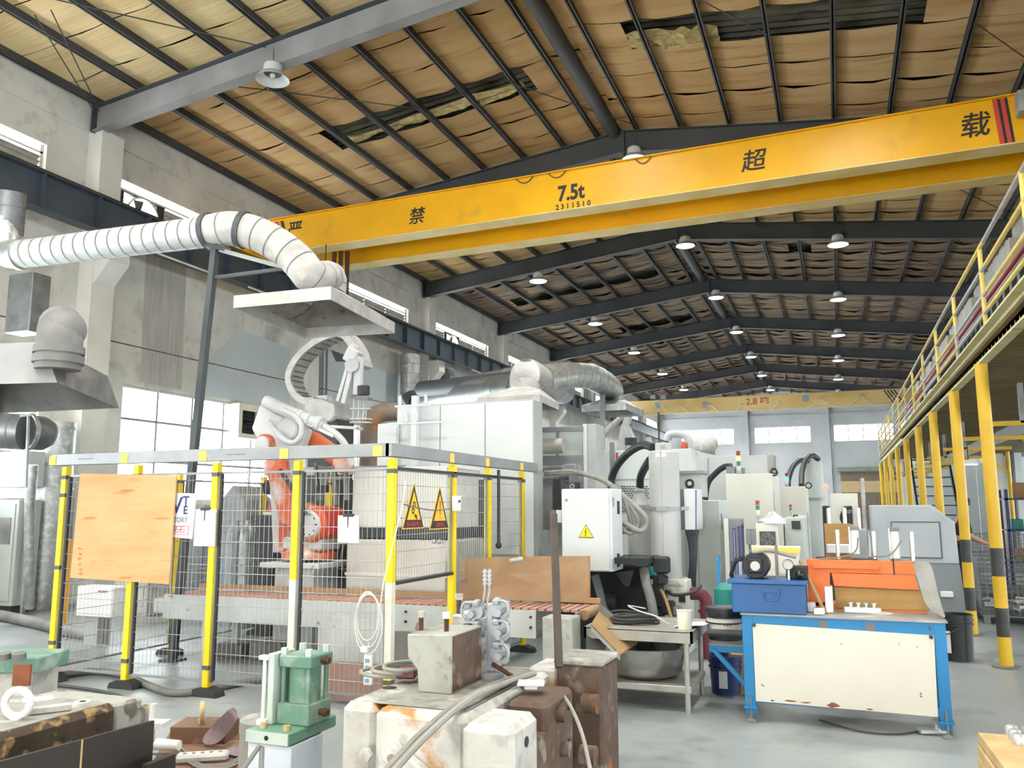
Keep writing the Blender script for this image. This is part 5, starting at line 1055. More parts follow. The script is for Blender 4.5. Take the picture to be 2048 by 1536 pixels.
g3 = thing('guard_housing', 'long white guard housing behind the big cream cabinet', 'machine', (-1, 19, 0)); v = cab(g3, 1358, 914, 1546, 1150, 19.0, None, .8, 'm_white'); part('end_post', MB().box(v[1], v[1] + .12, 19, 19.8, 0, v[5]), 'm_grey', g3); eyes(g3, ((1548, 942),), 18.9); part('panel_seam', MB().bar(H(1416, 916, 18.99), H(1416, 980, 18.99), .015), 'seam', g3)
m3 = thing('machine_cabinet', 'cream machine cabinet with green lit signal lamp', 'cabinet', (.7, 18, 0)); v = cab(m3, 1558, 973, 1623, 1200, 18.0, None, 1.6, m_='m_cream'); eyes(m3, ((1617, 971),), 18.1)
beacon(1573, 946, 968, 18.1, 'green lit signal tower on the cream cabinet', ('beacon_red', 'beacon_lit_green', 'm_white'), .05)
c = H(1627, 1000, 20.5); a = H(1627, 926, 20.5); ac2 = thing('accumulator', 'far pale accumulator cylinder with two black hoses', 'cylinder', (c.x, 20.5, 0)); part('cylinder', MB().lathe([(.24, 0), (.24, a.z), (.12, a.z + .03), (.12, a.z + .16), (.001, a.z + .17)], (c.x, 20.5, 0), 22), 'm_green', ac2, smooth=True); zq = H(1627, 998, 20.5).z; part('clamp_band', MB().lathe([(.24, -.03), (.27, -.03), (.27, .03), (.24, .03)], (c.x, 20.5, zq), 22), 'f_alu', ac2, smooth=True)
hose([H(1616, 922, 20.3), H(1600, 921, 20), H(1585, 935, 19.5), H(1577, 958, 19), H(1576, 972, 18.6)], .06, 'hose_black', 'black hose from the far accumulator to the signal lamp cabinet'); hose([H(1636, 918, 20.3), H(1624, 911, 20), H(1611, 922, 19.6), H(1604, 945, 19.2), H(1603, 972, 18.6)], .06, 'hose_black', 'second black hose arching over the far accumulator')
wb2 = thing('control_box', 'narrow white control box with glowing red lamp', 'box', H(1651, 1013, 17)); v = cab(wb2, 1647, 978, 1656, 1012, 17.0, None, .2, 'm_white', floor=False); p = H(1651, 973, 17.1); part('beacon', MB().sphere(p, .05), 'beacon_lit_red', wb2, smooth=True); part('cable_bundle', MB().tube([H(1652, 1012, 17.1), H(1653, 1040, 17.1), Vector((H(1653, 1040, 17.1).x, 17.1, 0))], .07, 10), 'hose_black', wb2, smooth=True)
# white machine behind the brown plate
m4 = thing('machine_housing', 'white machine housing with dark gauge panel behind the orange press', 'machine', (1.0, 15, 0)); v = cab(m4, 1660, 987, 1728, 1200, 15.0, None, .8, 'm_cream'); v2 = pbox(1688, 1012, 1706, 1048, 14.97, None, .03); pn = part('gauge_panel', MB().box(*v2), 'knob_black', m4); c = H(1697, 1022, 14.96); part('dial', MB().cyl(c, c + Vector((0, -.02, 0)), .045, n=14), 'tray_grey', pn)
part('guide_tower', MB().box(*pbox(1728, 950, 1736, 1200, 14.0, None, .15)[:4], 0, H(1728, 956, 14.0).z), 'dust_duct', m4, bevel=.01)
hose([H(1690, 1050, 14.9), H(1683, 1035, 14.8), H(1690, 1018, 14.8), H(1700, 1015, 14.8)], .03, 'hose_black', 'black hose round the gauge panel')
# mid row: glazed purple cabinet, chiller, green cabinet
pc = thing('glazed_cabinet', 'white framed cabinet with purple edged door panels', 'cabinet', (-.3, 10.4, 0)); v = cab(pc, 1455, 1037, 1490, 1230, 10.4, None, .3, 'tray_grey'); part('frame_post', MB().box(v[0] - .04, v[0] + .01, 10.36, 10.4, 0, v[5]), 'box_white', pc)
for (a, b_, c_, d) in ((1465, 1056, 1473, 1118), (1475, 1053, 1482, 1115), (1483, 1053, 1489, 1114), (1462, 1122, 1472, 1160), (1475, 1120, 1487, 1158)):
    r_ = rect(a, b_, c_, d, 10.39); t2 = part('door_panel', MB().box(r_[0], r_[1], 10.385, 10.4, r_[2], r_[3]), 'paper_blue', pc); e = .012; part('panel_edge', MB().box(r_[0], r_[1], 10.38, 10.386, r_[3] - e, r_[3]).box(r_[0], r_[1], 10.38, 10.386, r_[2], r_[2] + e).box(r_[0], r_[0] + e, 10.38, 10.386, r_[2], r_[3]).box(r_[1] - e, r_[1], 10.38, 10.386, r_[2], r_[3]), 'purple_frame', t2)
ck = thing('chiller_unit', 'cream chiller box with square fan grille', 'chiller', (.0, 10, 0)); v = cab(ck, 1511, 1047, 1560, 1130, 10.0, 1574, m_='m_cream'); c = H(1535, 1078, 9.98); fg = part('fan_grille', MB().box(c.x - .085, c.x + .085, 9.97, 10.0, c.z - .085, c.z + .085), 'knob_black', ck)
for r_ in (.07, .05, .03): part('fan_ring', MB().tube([c + Vector((r_ * math.cos(a * .393), -.014, r_ * math.sin(a * .393))) for a in range(16)], .004, 4, closed=True), 'tray_grey', fg)
for k in range(6): a = k * 1.047; part('fan_blade', MB().bar(c + Vector((.02 * math.cos(a), -.011, .02 * math.sin(a))), c + Vector((.065 * math.cos(a + .3), -.011, .065 * math.sin(a + .3))), .02, .003, (0, 1, 0)), 'dust_dark', fg)
beacon(1515, 1001, 1030, 10.12, 'red and green signal tower on the chiller', ('beacon_red', 'beacon_green', 'm_cream'), .07)
for px in (1497, 1508): p = H(px, 1073, 10.2); solo('breaker_box', MB().box(p.x - .03, p.x + .03, 10.2, 10.305, p.z - .09, p.z + .09).cyl((p.x, 10.24, p.z - .4), (p.x, 10.24, p.z - .09), .008, n=6), 'tray_grey', 'small grey switch box beside the chiller, %s' % ('outer one' if px == 1497 else 'one touching the chiller'), 'switch')
solo('switch_panel', MB().box(*pbox(1490, 1056, 1512, 1200, 10.3, None, .1)[:4], 0, H(1490, 1056, 10.3).z), 'm_cream', 'cream panel between glazed cabinet and chiller', 'panel')
mat('plastic', 'd9dcdd', 'c9cdce', 8, .25); pbx = H(1545, 1040, 10.1); m = MB().lathe([(.17, 0), (.15, .03), (.1, .06), (.07, .1), (.001, .14)], (pbx.x, 10.12, v[5]), 14)
for q in m.v: q.x += random.uniform(-.02, .02); q.y += random.uniform(-.02, .02)
solo('plastic_bag', m, 'plastic', 'crumpled clear plastic bag on the chiller', 'bag')
gk = thing('machine_cabinet', 'small pale green cabinet with a square dark gauge', 'cabinet', (.5, 11, 0)); v = cab(gk, 1568, 1035, 1612, 1140, 11.0, 1622, m_='m_green'); c = H(1592, 1050, 10.98); part('gauge', MB().box(c.x - .05, c.x + .05, 10.97, 11.0, c.z - .05, c.z + .05).cyl(c, c + Vector((0, -.025, 0)), .03, n=12), 'knob_black', gk); part('handle', MB().tube([H(1586, 1034, 11.1), H(1590, 1030, 11.1), H(1596, 1032, 11.1)], .012, 6), 'f_dark', gk)
beacon(1581, 1009, 1022, 11.1, 'tiny red and green signal lamp on the pale green cabinet', ('beacon_red', 'beacon_green'), .12)
solo('vertical_bar', MB().box(*pbox(1615, 1025, 1620, 1140, 10.9, None, .05)[:4], 0, H(1615, 1025, 10.9).z), 'tray_grey', 'grey upright bar beside the pale green cabinet', 'bar')
# big rounded grey machine at right
mat('machine_grey', 'b6bcc1', 'aab0b6', 1.5, .6, bump=.25, bscale=6); mat('machine_grey2', '8b9095', '7f8489', 1.5, .6, bump=.2, bscale=6); mat('line_dark', '53585c', None)
q = thing('grey_machine', 'big grey sheet metal machine housing beside the gallery posts', 'machine', (1.0, 13.6, 0)); GYm = 13.3
x0, x1 = H(1746, 1100, GYm).x, H(1917, 1100, GYm).x; zt3 = H(1800, 1010, GYm).z; zm = H(1850, 1128, GYm).z; ch_ = .3
pr_ = [(x0, 0), (x1 + .04, 0), (x1, zm), (x1 - .02, zt3 - .22), (x1 - .3, zt3), (x0, zt3)]
part('housing', MB().prism([(x0, zm), (x1, zm), (x1 - .02, zt3 - .24), (x1 - .3, zt3), (x0, zt3)], GYm, GYm + .85, 'y'), 'machine_grey', q, bevel=.02); part('plinth', MB().prism([(x0, 0), (x1 + .05, 0), (x1, zm), (x0, zm)], GYm, GYm + .85, 'y'), 'machine_grey2', q)
a, b = H(1782, 1044, GYm), H(1884, 1116, GYm); e = .008
dd = part('door', MB().box(a.x, b.x, GYm - .012, GYm, b.z, a.z), 'machine_grey', q); part('door_gap', MB().box(a.x, b.x, GYm - .015, GYm - .011, a.z - e, a.z + e).box(a.x, b.x, GYm - .015, GYm - .011, b.z - e, b.z + e).box(a.x - e, a.x + e, GYm - .015, GYm - .011, b.z, a.z).box(b.x - e, b.x + e, GYm - .015, GYm - .011, b.z, a.z), 'line_dark', dd)
p = H(1893, 1188, GYm); part('handle', MB().box(p.x - .08, p.x + .08, GYm - .06, GYm, p.z - .04, p.z + .04), 'box_white', q, bevel=.01)
# hoods three and four with ducts
h3 = thing('fume_hood', 'pale pyramid hood with elbow above the nearest guard housing', 'fume hood', at(1035, 800, Y=11)); Zq = 3.72
def hz(px, py): p = at(px, py, Z=Zq); return (p.x, p.y)
hb = [hz(953, 806), hz(1080, 800), hz(1118, 820), hz(1000, 822)]
cn = at(1050, 778, Y=11.6)
bx3 = [(-3.95, 10.6), (-2.75, 10.6), (-2.75, 12.4), (-3.95, 12.4)]
YH = 10.9; w0, w1 = at(955, 800, Y=YH).x, at(1080, 800, Y=YH).x; zz = at(1020, 806, Y=YH).z
hood(h3, [(w0, YH), (w1, YH), (at(1118, 820, Z=zz).x, at(1118, 820, Z=zz).y), (w0 - (w1 - at(1118, 820, Z=zz).x), at(1118, 820, Z=zz).y)], zz, .1, (at(1050, 776, Y=YH + .8).x, YH + .8), at(1050, 776, Y=YH + .8).z, .22)
tp = at(1050, 776, Y=YH + .8); du = [tp + Vector((0, 0, -.03)), tp + Vector((0, 0, .16)), at(1056, 748, Y=YH + .8), at(1080, 760, Y=YH + 1.6), at(1112, 775, Y=YH + 2.6)]
part('duct_elbow', MB().tube(smooth_path(du, 5), .23, 20), 'dust_duct', h3, smooth=True)
spiral_duct(h3, [at(1100, 770, Y=YH + 2.3), at(1125, 782, Y=YH + 3.2)], .24, 'galv', seam=.25)
pa, pb_, pc_, pd_ = at(1085, 757, Y=YH + 1.6), at(1140, 750, Y=YH + 2.4), at(1180, 752, Y=YH + 3.0), at(1215, 775, Y=YH + 4.4)
spiral_duct(h3, [pa, pb_, pc_], .22, 'galv', seam=.4); h4 = thing('fume_hood', 'galvanised hood hanging from a bent duct in front of the far crane', 'fume hood', at(1216, 820, Y=16))
YH4 = 14.6; spiral_duct(h4, smooth_path([pc_, at(1205, 765, Y=YH4), at(1222, 780, Y=YH4 + .8), at(1224, 800, Y=YH4 + .9)], 4), .23, 'galv', 'duct_elbow', .4)
w0, w1 = at(1163, 815, Y=YH4).x, at(1252, 812, Y=YH4).x; zz4 = at(1200, 822, Y=YH4).z; far = at(1271, 825, Z=zz4)
hood(h4, [(w0, YH4), (w1, YH4), (far.x, max(far.y, YH4 + 1.2)), (w0 + .1, max(far.y, YH4 + 1.2))], zz4, .12, (at(1224, 800, Y=YH4 + .9).x, YH4 + .9), at(1224, 798, Y=YH4 + .9).z, .23, 'galv', 'dust_dark')
part('support_leg', MB().bar(at(1205, 790, Y=YH4 - .1), at(1205, 902, Y=YH4 - .1), .08), 'tray_grey', h4)
vd = thing('wall_duct', 'vertical spiral duct on the left wall turning into a long dark pipe', 'duct', (-11.6, 21, 3)); VY = 21.0
a, b = at(820, 700, X=-11.98), at(820, 790, X=-11.98); spiral_duct(vd, [Vector((b.x, b.y, 6.2)), b], .3, 'galv', seam=.3, sm='dust_dark'); spiral_duct(vd, smooth_path([b, at(832, 804, X=-11.6), at(850, 797, X=-11.0), at(960, 784, D=15.5), at(1040, 778, D=13.6)], 4), .26, 'galv_dark', 'pipe_run', .3)
part('pipe_run', MB().tube([at(845, 778, D=19.9), at(1045, 762, D=14.2)], .19, 16), 'steel_dark', vd, smooth=True)
a2 = at(893, 745, X=-11.98); spiral_duct(vd, smooth_path([Vector((a2.x, a2.y, 6.2)), a2, at(897, 764, X=-11.8), at(915, 771, X=-11.2), at(1020, 760, D=17)], 4), .26, 'galv_dark', 'pipe_run', .3)
hose([at(1188, 900, Y=17), at(1216, 860, Y=17), at(1244, 835, Y=17), at(1262, 826, Y=17)], .06, 'dust_duct', 'pale arm tube of the second ladling robot', 'robot_tube')
l2 = thing('ladle_robot', 'small white ladling robot with drop arm beneath the far galvanised hood', 'robot', at(1250, 905, Y=17)); 
for (p, q_, w) in (((1258, 830), (1252, 850), .2), ((1252, 850), (1264, 880), .22), ((1250, 848), (1238, 900), .1), ((1256, 852), (1246, 902), .14), ((1264, 878), (1262, 892), .2)): part('arm_link', MB().bar(at(p[0], p[1], Y=17), at(q_[0], q_[1], Y=17), w, .12), 'robot_white', l2, bevel=.01)
part('motor', MB().cyl(at(1262, 876, Y=16.9), at(1262, 890, Y=16.9), .13, n=12), 'robot_black', l2, smooth=True); part('column', MB().box(at(1240, 900, Y=17).x - .2, at(1240, 900, Y=17).x + .4, 16.9, 17.3, 0, at(1240, 900, Y=17).z), 'm_grey', l2)
# far robot and hood by the back windows
l3 = thing('ladle_robot', 'distant white robot arch with orange arm near the back windows', 'robot', at(1365, 910, Y=26)); part('arch', MB().tube(smooth_path([at(1335, 880, Y=26), at(1338, 870, Y=26), at(1355, 868, Y=26), at(1372, 873, Y=26), at(1380, 890, Y=26), at(1381, 912, Y=26)]), .12, 10), 'robot_white', l3, smooth=True); part('arm', MB().bar(at(1371, 884, Y=26), at(1363, 912, Y=26), .3, .2), 'robot_orange', l3, bevel=.03); part('column', MB().box(at(1360, 912, Y=26).x, at(1382, 912, Y=26).x, 26, 26.4, 0, at(1360, 912, Y=26).z), 'm_grey', l3)
h5 = thing('fume_hood', 'distant flat hood with pale duct below the back windows', 'fume hood', at(1410, 910, Y=30)); p = at(1412, 905, Y=30); part('hood_sheet', MB().add([at(1384, 902, Y=29), at(1438, 913, Y=29), at(1430, 906, Y=31.5), at(1392, 900, Y=31.5)], [(0, 1, 2, 3)]), 'galv', h5); part('duct_elbow', MB().tube(smooth_path([at(1414, 905, Y=30), at(1416, 893, Y=30), at(1418, 885, Y=30.5), at(1380, 887, Y=33)]), .28, 14), 'dust_duct', h5, smooth=True); part('support_leg', MB().bar(at(1390, 903, Y=29.5), Vector((at(1390, 903, Y=29.5).x, 29.5, 0)), .1), 'tray_grey', h5)

# ---- vent unit in the window and rusty pipe bend
y0, y1 = at(486, 845, X=-12.3).y, at(540, 845, X=-12.3).y; z1 = at(500, 822, X=-12.3).z; z0 = at(500, 868, X=-12.3).z
vu = thing('vent_unit', 'dark louvred ventilator set in a cream window frame left of the robot', 'ventilator', (-12.35, (y0 + y1) / 2, z0)); xv = -12.32
part('frame', MB().box(-12.56, xv, y0 - .12, y0, z0 - .1, z1 + .15).box(-12.56, xv, y1, y1 + .12, z0 - .1, z1 + .15).box(-12.56, xv, y0, y1, z1, z1 + .15).box(-12.56, xv, y0, y1, z0 - .1, z0), 'cream_col', vu); part('back', MB().box(-12.5, -12.48, y0, y1, z0, z1), 'knob_black', vu)
for k in range(6): z = z0 + (z1 - z0) * (k + .5) / 6; part('louvre_slat', MB().add([(xv - .02, y0, z + .05), (xv - .02, y1, z + .05), (xv - .1, y1, z - .03), (xv - .1, y0, z - .03)], [(0, 1, 2, 3)]), 'fan_dark', vu)
part('divider', MB().box(xv - .03, xv, (y0 + y1) / 2 - .02, (y0 + y1) / 2 + .02, z0, z1), 'frame_grey', vu)
mat('rust_duct', '8f7f72', '7a6656', 3, .7, wear='9c6b42', wscale=3, wlo=.55, whi=.7)
rdp2 = thing('rusty_duct_bend', 'rust stained duct bend behind the guard housing', 'duct', (at(740, 860, Y=11.5).x, 11.5, 0)); part('bend', MB().tube(smooth_path([Vector((at(738, 870, Y=11.5).x, 11.5, 1.0)), at(738, 870, Y=11.5), at(740, 848, Y=11.5), at(752, 830, Y=11.6), at(775, 824, Y=11.8), at(800, 824, Y=12)]), .15, 16), 'rust_duct', rdp2, smooth=True); part('foot', MB().box(at(738, 870, Y=11.5).x - .2, at(738, 870, Y=11.5).x + .2, 11.3, 11.7, 0, 1.0), 'dust_dark', rdp2)
# ================================================================ BLUE BENCH AND ITS SURROUNDINGS
mat('bench_blue', '1f7db4', '1a70a4', 2, .45, wear='3c5b70', wscale=9, wlo=.68, whi=.72); mat('panel_cream', 'd6d2c6', 'cdc8b8', 1.2, .5, wear='8f6a4a', wscale=16, wlo=.71, whi=.73); mat('rust', '7a4630', '8c5638', 8, .85)
mat('bench_top', 'a3a19c', '8b867e', 5, .5, wear='c8c4bc', wscale=4, wlo=.56, whi=.68); mat('press_orange', 'f07c3c', 'e66c2e', 3, .5, wear='8a5a40', wscale=5, wlo=.64, whi=.72); mat('board_brown', 'b08a55', '9c7743', 3, .7, stretch=(1, 1, 5)); mat('canvas', '9c9a94', '86847d', 6, .9, bump=.3, bscale=12); mat('alu_cast', 'c9cbcb', 'b3b6b6', 9, .4, metal=.5)
mat('steel_bright', 'd0d0cc', 'b9b9b5', 6, .2, metal=.85); mat('steel_table', 'b9b7b0', '9e9c95', 5, .45, metal=.5); mat('bucket_black', '232527', '2d3032', 4, .35); mat('bucket_blue', '23356e', '1c2b5c', 3, .4); mat('cardboard', 'a98660', '96744f', 4, .8)
bn = thing('work_bench', 'blue steel work bench with chipped cream front panel', 'bench', (0, 7.1, 0))
BX0, BX1, BY0, BY1, BZ = -.735, .655, 6.75, 7.45, .79
for x in (BX0, BX1 - .075):
    for y in (BY0, BY1 - .07): part('leg', MB().box(x - .002, x + .077, y - .002, y + .072, .05, BZ - .013), 'bench_blue', bn, bevel=.004)
for x in (BX0, BX1 - .075):
    part('foot_bracket', MB().box(x - .01, x + .085, BY0 - .03, BY0 + .05, .1, .115), 'bench_blue', bn); part('foot_screw', MB().cyl((x + .04, BY0 - .01, .02), (x + .04, BY0 - .01, .19), .008, n=8), 'dust_dark', bn); part('foot_pad', MB().lathe([(.035, 0), (.035, .012), (.012, .03)], (x + .04, BY0 - .01, 0), 14), 'dust_dark', bn, smooth=True)
part('top_beam', MB().box(BX0, BX1, BY0, BY0 + .05, BZ - .12, BZ - .012), 'bench_blue', bn); part('low_beam', MB().box(BX0, BX1, BY0, BY0 + .05, .14, .2), 'bench_blue', bn)
for x in (BX0 + .55, BX0 + .87): part('bracket', MB().box(x, x + .06, BY0 - .006, BY0, BZ - .11, BZ - .03), 'dust_dark', bn)
part('top_beam', MB().box(BX0, BX0 + .05, BY0, BY1, BZ - .1, BZ - .012), 'bench_blue', bn); part('top_beam', MB().box(BX1 - .05, BX1, BY0, BY1, BZ - .1, BZ - .012), 'bench_blue', bn)
part('table_top', MB().box(BX0 - .01, BX1 + .015, BY0 - .02, BY1, BZ - .012, BZ), 'bench_top', bn)
q = [at(1505, 1247, Y=BY0 - .012), at(1868, 1271, Y=BY0 - .012), at(1876, 1434, Y=BY0 - .012), at(1512, 1402, Y=BY0 - .012)]
fp_ = part('front_panel', MB().prism([(p.x, p.z) for p in q], BY0 - .014, BY0 - .004, 'y'), 'panel_cream', bn)
for (px, py, w, h) in ((1667, 1411, 22, 9), (1582, 1402, 26, 3), (1545, 1401, 8, 3), (1740, 1419, 12, 3), (1985 - 375, 1405, 20, 3)):
    m = MB(); c = at(px, py, Y=BY0 - .015); nn = 10; pts = [(c.x + w / 262 * .5 * math.cos(a * .628) * random.uniform(.7, 1.2), c.z + h / 262 * .5 * math.sin(a * .628) * random.uniform(.5, 1.3)) for a in range(nn)]
    part('rust_chip', m.prism(pts, BY0 - .0155, BY0 - .0135, 'y'), 'rust', fp_)
for px, py in ((1508, 1250), (1862, 1274)): p = at(px, py, Y=BY0 - .02); part('magnet', MB().cyl(p, p + Vector((0, -.015, 0)), .014, n=10), 'knob_black', fp_)
# blue oil tank with pump
tk = thing('oil_tank', 'blue hydraulic oil tank with drawer handle on the bench', 'tank', (-.5, 6.9, BZ)); v = pbox(1463, 1166, 1613, 1226, BY0 + .01, None, .42); X0, X1 = v[0], v[1]; ZT = v[5]
part('body', MB().box(X0, X1, BY0 + .01, BY0 + .42, BZ, ZT), 'blue_tank', tk, bevel=.006); part('lid', MB().box(X0 - .03, X1 + .015, BY0 - .02, BY0 + .45, ZT, ZT + .03), 'blue_tank', tk, bevel=.004)
c = at(1542, 1186, Y=BY0); part('handle', MB().tube(smooth_path([c + Vector((-.06, 0, .02)), c + Vector((-.055, -.02, -.02)), c + Vector((-.03, -.03, -.05)), c + Vector((.03, -.03, -.05)), c + Vector((.055, -.02, -.02)), c + Vector((.06, 0, .02))]), .007, 6), 'blue_tank', tk, smooth=True); part('handle_plate', MB().box(c.x - .07, c.x + .07, BY0, BY0 + .01, c.z + .005, c.z + .03), 'blue_tank', tk)
pm = thing('hydraulic_pump', 'black electric pump motor with silver face on the blue tank', 'pump', (-.55, 6.95, ZT + .03)); c = at(1512, 1135, Y=BY0 + .12); zr = ZT + .03; rr = .1
cz = zr + rr; part('motor_body', MB().lathe([(.03, -.02), (rr * .92, -.02), (rr, 0), (rr, .2), (rr * .9, .22), (.001, .22)], (c.x, BY0 + .1, cz), 24, (0, 1, 0)), 'm_black', pm, smooth=True)
for k in range(16): a = k * .3927; part('cooling_fin', MB().bar((c.x + rr * .95 * math.cos(a), BY0 + .1, cz + rr * .95 * math.sin(a)), (c.x + rr * .95 * math.cos(a), BY0 + .28, cz + rr * .95 * math.sin(a)), .008, .02), 'm_black', pm)
part('flange', MB().obox((c.x, BY0 + .07, cz), (.11, .04, .11)), 'm_black', pm, bevel=.01); part('face_plate', MB().cyl((c.x, BY0 + .05, cz), (c.x, BY0 + .045, cz), .036, n=20), 'steel_table', pm)
part('outlet_pipe', MB().tube(smooth_path([(c.x - .02, BY0 + .1, cz + rr), (c.x + .1, BY0 + .1, cz + rr + .02), (c.x + .22, BY0 + .1, cz + rr - .01), (c.x + .3, BY0 + .12, cz + rr - .03)]), .016, 8), 'hose_grey', pm, smooth=True); part('stand_pipe', MB().cyl((c.x + .16, BY0 + .06, zr), (c.x + .16, BY0 + .06, cz + rr + .06), .012, n=8), 'dust_dark', pm, smooth=True)
part('suction_hose', MB().tube(smooth_path([(c.x - .1, BY0 + .1, cz + .05), (c.x - .16, BY0 + .15, cz + .02), (c.x - .2, BY0 + .2, cz - .08), (c.x - .2, BY0 + .25, zr + .01)]), .016, 8), 'hose_black', pm, smooth=True)
part('valve_block', MB().obox((c.x + .3, BY0 + .2, zr + .05), (.16, .12, .1)), 'm_black', pm, bevel=.01); part('knob', MB().sphere((c.x + .32, BY0 + .1, zr + .04), .03), 'knob_black', pm, smooth=True)
g_ = at(1576, 1129, Y=BY0 + .05); ga_ = thing('pressure_gauge', 'round white pressure gauge above the blue tank', 'gauge', (g_.x, BY0 + .05, zr)); part('case', MB().lathe([(.038, .03), (.042, 0), (.038, -.008)], g_, 20, (0, -1, 0)), 'steel_bright', ga_, smooth=True); part('dial', MB().cyl(g_ + Vector((0, -.004, 0)), g_ + Vector((0, .002, 0)), .037, n=20), 'box_white', ga_); part('stem', MB().cyl((g_.x, BY0 + .06, zr), (g_.x, BY0 + .06, g_.z - .03), .011, n=8), 'steel_bright', ga_)
# orange press frame
OY = 7.2
op = thing('orange_press', 'orange trimming press frame with white air cylinders on the bench', 'press', (.1, OY, BZ)); O = lambda px, py: at(px, py, Y=OY)
def plate(px, y0, y1, m_, nm='plate', par=None): return part(nm, MB().prism([(p.x, p.z) for p in px], y0, y1, 'y'), m_, par or op, bevel=.004)
plate([O(1612, 1118), O(1826, 1123), O(1832, 1150), O(1660, 1146), O(1660, 1212), O(1618, 1212)], OY, OY + .06, 'press_orange', 'frame'); plate([O(1625, 1126), O(1759, 1130), O(1759, 1139), O(1625, 1136)], OY - .03, OY, 'press_orange', 'front_bar')
plate([O(1663, 1146), O(1829, 1151), O(1838, 1180), O(1668, 1172)], OY - .025, OY, 'press_orange', 'lower_plate'); plate([O(1668, 1174), O(1842, 1181), O(1858, 1222), O(1672, 1216)], OY - .01, OY + .03, 'board_brown', 'wood_backing'); part('base', MB().box(O(1615, 1200).x, O(1850, 1200).x, OY, OY + .2, BZ, BZ + .05), 'press_orange', op)
v = pbox(1648, 1172, 1668, 1230, 6.95, None, .1); part('steel_column', MB().box(v[0], v[1], 6.95, 7.06, BZ, v[5]), 'steel_bright', op, bevel=.004)
for px, r, y0, y1 in ((1711, .035, 1054, 1112), (1792, .035, 1056, 1121)):
    a, b = O(px, y0), O(px, y1); cy2 = part('air_cylinder', MB().cyl((b.x, OY + .05, b.z), (b.x, OY + .05, a.z), r, n=16), 'box_white', op, smooth=True)
    for zz2 in (a.z - .01, b.z): part('end_cap', MB().obox((b.x, OY + .05, zz2), (r * 2.3, r * 2.3, .03)), 'dust_dark', cy2, bevel=.003)
    part('tie_rod', MB().cyl((b.x - r * 1.05, OY + .01, b.z), (b.x - r * 1.05, OY + .01, a.z), .005, n=6), 'steel_bright', cy2)
for px, y0, y1 in ((1677, 1060, 1118), (1750, 1063, 1118), (1827, 1064, 1122)): a, b = O(px, y0), O(px, y1); part('guide_rod', MB().cyl((b.x, OY + .05, b.z), (b.x, OY + .05, a.z), .017, n=12), 'steel_bright', op, smooth=True)
part('air_hose', MB().tube(smooth_path([O(1640, 1118), O(1690, 1113), O(1712, 1100), O(1716, 1075)]), .006, 6), 'cable_grey', op, smooth=True); part('air_hose', MB().tube(smooth_path([O(1700, 1114), O(1770, 1112), O(1790, 1100), O(1803, 1080)]), .006, 6), 'cable_grey', op, smooth=True); part('feed_rod', MB().cyl(O(1786, 1118), O(1790, 1165), .006, n=6), 'knob_black', op)
plate([O(1495, 1094), O(1598, 1096), O(1592, 1150), O(1560, 1155), O(1500, 1120)], OY + .3, OY + .34, 'box_white', 'guard_sheet'); plate([O(1500, 1097), O(1594, 1099), O(1594, 1112), O(1500, 1108)], OY + .29, OY + .3, 'label_yellow', 'yellow_tape')
# things on the bench
def blocky(name, px0, py0, px1, py1, Y, d, m_, label, cat, z0=BZ):
    v = pbox(px0, py0, px1, py1, Y, None, d); return solo(name, MB().box(v[0], v[1], Y, Y + d, z0, v[5]), m_, label, cat, bevel=.006)
blocky('steel_block', 1626, 1216, 1650, 1233, 6.8, .06, 'alu_cast', 'small bright steel block in front of the press column', 'block'); blocky('steel_block', 1613, 1204, 1632, 1222, 6.95, .06, 'alu_cast', 'second steel block behind next to the blue tank', 'block')
t = thing('cast_part', 'pale aluminium casting with four studs on the bench', 'casting', (O(1725, 1215).x, 7.0, BZ)); v = pbox(1687, 1205, 1763, 1222, 7.0, None, .08); part('bar', MB().box(v[0], v[1], 7.0, 7.08, BZ, BZ + .045), 'alu_cast', t, bevel=.006)
for k in range(4): x = v[0] + .05 + (v[1] - v[0] - .1) * k / 3; part('stud', MB().lathe([(.014, 0), (.014, .02), (.02, .022), (.02, .034), (.001, .034)], (x, 7.04, BZ + .044), 10), 'alu_cast', t, smooth=True)
solo('powder_patch', MB().lathe([(.001, .006), (.06, .005), (.11, .0)], (at(1755, 1226, Z=BZ).x, at(1755, 1226, Z=BZ).y, BZ + .001), 18), 'box_white', 'patch of white powder on the bench top', 'powder', smooth=True)
a, b = at(1601, 1121, Y=6.98), at(1650, 1224, Y=6.86); solo('wooden_stick', MB().bar(a, Vector((b.x, b.y, BZ + .01)), .03, .012), 'wood_tan', 'brown wooden stick leaning against the orange press', 'stick')
# canvas cloth
m = MB(); rows = [[(1822, 1120), (1845, 1119), (1863, 1124)], [(1832, 1150), (1852, 1150), (1870, 1156)], [(1842, 1180), (1860, 1184), (1878, 1190)], [(1850, 1208), (1868, 1214), (1885, 1216)], [(1868, 1222), (1880, 1230), (1895, 1240)]]
for i, r in enumerate(rows):
    for j, (px, py) in enumerate(r): m.v.append(at(px, py, Y=7.12 - .07 * i + (.03 if j == 1 else 0)))
for i in range(4):
    for j in range(2): m.f.append((i * 3 + j, i * 3 + j + 1, i * 3 + j + 4, i * 3 + j + 3))
cl = solo('canvas_cloth', m, 'canvas', 'grey canvas cloth draped over the right end of the orange press', 'cloth', smooth=True); sd = cl.modifiers.new('thick', 'SOLIDIFY'); sd.thickness = .012; ss = cl.modifiers.new('round', 'SUBSURF'); ss.levels = 2; ss.render_levels = 2
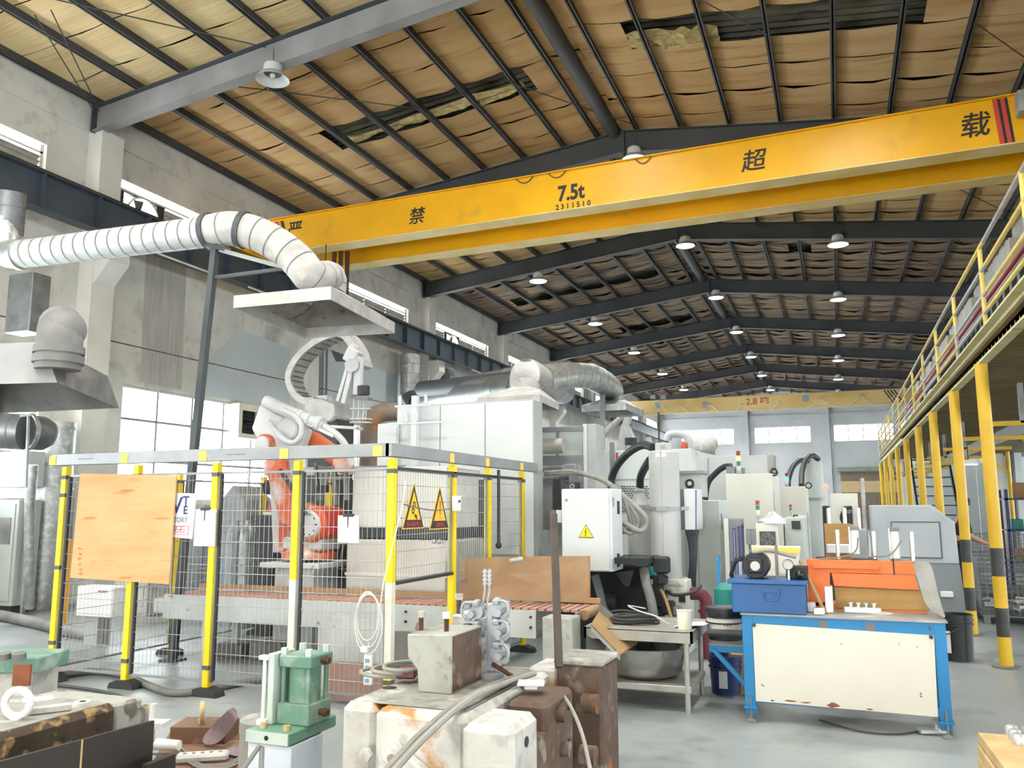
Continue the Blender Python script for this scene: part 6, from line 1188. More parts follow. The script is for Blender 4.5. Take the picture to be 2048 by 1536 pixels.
# foot pedal and castings under the bench
t = thing('foot_pedal', 'small cast foot pedal under the bench end', 'pedal', at(1865, 1470, Z=0)); p = at(1865, 1468, Z=0)
part('plate', MB().obox(p + Vector((-.03, 0, .02)), (.12, .08, .03), .3), 'alu_cast', t, bevel=.005); part('housing', MB().obox(p + Vector((.05, .03, .04)), (.08, .08, .08), .3), 'alu_cast', t, bevel=.01)
solo('floor_cable', MB().tube(smooth_path([at(1640, 1440, Z=.01), at(1720, 1462, Z=.01), at(1790, 1468, Z=.01), at(1845, 1462, Z=.01)]), .007, 6), 'cable_dark', 'black cable on the floor under the blue bench', 'cable', smooth=True)
# shelf left of the bench with buckets
sh_ = thing('blue_shelf', 'blue steel bracket shelf left of the bench', 'shelf', (-.95, 6.95, 0)); v = pbox(1418, 1290, 1490, 1300, 6.95, None, .5); zs_ = v[5]
part('shelf_arm', MB().box(v[0], BX0, 6.95, 7.0, zs_ - .05, zs_), 'bench_blue', sh_); part('shelf_arm', MB().box(v[0], BX0, 7.4, 7.45, zs_ - .05, zs_), 'bench_blue', sh_); part('shelf_board', MB().box(v[0], BX0, 6.95, 7.45, zs_, zs_ + .015), 'dust_dark', sh_); part('diagonal', MB().bar((v[0] + .03, 6.96, zs_ - .03), (BX0, 6.96, zs_ - .3), .05, .03), 'bench_blue', sh_); part('pipe_rail', MB().cyl((v[0], 6.92, zs_ + .1), (BX0, 6.92, zs_ + .1), .03, n=10), 'hose_black', sh_)
def bucket(x, y, z, r, h, m_, label, lid=False):
    t = thing('bucket', label, 'bucket', (x, y, z)); part('body', MB().lathe([(.001, 0), (r * .88, 0), (r, h), (r * .95, h), (r * .85, .02), (.001, .02)] if not lid else [(.001, 0), (r * .88, 0), (r, h)], (x, y, z), 24), m_, t, smooth=True)
    for k in range(3): part('rim_ring', MB().lathe([(r * .98, -.006), (r * 1.05, -.004), (r * 1.05, .006), (r * .98, .008)], (x, y, z + h - .01 - k * .045), 24), m_, t, smooth=True)
    if lid: part('lid', MB().lathe([(r * 1.04, 0), (r * 1.04, .02), (r * .9, .015), (.001, .015)], (x, y, z + h), 24), m_, t, smooth=True)
    return t
p = at(1449, 1250, Y=7.2); t = bucket(p.x, 7.2, zs_ + .015, .145, at(1449, 1215, Y=7.2).z - zs_ - .03, 'bucket_black', 'black lidded bucket with white label band on the blue shelf', True); part('label_band', MB().lathe([(.139, 0), (.1425, .1)], (p.x, 7.2, zs_ + .09), 24), 'box_white', t, smooth=True)
for k in range(3): part('label_dot', MB().cyl((p.x + .02 + k * .022, 7.2 - .141, zs_ + .14), (p.x + .02 + k * .022, 7.2 - .146, zs_ + .14), .006, n=8), 'print_crimson', t)
p = at(1450, 1390, Z=0); t = bucket(p.x, p.y + .1, 0, .14, .32, 'bucket_blue', 'dark blue bucket with white paper label under the shelf'); part('label', MB().box(p.x - .04, p.x + .03, p.y - .045, p.y - .035, .06, .2), 'paper', t)
p = at(1478, 1390, Z=0); solo('cardboard_box', MB().obox((p.x + .02, p.y + .12, .17), (.2, .16, .33), .3, .06), 'cardboard', 'torn cardboard box wedged beside the bench leg', 'box')
p = at(1925, 1325, Z=0); t = bucket(p.x - .02, p.y + .15, 0, .165, .47, 'bucket_black', 'black open bucket with white paper beside the bench end'); part('paper_label', MB().obox((p.x - .15, p.y - .0, .2), (.12, .006, .22), -.5), 'paper', t); part('bail_handle', MB().tube(smooth_path([(p.x - .17, p.y + .1, .4), (p.x - .14, p.y - .02, .28), (p.x - .02, p.y - .03, .34), (p.x + .12, p.y + .05, .4)]), .006, 6), 'cable_dark', t)
# stainless table with basin
tb = thing('steel_table', 'stainless steel table with low shelf left of the blue bench', 'table', (-1.57, 7.2, 0)); TX0, TX1, TY0, TY1 = -2.0, -1.12, 6.78, 7.6; TZ = at(1383, 1264, Y=TY0).z; th_ = TZ - at(1383, 1288, Y=TY0).z
part('top', MB().box(TX0, TX1, TY0, TY1, TZ - .012, TZ - .006), 'steel_table', tb)
for a in ((TX0, TX1, TY0, TY0 + .02), (TX0, TX1, TY1 - .02, TY1), (TX0, TX0 + .02, TY0, TY1), (TX1 - .02, TX1, TY0, TY1)): part('apron', MB().box(*a, TZ - th_, TZ), 'steel_table', tb)
for x in (TX0 + .05, TX1 - .06):
    for y in (TY0 + .05, TY1 - .06): part('leg', MB().cyl((x, y, 0), (x, y, TZ - .02), .021, n=12), 'steel_table', tb, smooth=True)
SZ = .2; part('shelf', MB().box(TX0 + .03, TX1 - .03, TY0 + .04, TY1 - .04, SZ - .05, SZ), 'steel_table', tb, bevel=.004)
bs = thing('steel_basin', 'large round stainless basin on the low shelf of the steel table', 'basin', (-1.58, 7.15, SZ)); part('bowl', MB().lathe([(.001, .004), (.24, .004), (.3, .05), (.335, .2), (.36, .25), (.375, .252), (.36, .256), (.325, .21), (.29, .06), (.23, .014), (.001, .014)], (-1.58, 7.17, SZ), 40), 'steel_bright', bs, smooth=True)
for k in range(6):
    c = Vector((-1.72 + random.uniform(-.03, .03), 7.2 + random.uniform(-.04, .04), TZ + .006 + k * .012)); rx, ry = .24 - .01 * k, .16
    solo('black_cable_coil', MB().tube([c + Vector((rx * math.cos(a * .2618), ry * math.sin(a * .2618), .006 * math.sin(a))) for a in range(24)], .011, 6, closed=True), 'cable_dark', 'loop of black cable coiled on the steel table', 'cable', 'cable loops on the steel table', smooth=True)
solo('white_cable', MB().tube(smooth_path([(-1.62, 7.4, TZ + .09), (-1.75, 7.3, TZ + .12), (-1.6, 7.1, TZ + .1), (-1.45, 7.0, TZ + .08), (-1.35, 7.02, TZ + .02)]), .006, 6), 'cable_white', 'pale thin cable lying over the black coil', 'cable', smooth=True)
p = at(1370, 1265, Y=6.95); t = thing('plaster_mug', 'white stained cup standing on the steel table', 'cup', (p.x, 6.95, TZ)); part('body', MB().lathe([(.001, 0), (.055, 0), (.062, .15), (.055, .15), (.05, .01), (.001, .01)], (p.x, 6.95, TZ - .006), 20), 'f_white', t, smooth=True); part('rim', MB().lathe([(.062, -.006), (.066, 0), (.06, .006)], (p.x, 6.95, TZ + .145), 20), 'f_white', t, smooth=True)
solo('paper_sheet', MB().add([(-1.3, 7.0, TZ + .004), (-1.06, 6.95, TZ + .03), (-1.0, 7.25, TZ + .03), (-1.28, 7.3, TZ + .004)], [(0, 1, 2, 3)]), 'paper', 'crumpled pale sheet on the right end of the steel table', 'paper')
# stacked press behind: hazard striped base and brown plate
hb_ = thing('hazard_press', 'small press with brown plate and hazard striped base behind the orange frame', 'press', (.75, 9.6, 0)); v = pbox(1630, 1118, 1758, 1134, 9.6, None, .5); part('base', MB().box(v[0], v[1], 9.6, 10.1, 0, v[5] - .0), 'm_black', hb_, bevel=.01)
for k in range(8):
    x = v[0] + .03 + k * .085; z0, z1 = v[4] + .01, v[5] - .01
    if x + .1 < v[1]: part('hazard_stripe', MB().add([(x, 9.594, z1), (x + .045, 9.594, z1), (x + .09, 9.594, z0), (x + .045, 9.594, z0)], [(0, 1, 2, 3)]), 'f_yellow', hb_)
v = pbox(1648, 1047, 1706, 1120, 9.7, None, .04); part('brown_plate', MB().box(*v), 'board_brown', hb_); part('casting_rack', MB().box(*pbox(1652, 1088, 1700, 1108, 9.62, None, .06)), 'alu_cast', hb_, bevel=.01)
for px in (1662, 1694, 1722): a, b = at(px, 1016, Y=9.85), at(px, 1120, Y=9.85); part('guide_rod', MB().cyl((b.x, 9.85, b.z), (b.x, 9.85, a.z), .022, n=10), 'steel_bright', hb_, smooth=True)
part('top_block', MB().box(*pbox(1700, 1058, 1736, 1120, 9.8, None, .2)), 'tray_grey', hb_, bevel=.01)
# ---- wooden boards with castings at the right bottom corner
mat('ply_edge', 'd8b98a', 'c4a372', 6, .75); wd = at(1960, 1462, Z=.42)
for k in range(5):
    z = .42 - .062 * (k + 1); off = random.uniform(-.025, .025)
    solo('plywood_sheet', MB().obox((wd.x + .46 + off, wd.y - .4 + off, z + .031), (.92, .8, .052), .03 + off), 'ply_edge', 'pale wooden board in the stack at the bottom right corner, %s' % ['topmost', 'second', 'third', 'fourth', 'lowest'][k], 'board', 'stacked wooden boards')
for i in range(3):
    for j in range(3):
        cc = at(2024, 1468, Z=.42); x, y = cc.x + i * .075, cc.y - j * .09; t = solo('alu_casting', MB().lathe([(.03, 0), (.03, .04), (.022, .05), (.001, .05)], (x, y, .415), 14), 'alu_cast', 'small bright aluminium casting on the wooden boards', 'casting', 'castings on the wooden boards', smooth=True)
# ================================================================ FOREGROUND DIES AND PARTS
mat('die_white', 'cfcdc7', 'b2aea7', 4, .75, wear='b07d42', wscale=2.6, wlo=.6, whi=.65, bump=.4, bscale=20, wear2=('96918a', 9, .5, .72)); mat('die_top', '9d9a94', '85827c', 5, .7, wear='bcb9b2', wscale=5, wlo=.55, whi=.66, wear2=('76736d', 12, .5, .7)); mat('die_rust', '6a564a', '4c3c32', 6, .8, wear='94603c', wscale=6, wlo=.6, whi=.72, wear2=('8d857b', 7, .58, .68), bump=.4, bscale=18)
mat('rust_black', '4a3a2a', '2c221a', 6, .75, wear='9c7b52', wscale=12, wlo=.53, whi=.64, wear2=('1c1611', 8, .55, .66), bump=.5, bscale=16); mat('plate_black', '2c241d', '211b17', 4, .6, wear='5a4a38', wscale=12, wlo=.7, whi=.75); mat('paint_green', '688f7c', '5a806e', 3, .55, wear='a9b5ac', wscale=4, wlo=.54, whi=.7); mat('green_pale', 'c3cfc6', 'b4c1b8', 4, .6); mat('brown_plate', '7e5f4c', '6c4f3e', 5, .75, wear='9c7d63', wscale=6, wlo=.6, whi=.7); mat('sandpaper', '87737a', '7b676d', 20, .9); mat('cast_grey', 'a9aeb3', '979ca2', 5, .5, metal=.2); mat('block_blue_white', 'd6dbe2', 'b9c4d6', 3, .6, wear='4b6694', wscale=2.5, wlo=.6, whi=.75); mat('nut_tan', 'c9b48a', 'b49d70', 6, .6); mat('pole_brown', '4a3e38', '3b322d', 8, .6)
ZD = .72
dx0, dx1 = -2.2, -1.28
die = thing('casting_die', 'large white painted rusty casting die block in the foreground', 'die', (-1.75, 3.9, 0))
def blk(x0, x1, y0, y1, z0, z1, m_, nm, bv=.02, par=None): return part(nm, MB().box(x0, x1, y0, y1, z0, z1), m_, par or die, bevel=bv)
blk(dx0 + .03, -1.98, 3.42, 4.5, .05, ZD, 'die_white', 'die_block', .035); blk(-1.972, -1.52, 3.38, 4.1, .05, ZD - .005, 'die_white', 'die_block', .03); blk(-1.512, dx1, 3.3, 3.62, .05, ZD - .01, 'die_white', 'die_block', .03)
blk(-1.5, -1.3, 3.78, 4.2, .05, ZD - .02, 'die_rust', 'die_block', .02); blk(-1.97, -1.5, 4.1, 4.5, .05, ZD, 'die_white', 'die_block', .02); blk(-1.5, -1.3, 3.62, 3.78, .05, ZD - .14, 'die_rust', 'pocket_floor', .0)
blk(dx0 - .02, -1.25, 3.36, 4.45, 0, .05, 'die_rust', 'base_plate', .01)
part('top_skin', MB().box(dx0 + .07, -1.56, 3.46, 4.46, ZD - .002, ZD + .002), 'die_top', die)
part('bore', MB().cyl((-2.1, 3.75, ZD), (-2.1, 3.75, ZD + .004), .035, n=18), 'knob_black', die)
for (x, z) in ((-2.0, .52),): part('hex_bolt', MB().cyl((x, 3.385, z), (x, 3.36, z), .03, n=6), 'die_white', die)
cp = Vector((-1.78, 3.35, .5)); part('clamp_strap', MB().obox(cp, (.22, .06, .09), 0, 0, .55), 'die_white', die, bevel=.01); 
for s in (-.06, .06): part('strap_bolt', MB().cyl(cp + Vector((s, -.03, -s * .6)), cp + Vector((s, -.045, -s * .6)), .018, n=10), 'die_rust', die)
part('front_step', MB().box(-2.05, -1.72, 3.18, 3.38, .0, .38), 'die_top', die, bevel=.01)
for j, z in enumerate((.62, .45, .28)):
    part('side_bore', MB().cyl((dx1 - .002, 3.46, z), (dx1 + .004, 3.46, z), .022, n=14), 'knob_black', die); part('side_bolt', MB().cyl((-1.3, 3.95 + .06 * j, z), (-1.26, 3.95 + .06 * j, z), .035, n=14), 'die_rust', die, smooth=True); part('side_bore', MB().cyl((-1.302, 4.12, z), (-1.297, 4.12, z), .02, n=12), 'knob_black', die)
blk(-1.45, -1.2, 4.38, 4.72, .0, ZD + .05, 'die_rust', 'rear_block', .015); part('rear_cap', MB().box(-1.46, -1.19, 4.37, 4.73, ZD + .05, ZD + .075), 'die_top', die, bevel=.006); blk(-1.62, -1.45, 4.4, 4.7, 0, ZD + .02, 'die_white', 'rear_block', .015)
part('rear_roller', MB().cyl((-1.2, 4.3, .6), (-1.28, 4.3, .6), .05, n=16), 'die_rust', die, smooth=True); part('rear_roller', MB().cyl((-1.2, 4.25, .36), (-1.28, 4.25, .36), .05, n=16), 'die_rust', die, smooth=True)
# upright core block
cbk = thing('core_block', 'chipped white upright steel block with two bolts standing on the die', 'block', (-1.84, 3.9, ZD)); zt4 = at(905, 1262, Y=3.72).z; fy0 = 3.72
fpx = [at(814, 1268, Y=fy0), at(903, 1270, Y=fy0), at(903, 1388, Y=fy0), at(836, 1386, Y=fy0), at(834, 1340, Y=fy0), at(815, 1314, Y=fy0)]; pl2 = [(p.x, max(p.z, ZD)) for p in fpx]; pl2[2] = (pl2[2][0], ZD); pl2[3] = (pl2[3][0], ZD)
part('block', MB().prism(pl2, fy0, fy0 + .36, 'y'), 'chip_paint', cbk, bevel=.006); part('side_skin', MB().box(fpx[1].x - .001, fpx[1].x + .003, fy0 + .01, fy0 + .355, ZD + .01, pl2[1][1] - .01), 'die_rust', cbk); part('top_skin', MB().box(fpx[0].x + .01, fpx[1].x - .01, fy0 + .01, fy0 + .35, pl2[0][1] - .002, pl2[0][1] + .003), 'die_top', cbk)
for px in (842, 893):
    p = at(px, 1256, Y=fy0 + .12); zt5 = at(px, 1222 if px == 842 else 1224, Y=fy0 + .12).z; s_ = part('bolt', MB().cyl((p.x, fy0 + .12, pl2[0][1]), (p.x, fy0 + .12, zt5 - .03), .012, n=10), 'rust_pipe', cbk, smooth=True); part('bolt_head', MB().cyl((p.x, fy0 + .12, zt5 - .03), (p.x, fy0 + .12, zt5), .021, n=12), 'die_white', s_, smooth=True)
b2 = thing('core_block', 'pale block with a dark stud behind the upright steel block', 'block', (-1.8, 4.3, ZD)); v = pbox(903, 1229, 975, 1262, 4.25, None, .25); part('block', MB().box(v[0], v[1], 4.25, 4.5, ZD, v[5]), 'die_white', b2, bevel=.01); p = at(918, 1228, Y=4.3); z5 = at(918, 1188, Y=4.3).z; s_ = part('stud', MB().cyl((p.x, 4.3, v[5]), (p.x, 4.3, z5 - .03), .013, n=10), 'pole_brown', b2, smooth=True); part('stud_head', MB().cyl((p.x, 4.3, z5 - .03), (p.x, 4.3, z5), .022, n=12), 'die_white', s_, smooth=True)
# casting tree
ty = 4.15; ct = thing('casting_tree', 'silver grey cast part tree standing on a round base on the die', 'casting', (at(985, 1350, Y=ty).x, ty, ZD)); T = lambda px, py, dy=0: at(px, py, Y=ty + dy)
bp = T(980, 1352); part('base_disc', MB().lathe([(.001, 0), (.075, 0), (.075, .03), (.07, .035), (.001, .035)], (bp.x, ty, ZD), 22), 'cast_grey', ct, smooth=True)
part('stem', MB().bar((bp.x + .005, ty, ZD + .03), T(983, 1205), .045, .045), 'cast_grey', ct, bevel=.01)
for lv, py in enumerate((1222, 1262, 1308)):
    for s in (-1, 1):
        c = T(977 + 17 * s if s < 0 else 1000, py + (0 if s < 0 else -4))
        part('boss', MB().cyl(c + Vector((0, -.05, 0)), c + Vector((0, .05, 0)), .036, n=14), 'cast_grey', ct, smooth=True); part('rib', MB().bar(c, Vector((bp.x, ty, c.z - .01)), .04, .03), 'cast_grey', ct)
        for k2, (ox, oz) in enumerate(((-.05, .03), (-.045, -.03), (.0, .045))): part('lug', MB().obox(c + Vector((ox * (1 if s < 0 else -1), -.045, oz)), (.035, .05, .03), 0, .2), 'cast_grey', ct, bevel=.006)
        part('hook', MB().tube(smooth_path([c + Vector((s * .01, -.06, .05)), c + Vector((s * .06, -.07, .045)), c + Vector((s * .075, -.07, .0)), c + Vector((s * .05, -.07, -.03))]), .008, 6), 'cast_grey', ct, smooth=True); part('nut', MB().cyl(c + Vector((s * .02, -.05, -.01)), c + Vector((s * .02, -.085, -.01)), .02, n=6), 'cast_grey', ct)
for px in (970, 979):
    part('wire_neck', MB().tube(smooth_path([T(px - 6, 1215), T(px - 2, 1195), T(px, 1180), T(px, 1165)]), .006, 6), 'cast_grey', ct, smooth=True)
    for k in range(4): part('gate_tab', MB().obox(T(px, 1143 + k * 8), (.022, .008, .014), 0, 0, -.4), 'cast_grey', ct)
    part('tab_strip', MB().bar(T(px, 1138), T(px, 1172), .012, .006), 'cast_grey', ct)
p = at(1062, 1366, Z=ZD + .03); t = thing('white_tile', 'white square plastic plate lying on the die', 'plate', (p.x, p.y, ZD)); part('plate', MB().obox(p, (.13, .11, .012), .3), 'box_white', t, bevel=.004); part('foot', MB().obox(p - Vector((0, 0, .015)), (.06, .05, .02), .3), 'box_white', t)
solo('dark_pole', MB().bar(at(1107, 1028, D=4.55), Vector((at(1118, 1336, Z=ZD + .075).x, at(1118, 1336, Z=ZD + .075).y, ZD + .075)), .04, .04), 'pole_brown', 'dark brown steel bar standing upright on the rear die block', 'bar', bevel=.006)
for j, (r, m_, off) in enumerate(((.016, 'cable_grey', 0), (.015, 'hose_grey', 14))):
    pts = [at(770 + off, 1545, D=3.15), at(830 + off, 1480, D=3.3), at(900 + off * .7, 1420, D=3.55), at(950 + off * .5, 1388, Z=ZD + .04), at(1010 + off, 1362, Z=ZD + .03), at(1055 + off, 1350 - off * .2, Z=ZD + .03)]
    solo('thick_cable', MB().tube(smooth_path(pts), r, 8), m_, 'thick %s cable laid across the die front' % ('dark grey' if j == 0 else 'pale dusty'), 'cable', smooth=True)
cr_ = at(785, 1350, Z=ZD + .02); m = MB()
for k in range(3): m.tube([cr_ + Vector((.05 * k - .02 + (.15 - .02 * k) * math.cos(a * .3), (.13) * math.sin(a * .3), .015 + .018 * k)) for a in range(21)], .0105, 7, closed=True)
solo('air_hose_coil', m, 'hose_grey', 'coiled brown grey air hose behind the upright block', 'hose', smooth=True); solo('red_tool', MB().obox(at(815, 1345, Z=ZD + .05), (.1, .1, .05), .3), 'maroon', 'red tool half hidden by the coiled hose', 'tool', bevel=.01)
solo('thin_hose', MB().tube(smooth_path([at(1128, 1392, D=4.1), at(1145, 1420, D=3.9), at(1165, 1470, D=3.7), at(1182, 1545, D=3.5)]), .009, 6), 'hose_grey', 'thin grey hose hanging down the right side of the die', 'hose', smooth=True); solo('brown_rod', MB().cyl(at(985, 1328, D=4.3), at(1040, 1362, D=4.2), .012, n=8), 'rust_pipe', 'thin rusty rod beside the white plate', 'rod', smooth=True)
# ---- green hydraulic cylinder unit
gu = thing('hydraulic_cylinder', 'green square flanged hydraulic cylinder with tie rods on a base plate', 'cylinder', (-2.7, 3.83, 0)); gx0, gx1, gy0, gy1 = -2.83, -2.57, 3.6, 4.02
part('base_plate', MB().box(gx0, gx1, gy0, gy1, .44, .5), 'paint_green', gu, bevel=.006); part('front_face', MB().box(gx0 + .005, gx1 - .005, gy0 - .003, gy0, .443, .497), 'green_pale', gu); part('face_hole', MB().cyl((-2.7, gy0 - .004, .47), (-2.7, gy0 - .006, .47), .012, n=12), 'knob_black', gu)
G = lambda px, py, Y=3.74: at(px, py, Y=Y)
fx0, fx1 = G(553, 1420).x, G(617, 1420).x; zb1, zb2 = .5, G(585, 1408).z; zu0, zu1 = G(585, 1336).z, G(585, 1312).z; yb1 = 3.74; yb2 = yb1 + (fx1 - fx0) * 1.05
part('lower_flange', MB().box(fx0, fx1, yb1, yb2, zb1, zb2), 'paint_green', gu, bevel=.005); part('upper_flange', MB().box(fx0 + .005, fx1 + .005, yb1, yb2, zu0, zu1), 'paint_green', gu, bevel=.005); cxm, cym = (fx0 + fx1) / 2, (yb1 + yb2) / 2
part('barrel', MB().cyl((cxm, cym, zb2), (cxm, cym, zu0), (fx1 - fx0) * .42, n=26), 'paint_green', gu, smooth=True)
for sx in (fx0 + .022, fx1 - .022):
    for sy in (yb1 + .022, yb2 - .022): part('tie_rod', MB().cyl((sx, sy, zb2), (sx, sy, zu0), .012, n=10), 'paint_green', gu, smooth=True); part('tie_nut', MB().cyl((sx, sy, zu1), (sx, sy, zu1 + .035), .019, n=6), 'green_pale', gu)
for z in ((zu0 + zu1) / 2, (zb1 + zb2) / 2): part('port_fitting', MB().cyl((fx1, cym, z), (fx1 + .05, cym, z), .017, n=10).cyl((fx1 + .02, cym, z), (fx1 + .035, cym, z), .023, n=6), 'rust_pipe', gu, smooth=True)
part('side_plate', MB().box(fx0 - .04, fx0 - .005, yb1 - .03, yb2 - .05, .5, zu1 + .01), 'green_pale', gu, bevel=.004); part('sensor_rod', MB().cyl((fx0 - .06, yb1 - .03, .51), (fx0 - .06, yb1 - .03, zu1), .01, n=8).box(fx0 - .085, fx0 - .03, yb1 - .05, yb1 - .01, .5, .525).box(fx0 - .085, fx0 - .03, yb1 - .05, yb1 - .01, zu1 - .02, zu1), 'box_white', gu)
for x in (-2.76, -2.62): part('socket_screw', MB().lathe([(.018, 0), (.018, .025), (.008, .025), (.008, .012), (.001, .012)], (x, 3.65, .5), 12), 'nut_tan', gu, smooth=True)
part('pedestal', MB().box(gx0 + .0, gx1 - .0, 3.62, 3.9, .0, .435), 'block_blue_white', gu, bevel=.006); part('rear_leg', MB().box(-2.75, -2.66, 3.9, 4.0, 0, .44), 'die_rust', gu)
dp = at(525, 1440, Z=.44); solo('round_block', MB().lathe([(.001, 0), (.14, 0), (.14, .43), (.13, .44), (.001, .44)], (dp.x - .02, dp.y + .06, 0), 30), 'die_top', 'pale round steel block left of the green cylinder', 'block', smooth=True)
# ---- brown plates, eye bolt, sandpaper, power strip
solo('brown_plate', MB().prism([(-4.35, 4.75), (-3.5, 5.05), (-3.1, 4.15), (-3.65, 3.75)], 0, .1, 'z'), 'brown_plate', 'thick brown steel plate lying on the floor', 'plate', bevel=.006)
eb = at(403, 1450, Z=.2); t = thing('brown_block', 'brown steel block with upright eye bolt', 'block', (eb.x, eb.y, .1)); part('block', MB().obox((eb.x - .02, eb.y + .06, .15), (.36, .26, .11), .35), 'brown_plate', t, bevel=.005)
def eyebolt(par, p, r, m_, ang=0): part('eye_bolt', MB().tube([p + Vector((r * math.cos(a * .3927) * math.cos(ang), r * math.cos(a * .3927) * math.sin(ang), r * 1.2 + r * math.sin(a * .3927))) for a in range(16)], r * .3, 8, closed=True).cyl(p, p + Vector((0, 0, r * .45)), r * .42, n=12).cyl(p - Vector((0, 0, .01)), p, r * .3, n=10), m_, par, smooth=True)
eyebolt(t, Vector((eb.x, eb.y, .215)), .055, 'nut_tan', 2.29)
m = MB(); A_ = [at(398, 1490, Z=.12), at(440, 1495, Z=.12)]; pts = [(at(395, 1488, Z=.12), at(432, 1492, Z=.12)), (at(420, 1455, Z=.2), at(452, 1470, Z=.18)), (at(448, 1428, Z=.32), at(470, 1448, Z=.28)), (at(462, 1414, Z=.38), at(478, 1430, Z=.34)), (at(474, 1416, Z=.34), at(480, 1445, Z=.26)), (at(478, 1450, Z=.2), at(480, 1465, Z=.16))]
for a, b in pts: m.v += [a, b]
for i in range(len(pts) - 1): m.f.append((2 * i, 2 * i + 1, 2 * i + 3, 2 * i + 2))
sp_ = solo('sandpaper_sheet', m, 'sandpaper', 'curled mauve sandpaper sheet leaning on the brown plate', 'sandpaper', smooth=True); sm_ = sp_.modifiers.new('round', 'SUBSURF'); sm_.levels = 2; sm_.render_levels = 2
solo('sandpaper_scrap', MB().add([at(440, 1505, Z=.115), at(470, 1490, Z=.14), at(505, 1495, Z=.13), at(502, 1512, Z=.115), at(470, 1512, Z=.115)], [(0, 1, 2, 3, 4)]), 'sandpaper', 'torn sandpaper scrap beside the round block', 'sandpaper')
pp = at(405, 1512, Z=.13); t = thing('power_strip', 'dusty grey power strip on the brown plate', 'power strip', (pp.x, pp.y, .1)); part('body', MB().obox((pp.x, pp.y, .125), (.3, .1, .05), .6), 'dust_duct', t, bevel=.015)
for k in range(5): part('socket', MB().obox((pp.x - .1 * math.cos(.6) + k * .05 * math.cos(.6), pp.y - .1 * math.sin(.6) + k * .05 * math.sin(.6), .151), (.02, .025, .004), .6), 'dust_dark', t)
for k in range(3): solo('grey_cable', MB().tube(smooth_path([at(300, 1480 + 14 * k, Z=.12), at(350, 1486 + 12 * k, Z=.115), at(400, 1528 + 4 * k, Z=.112), at(450, 1530 + 3 * k, Z=.112), at(482, 1512 + 6 * k, Z=.112)]), .007, 6), 'cable_grey', 'grey cable looping round the dusty power strip, %s' % ['innermost', 'middle', 'outermost'][k], 'cable', 'cables on the brown plate', smooth=True)
solo('bent_bar', MB().tube([at(480, 1548, D=3.5), at(520, 1490, D=3.55), at(524, 1495, D=3.55), at(522, 1550, D=3.5)], .011, 8), 'dust_dark', 'bent grey steel rod in front of the green unit', 'rod', smooth=True)
# ---- rusty die at the left corner and black plates
rd = thing('casting_die', 'rust black drilled die with white lifting eye at the left corner', 'die', (-3.8, 3.1, 0)); ZR = .62
part('die_block', MB().box(-4.3, -3.46, 2.75, 3.4, 0, ZR), 'rust_black', rd, bevel=.03); part('top_skin', MB().box(-4.28, -3.5, 2.79, 3.37, ZR - .001, ZR + .003), 'die_top', rd); part('end_block', MB().box(-4.1, -3.5, 3.42, 3.6, 0, ZR - .02), 'chip_paint', rd, bevel=.01)
for j, (y, z) in enumerate(((2.9, .5), (3.0, .36), (3.08, .52), (3.14, .5), (3.1, .4), (3.14, .42), (3.28, .52), (3.3, .4), (2.85, .32), (3.2, .3))): part('drill_hole', MB().cyl((-3.462, y, z), (-3.457, y, z), .014, n=12), 'knob_black', rd)
ep_ = at(32, 1440, Z=ZR); eyebolt(rd, Vector((ep_.x, ep_.y, ZR + .003)), .06, 'box_white', .35); part('washer', MB().lathe([(.02, 0), (.04, 0), (.04, .006), (.02, .006)], at(165, 1405, Z=ZR + .004), 18), 'box_white', rd)
part('key_bar', MB().obox(at(95, 1418, Z=ZR + .02), (.2, .05, .03), .95), 'die_white', rd, bevel=.004); part('white_pad', MB().obox(at(75, 1398, Z=ZR + .005), (.14, .1, .006), .9), 'box_white', rd)
gb_ = thing('green_block', 'green topped white block with dark bolts at the left edge', 'block', (-4.9, 3.9, 0)); q = at(54, 1395, D=5.0)
part('top_plate', MB().obox((q.x - .3, q.y + .05, .66), (.66, .34, .09), .35), 'paint_green', gb_, bevel=.006); part('body', MB().obox((q.x - .32, q.y + .05, .31), (.6, .3, .62), .35), 'die_white', gb_, bevel=.01)
for px in (8, 38): part('bolt', MB().cyl(at(px, 1318, D=4.95), at(px, 1306, D=4.95), .04, n=12), 'dust_dark', gb_, smooth=True)
part('rust_patch', MB().obox(at(44, 1350, D=4.85), (.1, .02, .12), .35), 'rust', gb_)
a, b = at(-40, 1535, D=2.95), at(310, 1423, D=3.6); a.z = b.z = min(a.z, b.z)
ad = at(-10, 1526, D=3.0)
bp_ = thing('black_plate', 'dark oily steel plate standing on edge at the bottom left corner', 'plate', (ad.x, ad.y, 0)); d_ = (b - ad); e1 = ad - d_ * .3
part('plate', MB().add([Vector((e1.x, e1.y, 0)), Vector((b.x, b.y, 0)), b, e1, Vector((e1.x - .015, e1.y, 0)), Vector((b.x - .015, b.y, 0)), b - Vector((.015, 0, 0)), e1 - Vector((.015, 0, 0))], [(0, 1, 2, 3), (7, 6, 5, 4), (0, 4, 5, 1), (1, 5, 6, 2), (2, 6, 7, 3), (3, 7, 4, 0)]), 'plate_black', bp_); ms = ad.lerp(b, .5); part('yellow_line', MB().bar(Vector((ms.x + .002, ms.y, .2)), Vector((ms.x + .002, ms.y, ms.z)), .005), 'nut_tan', bp_)
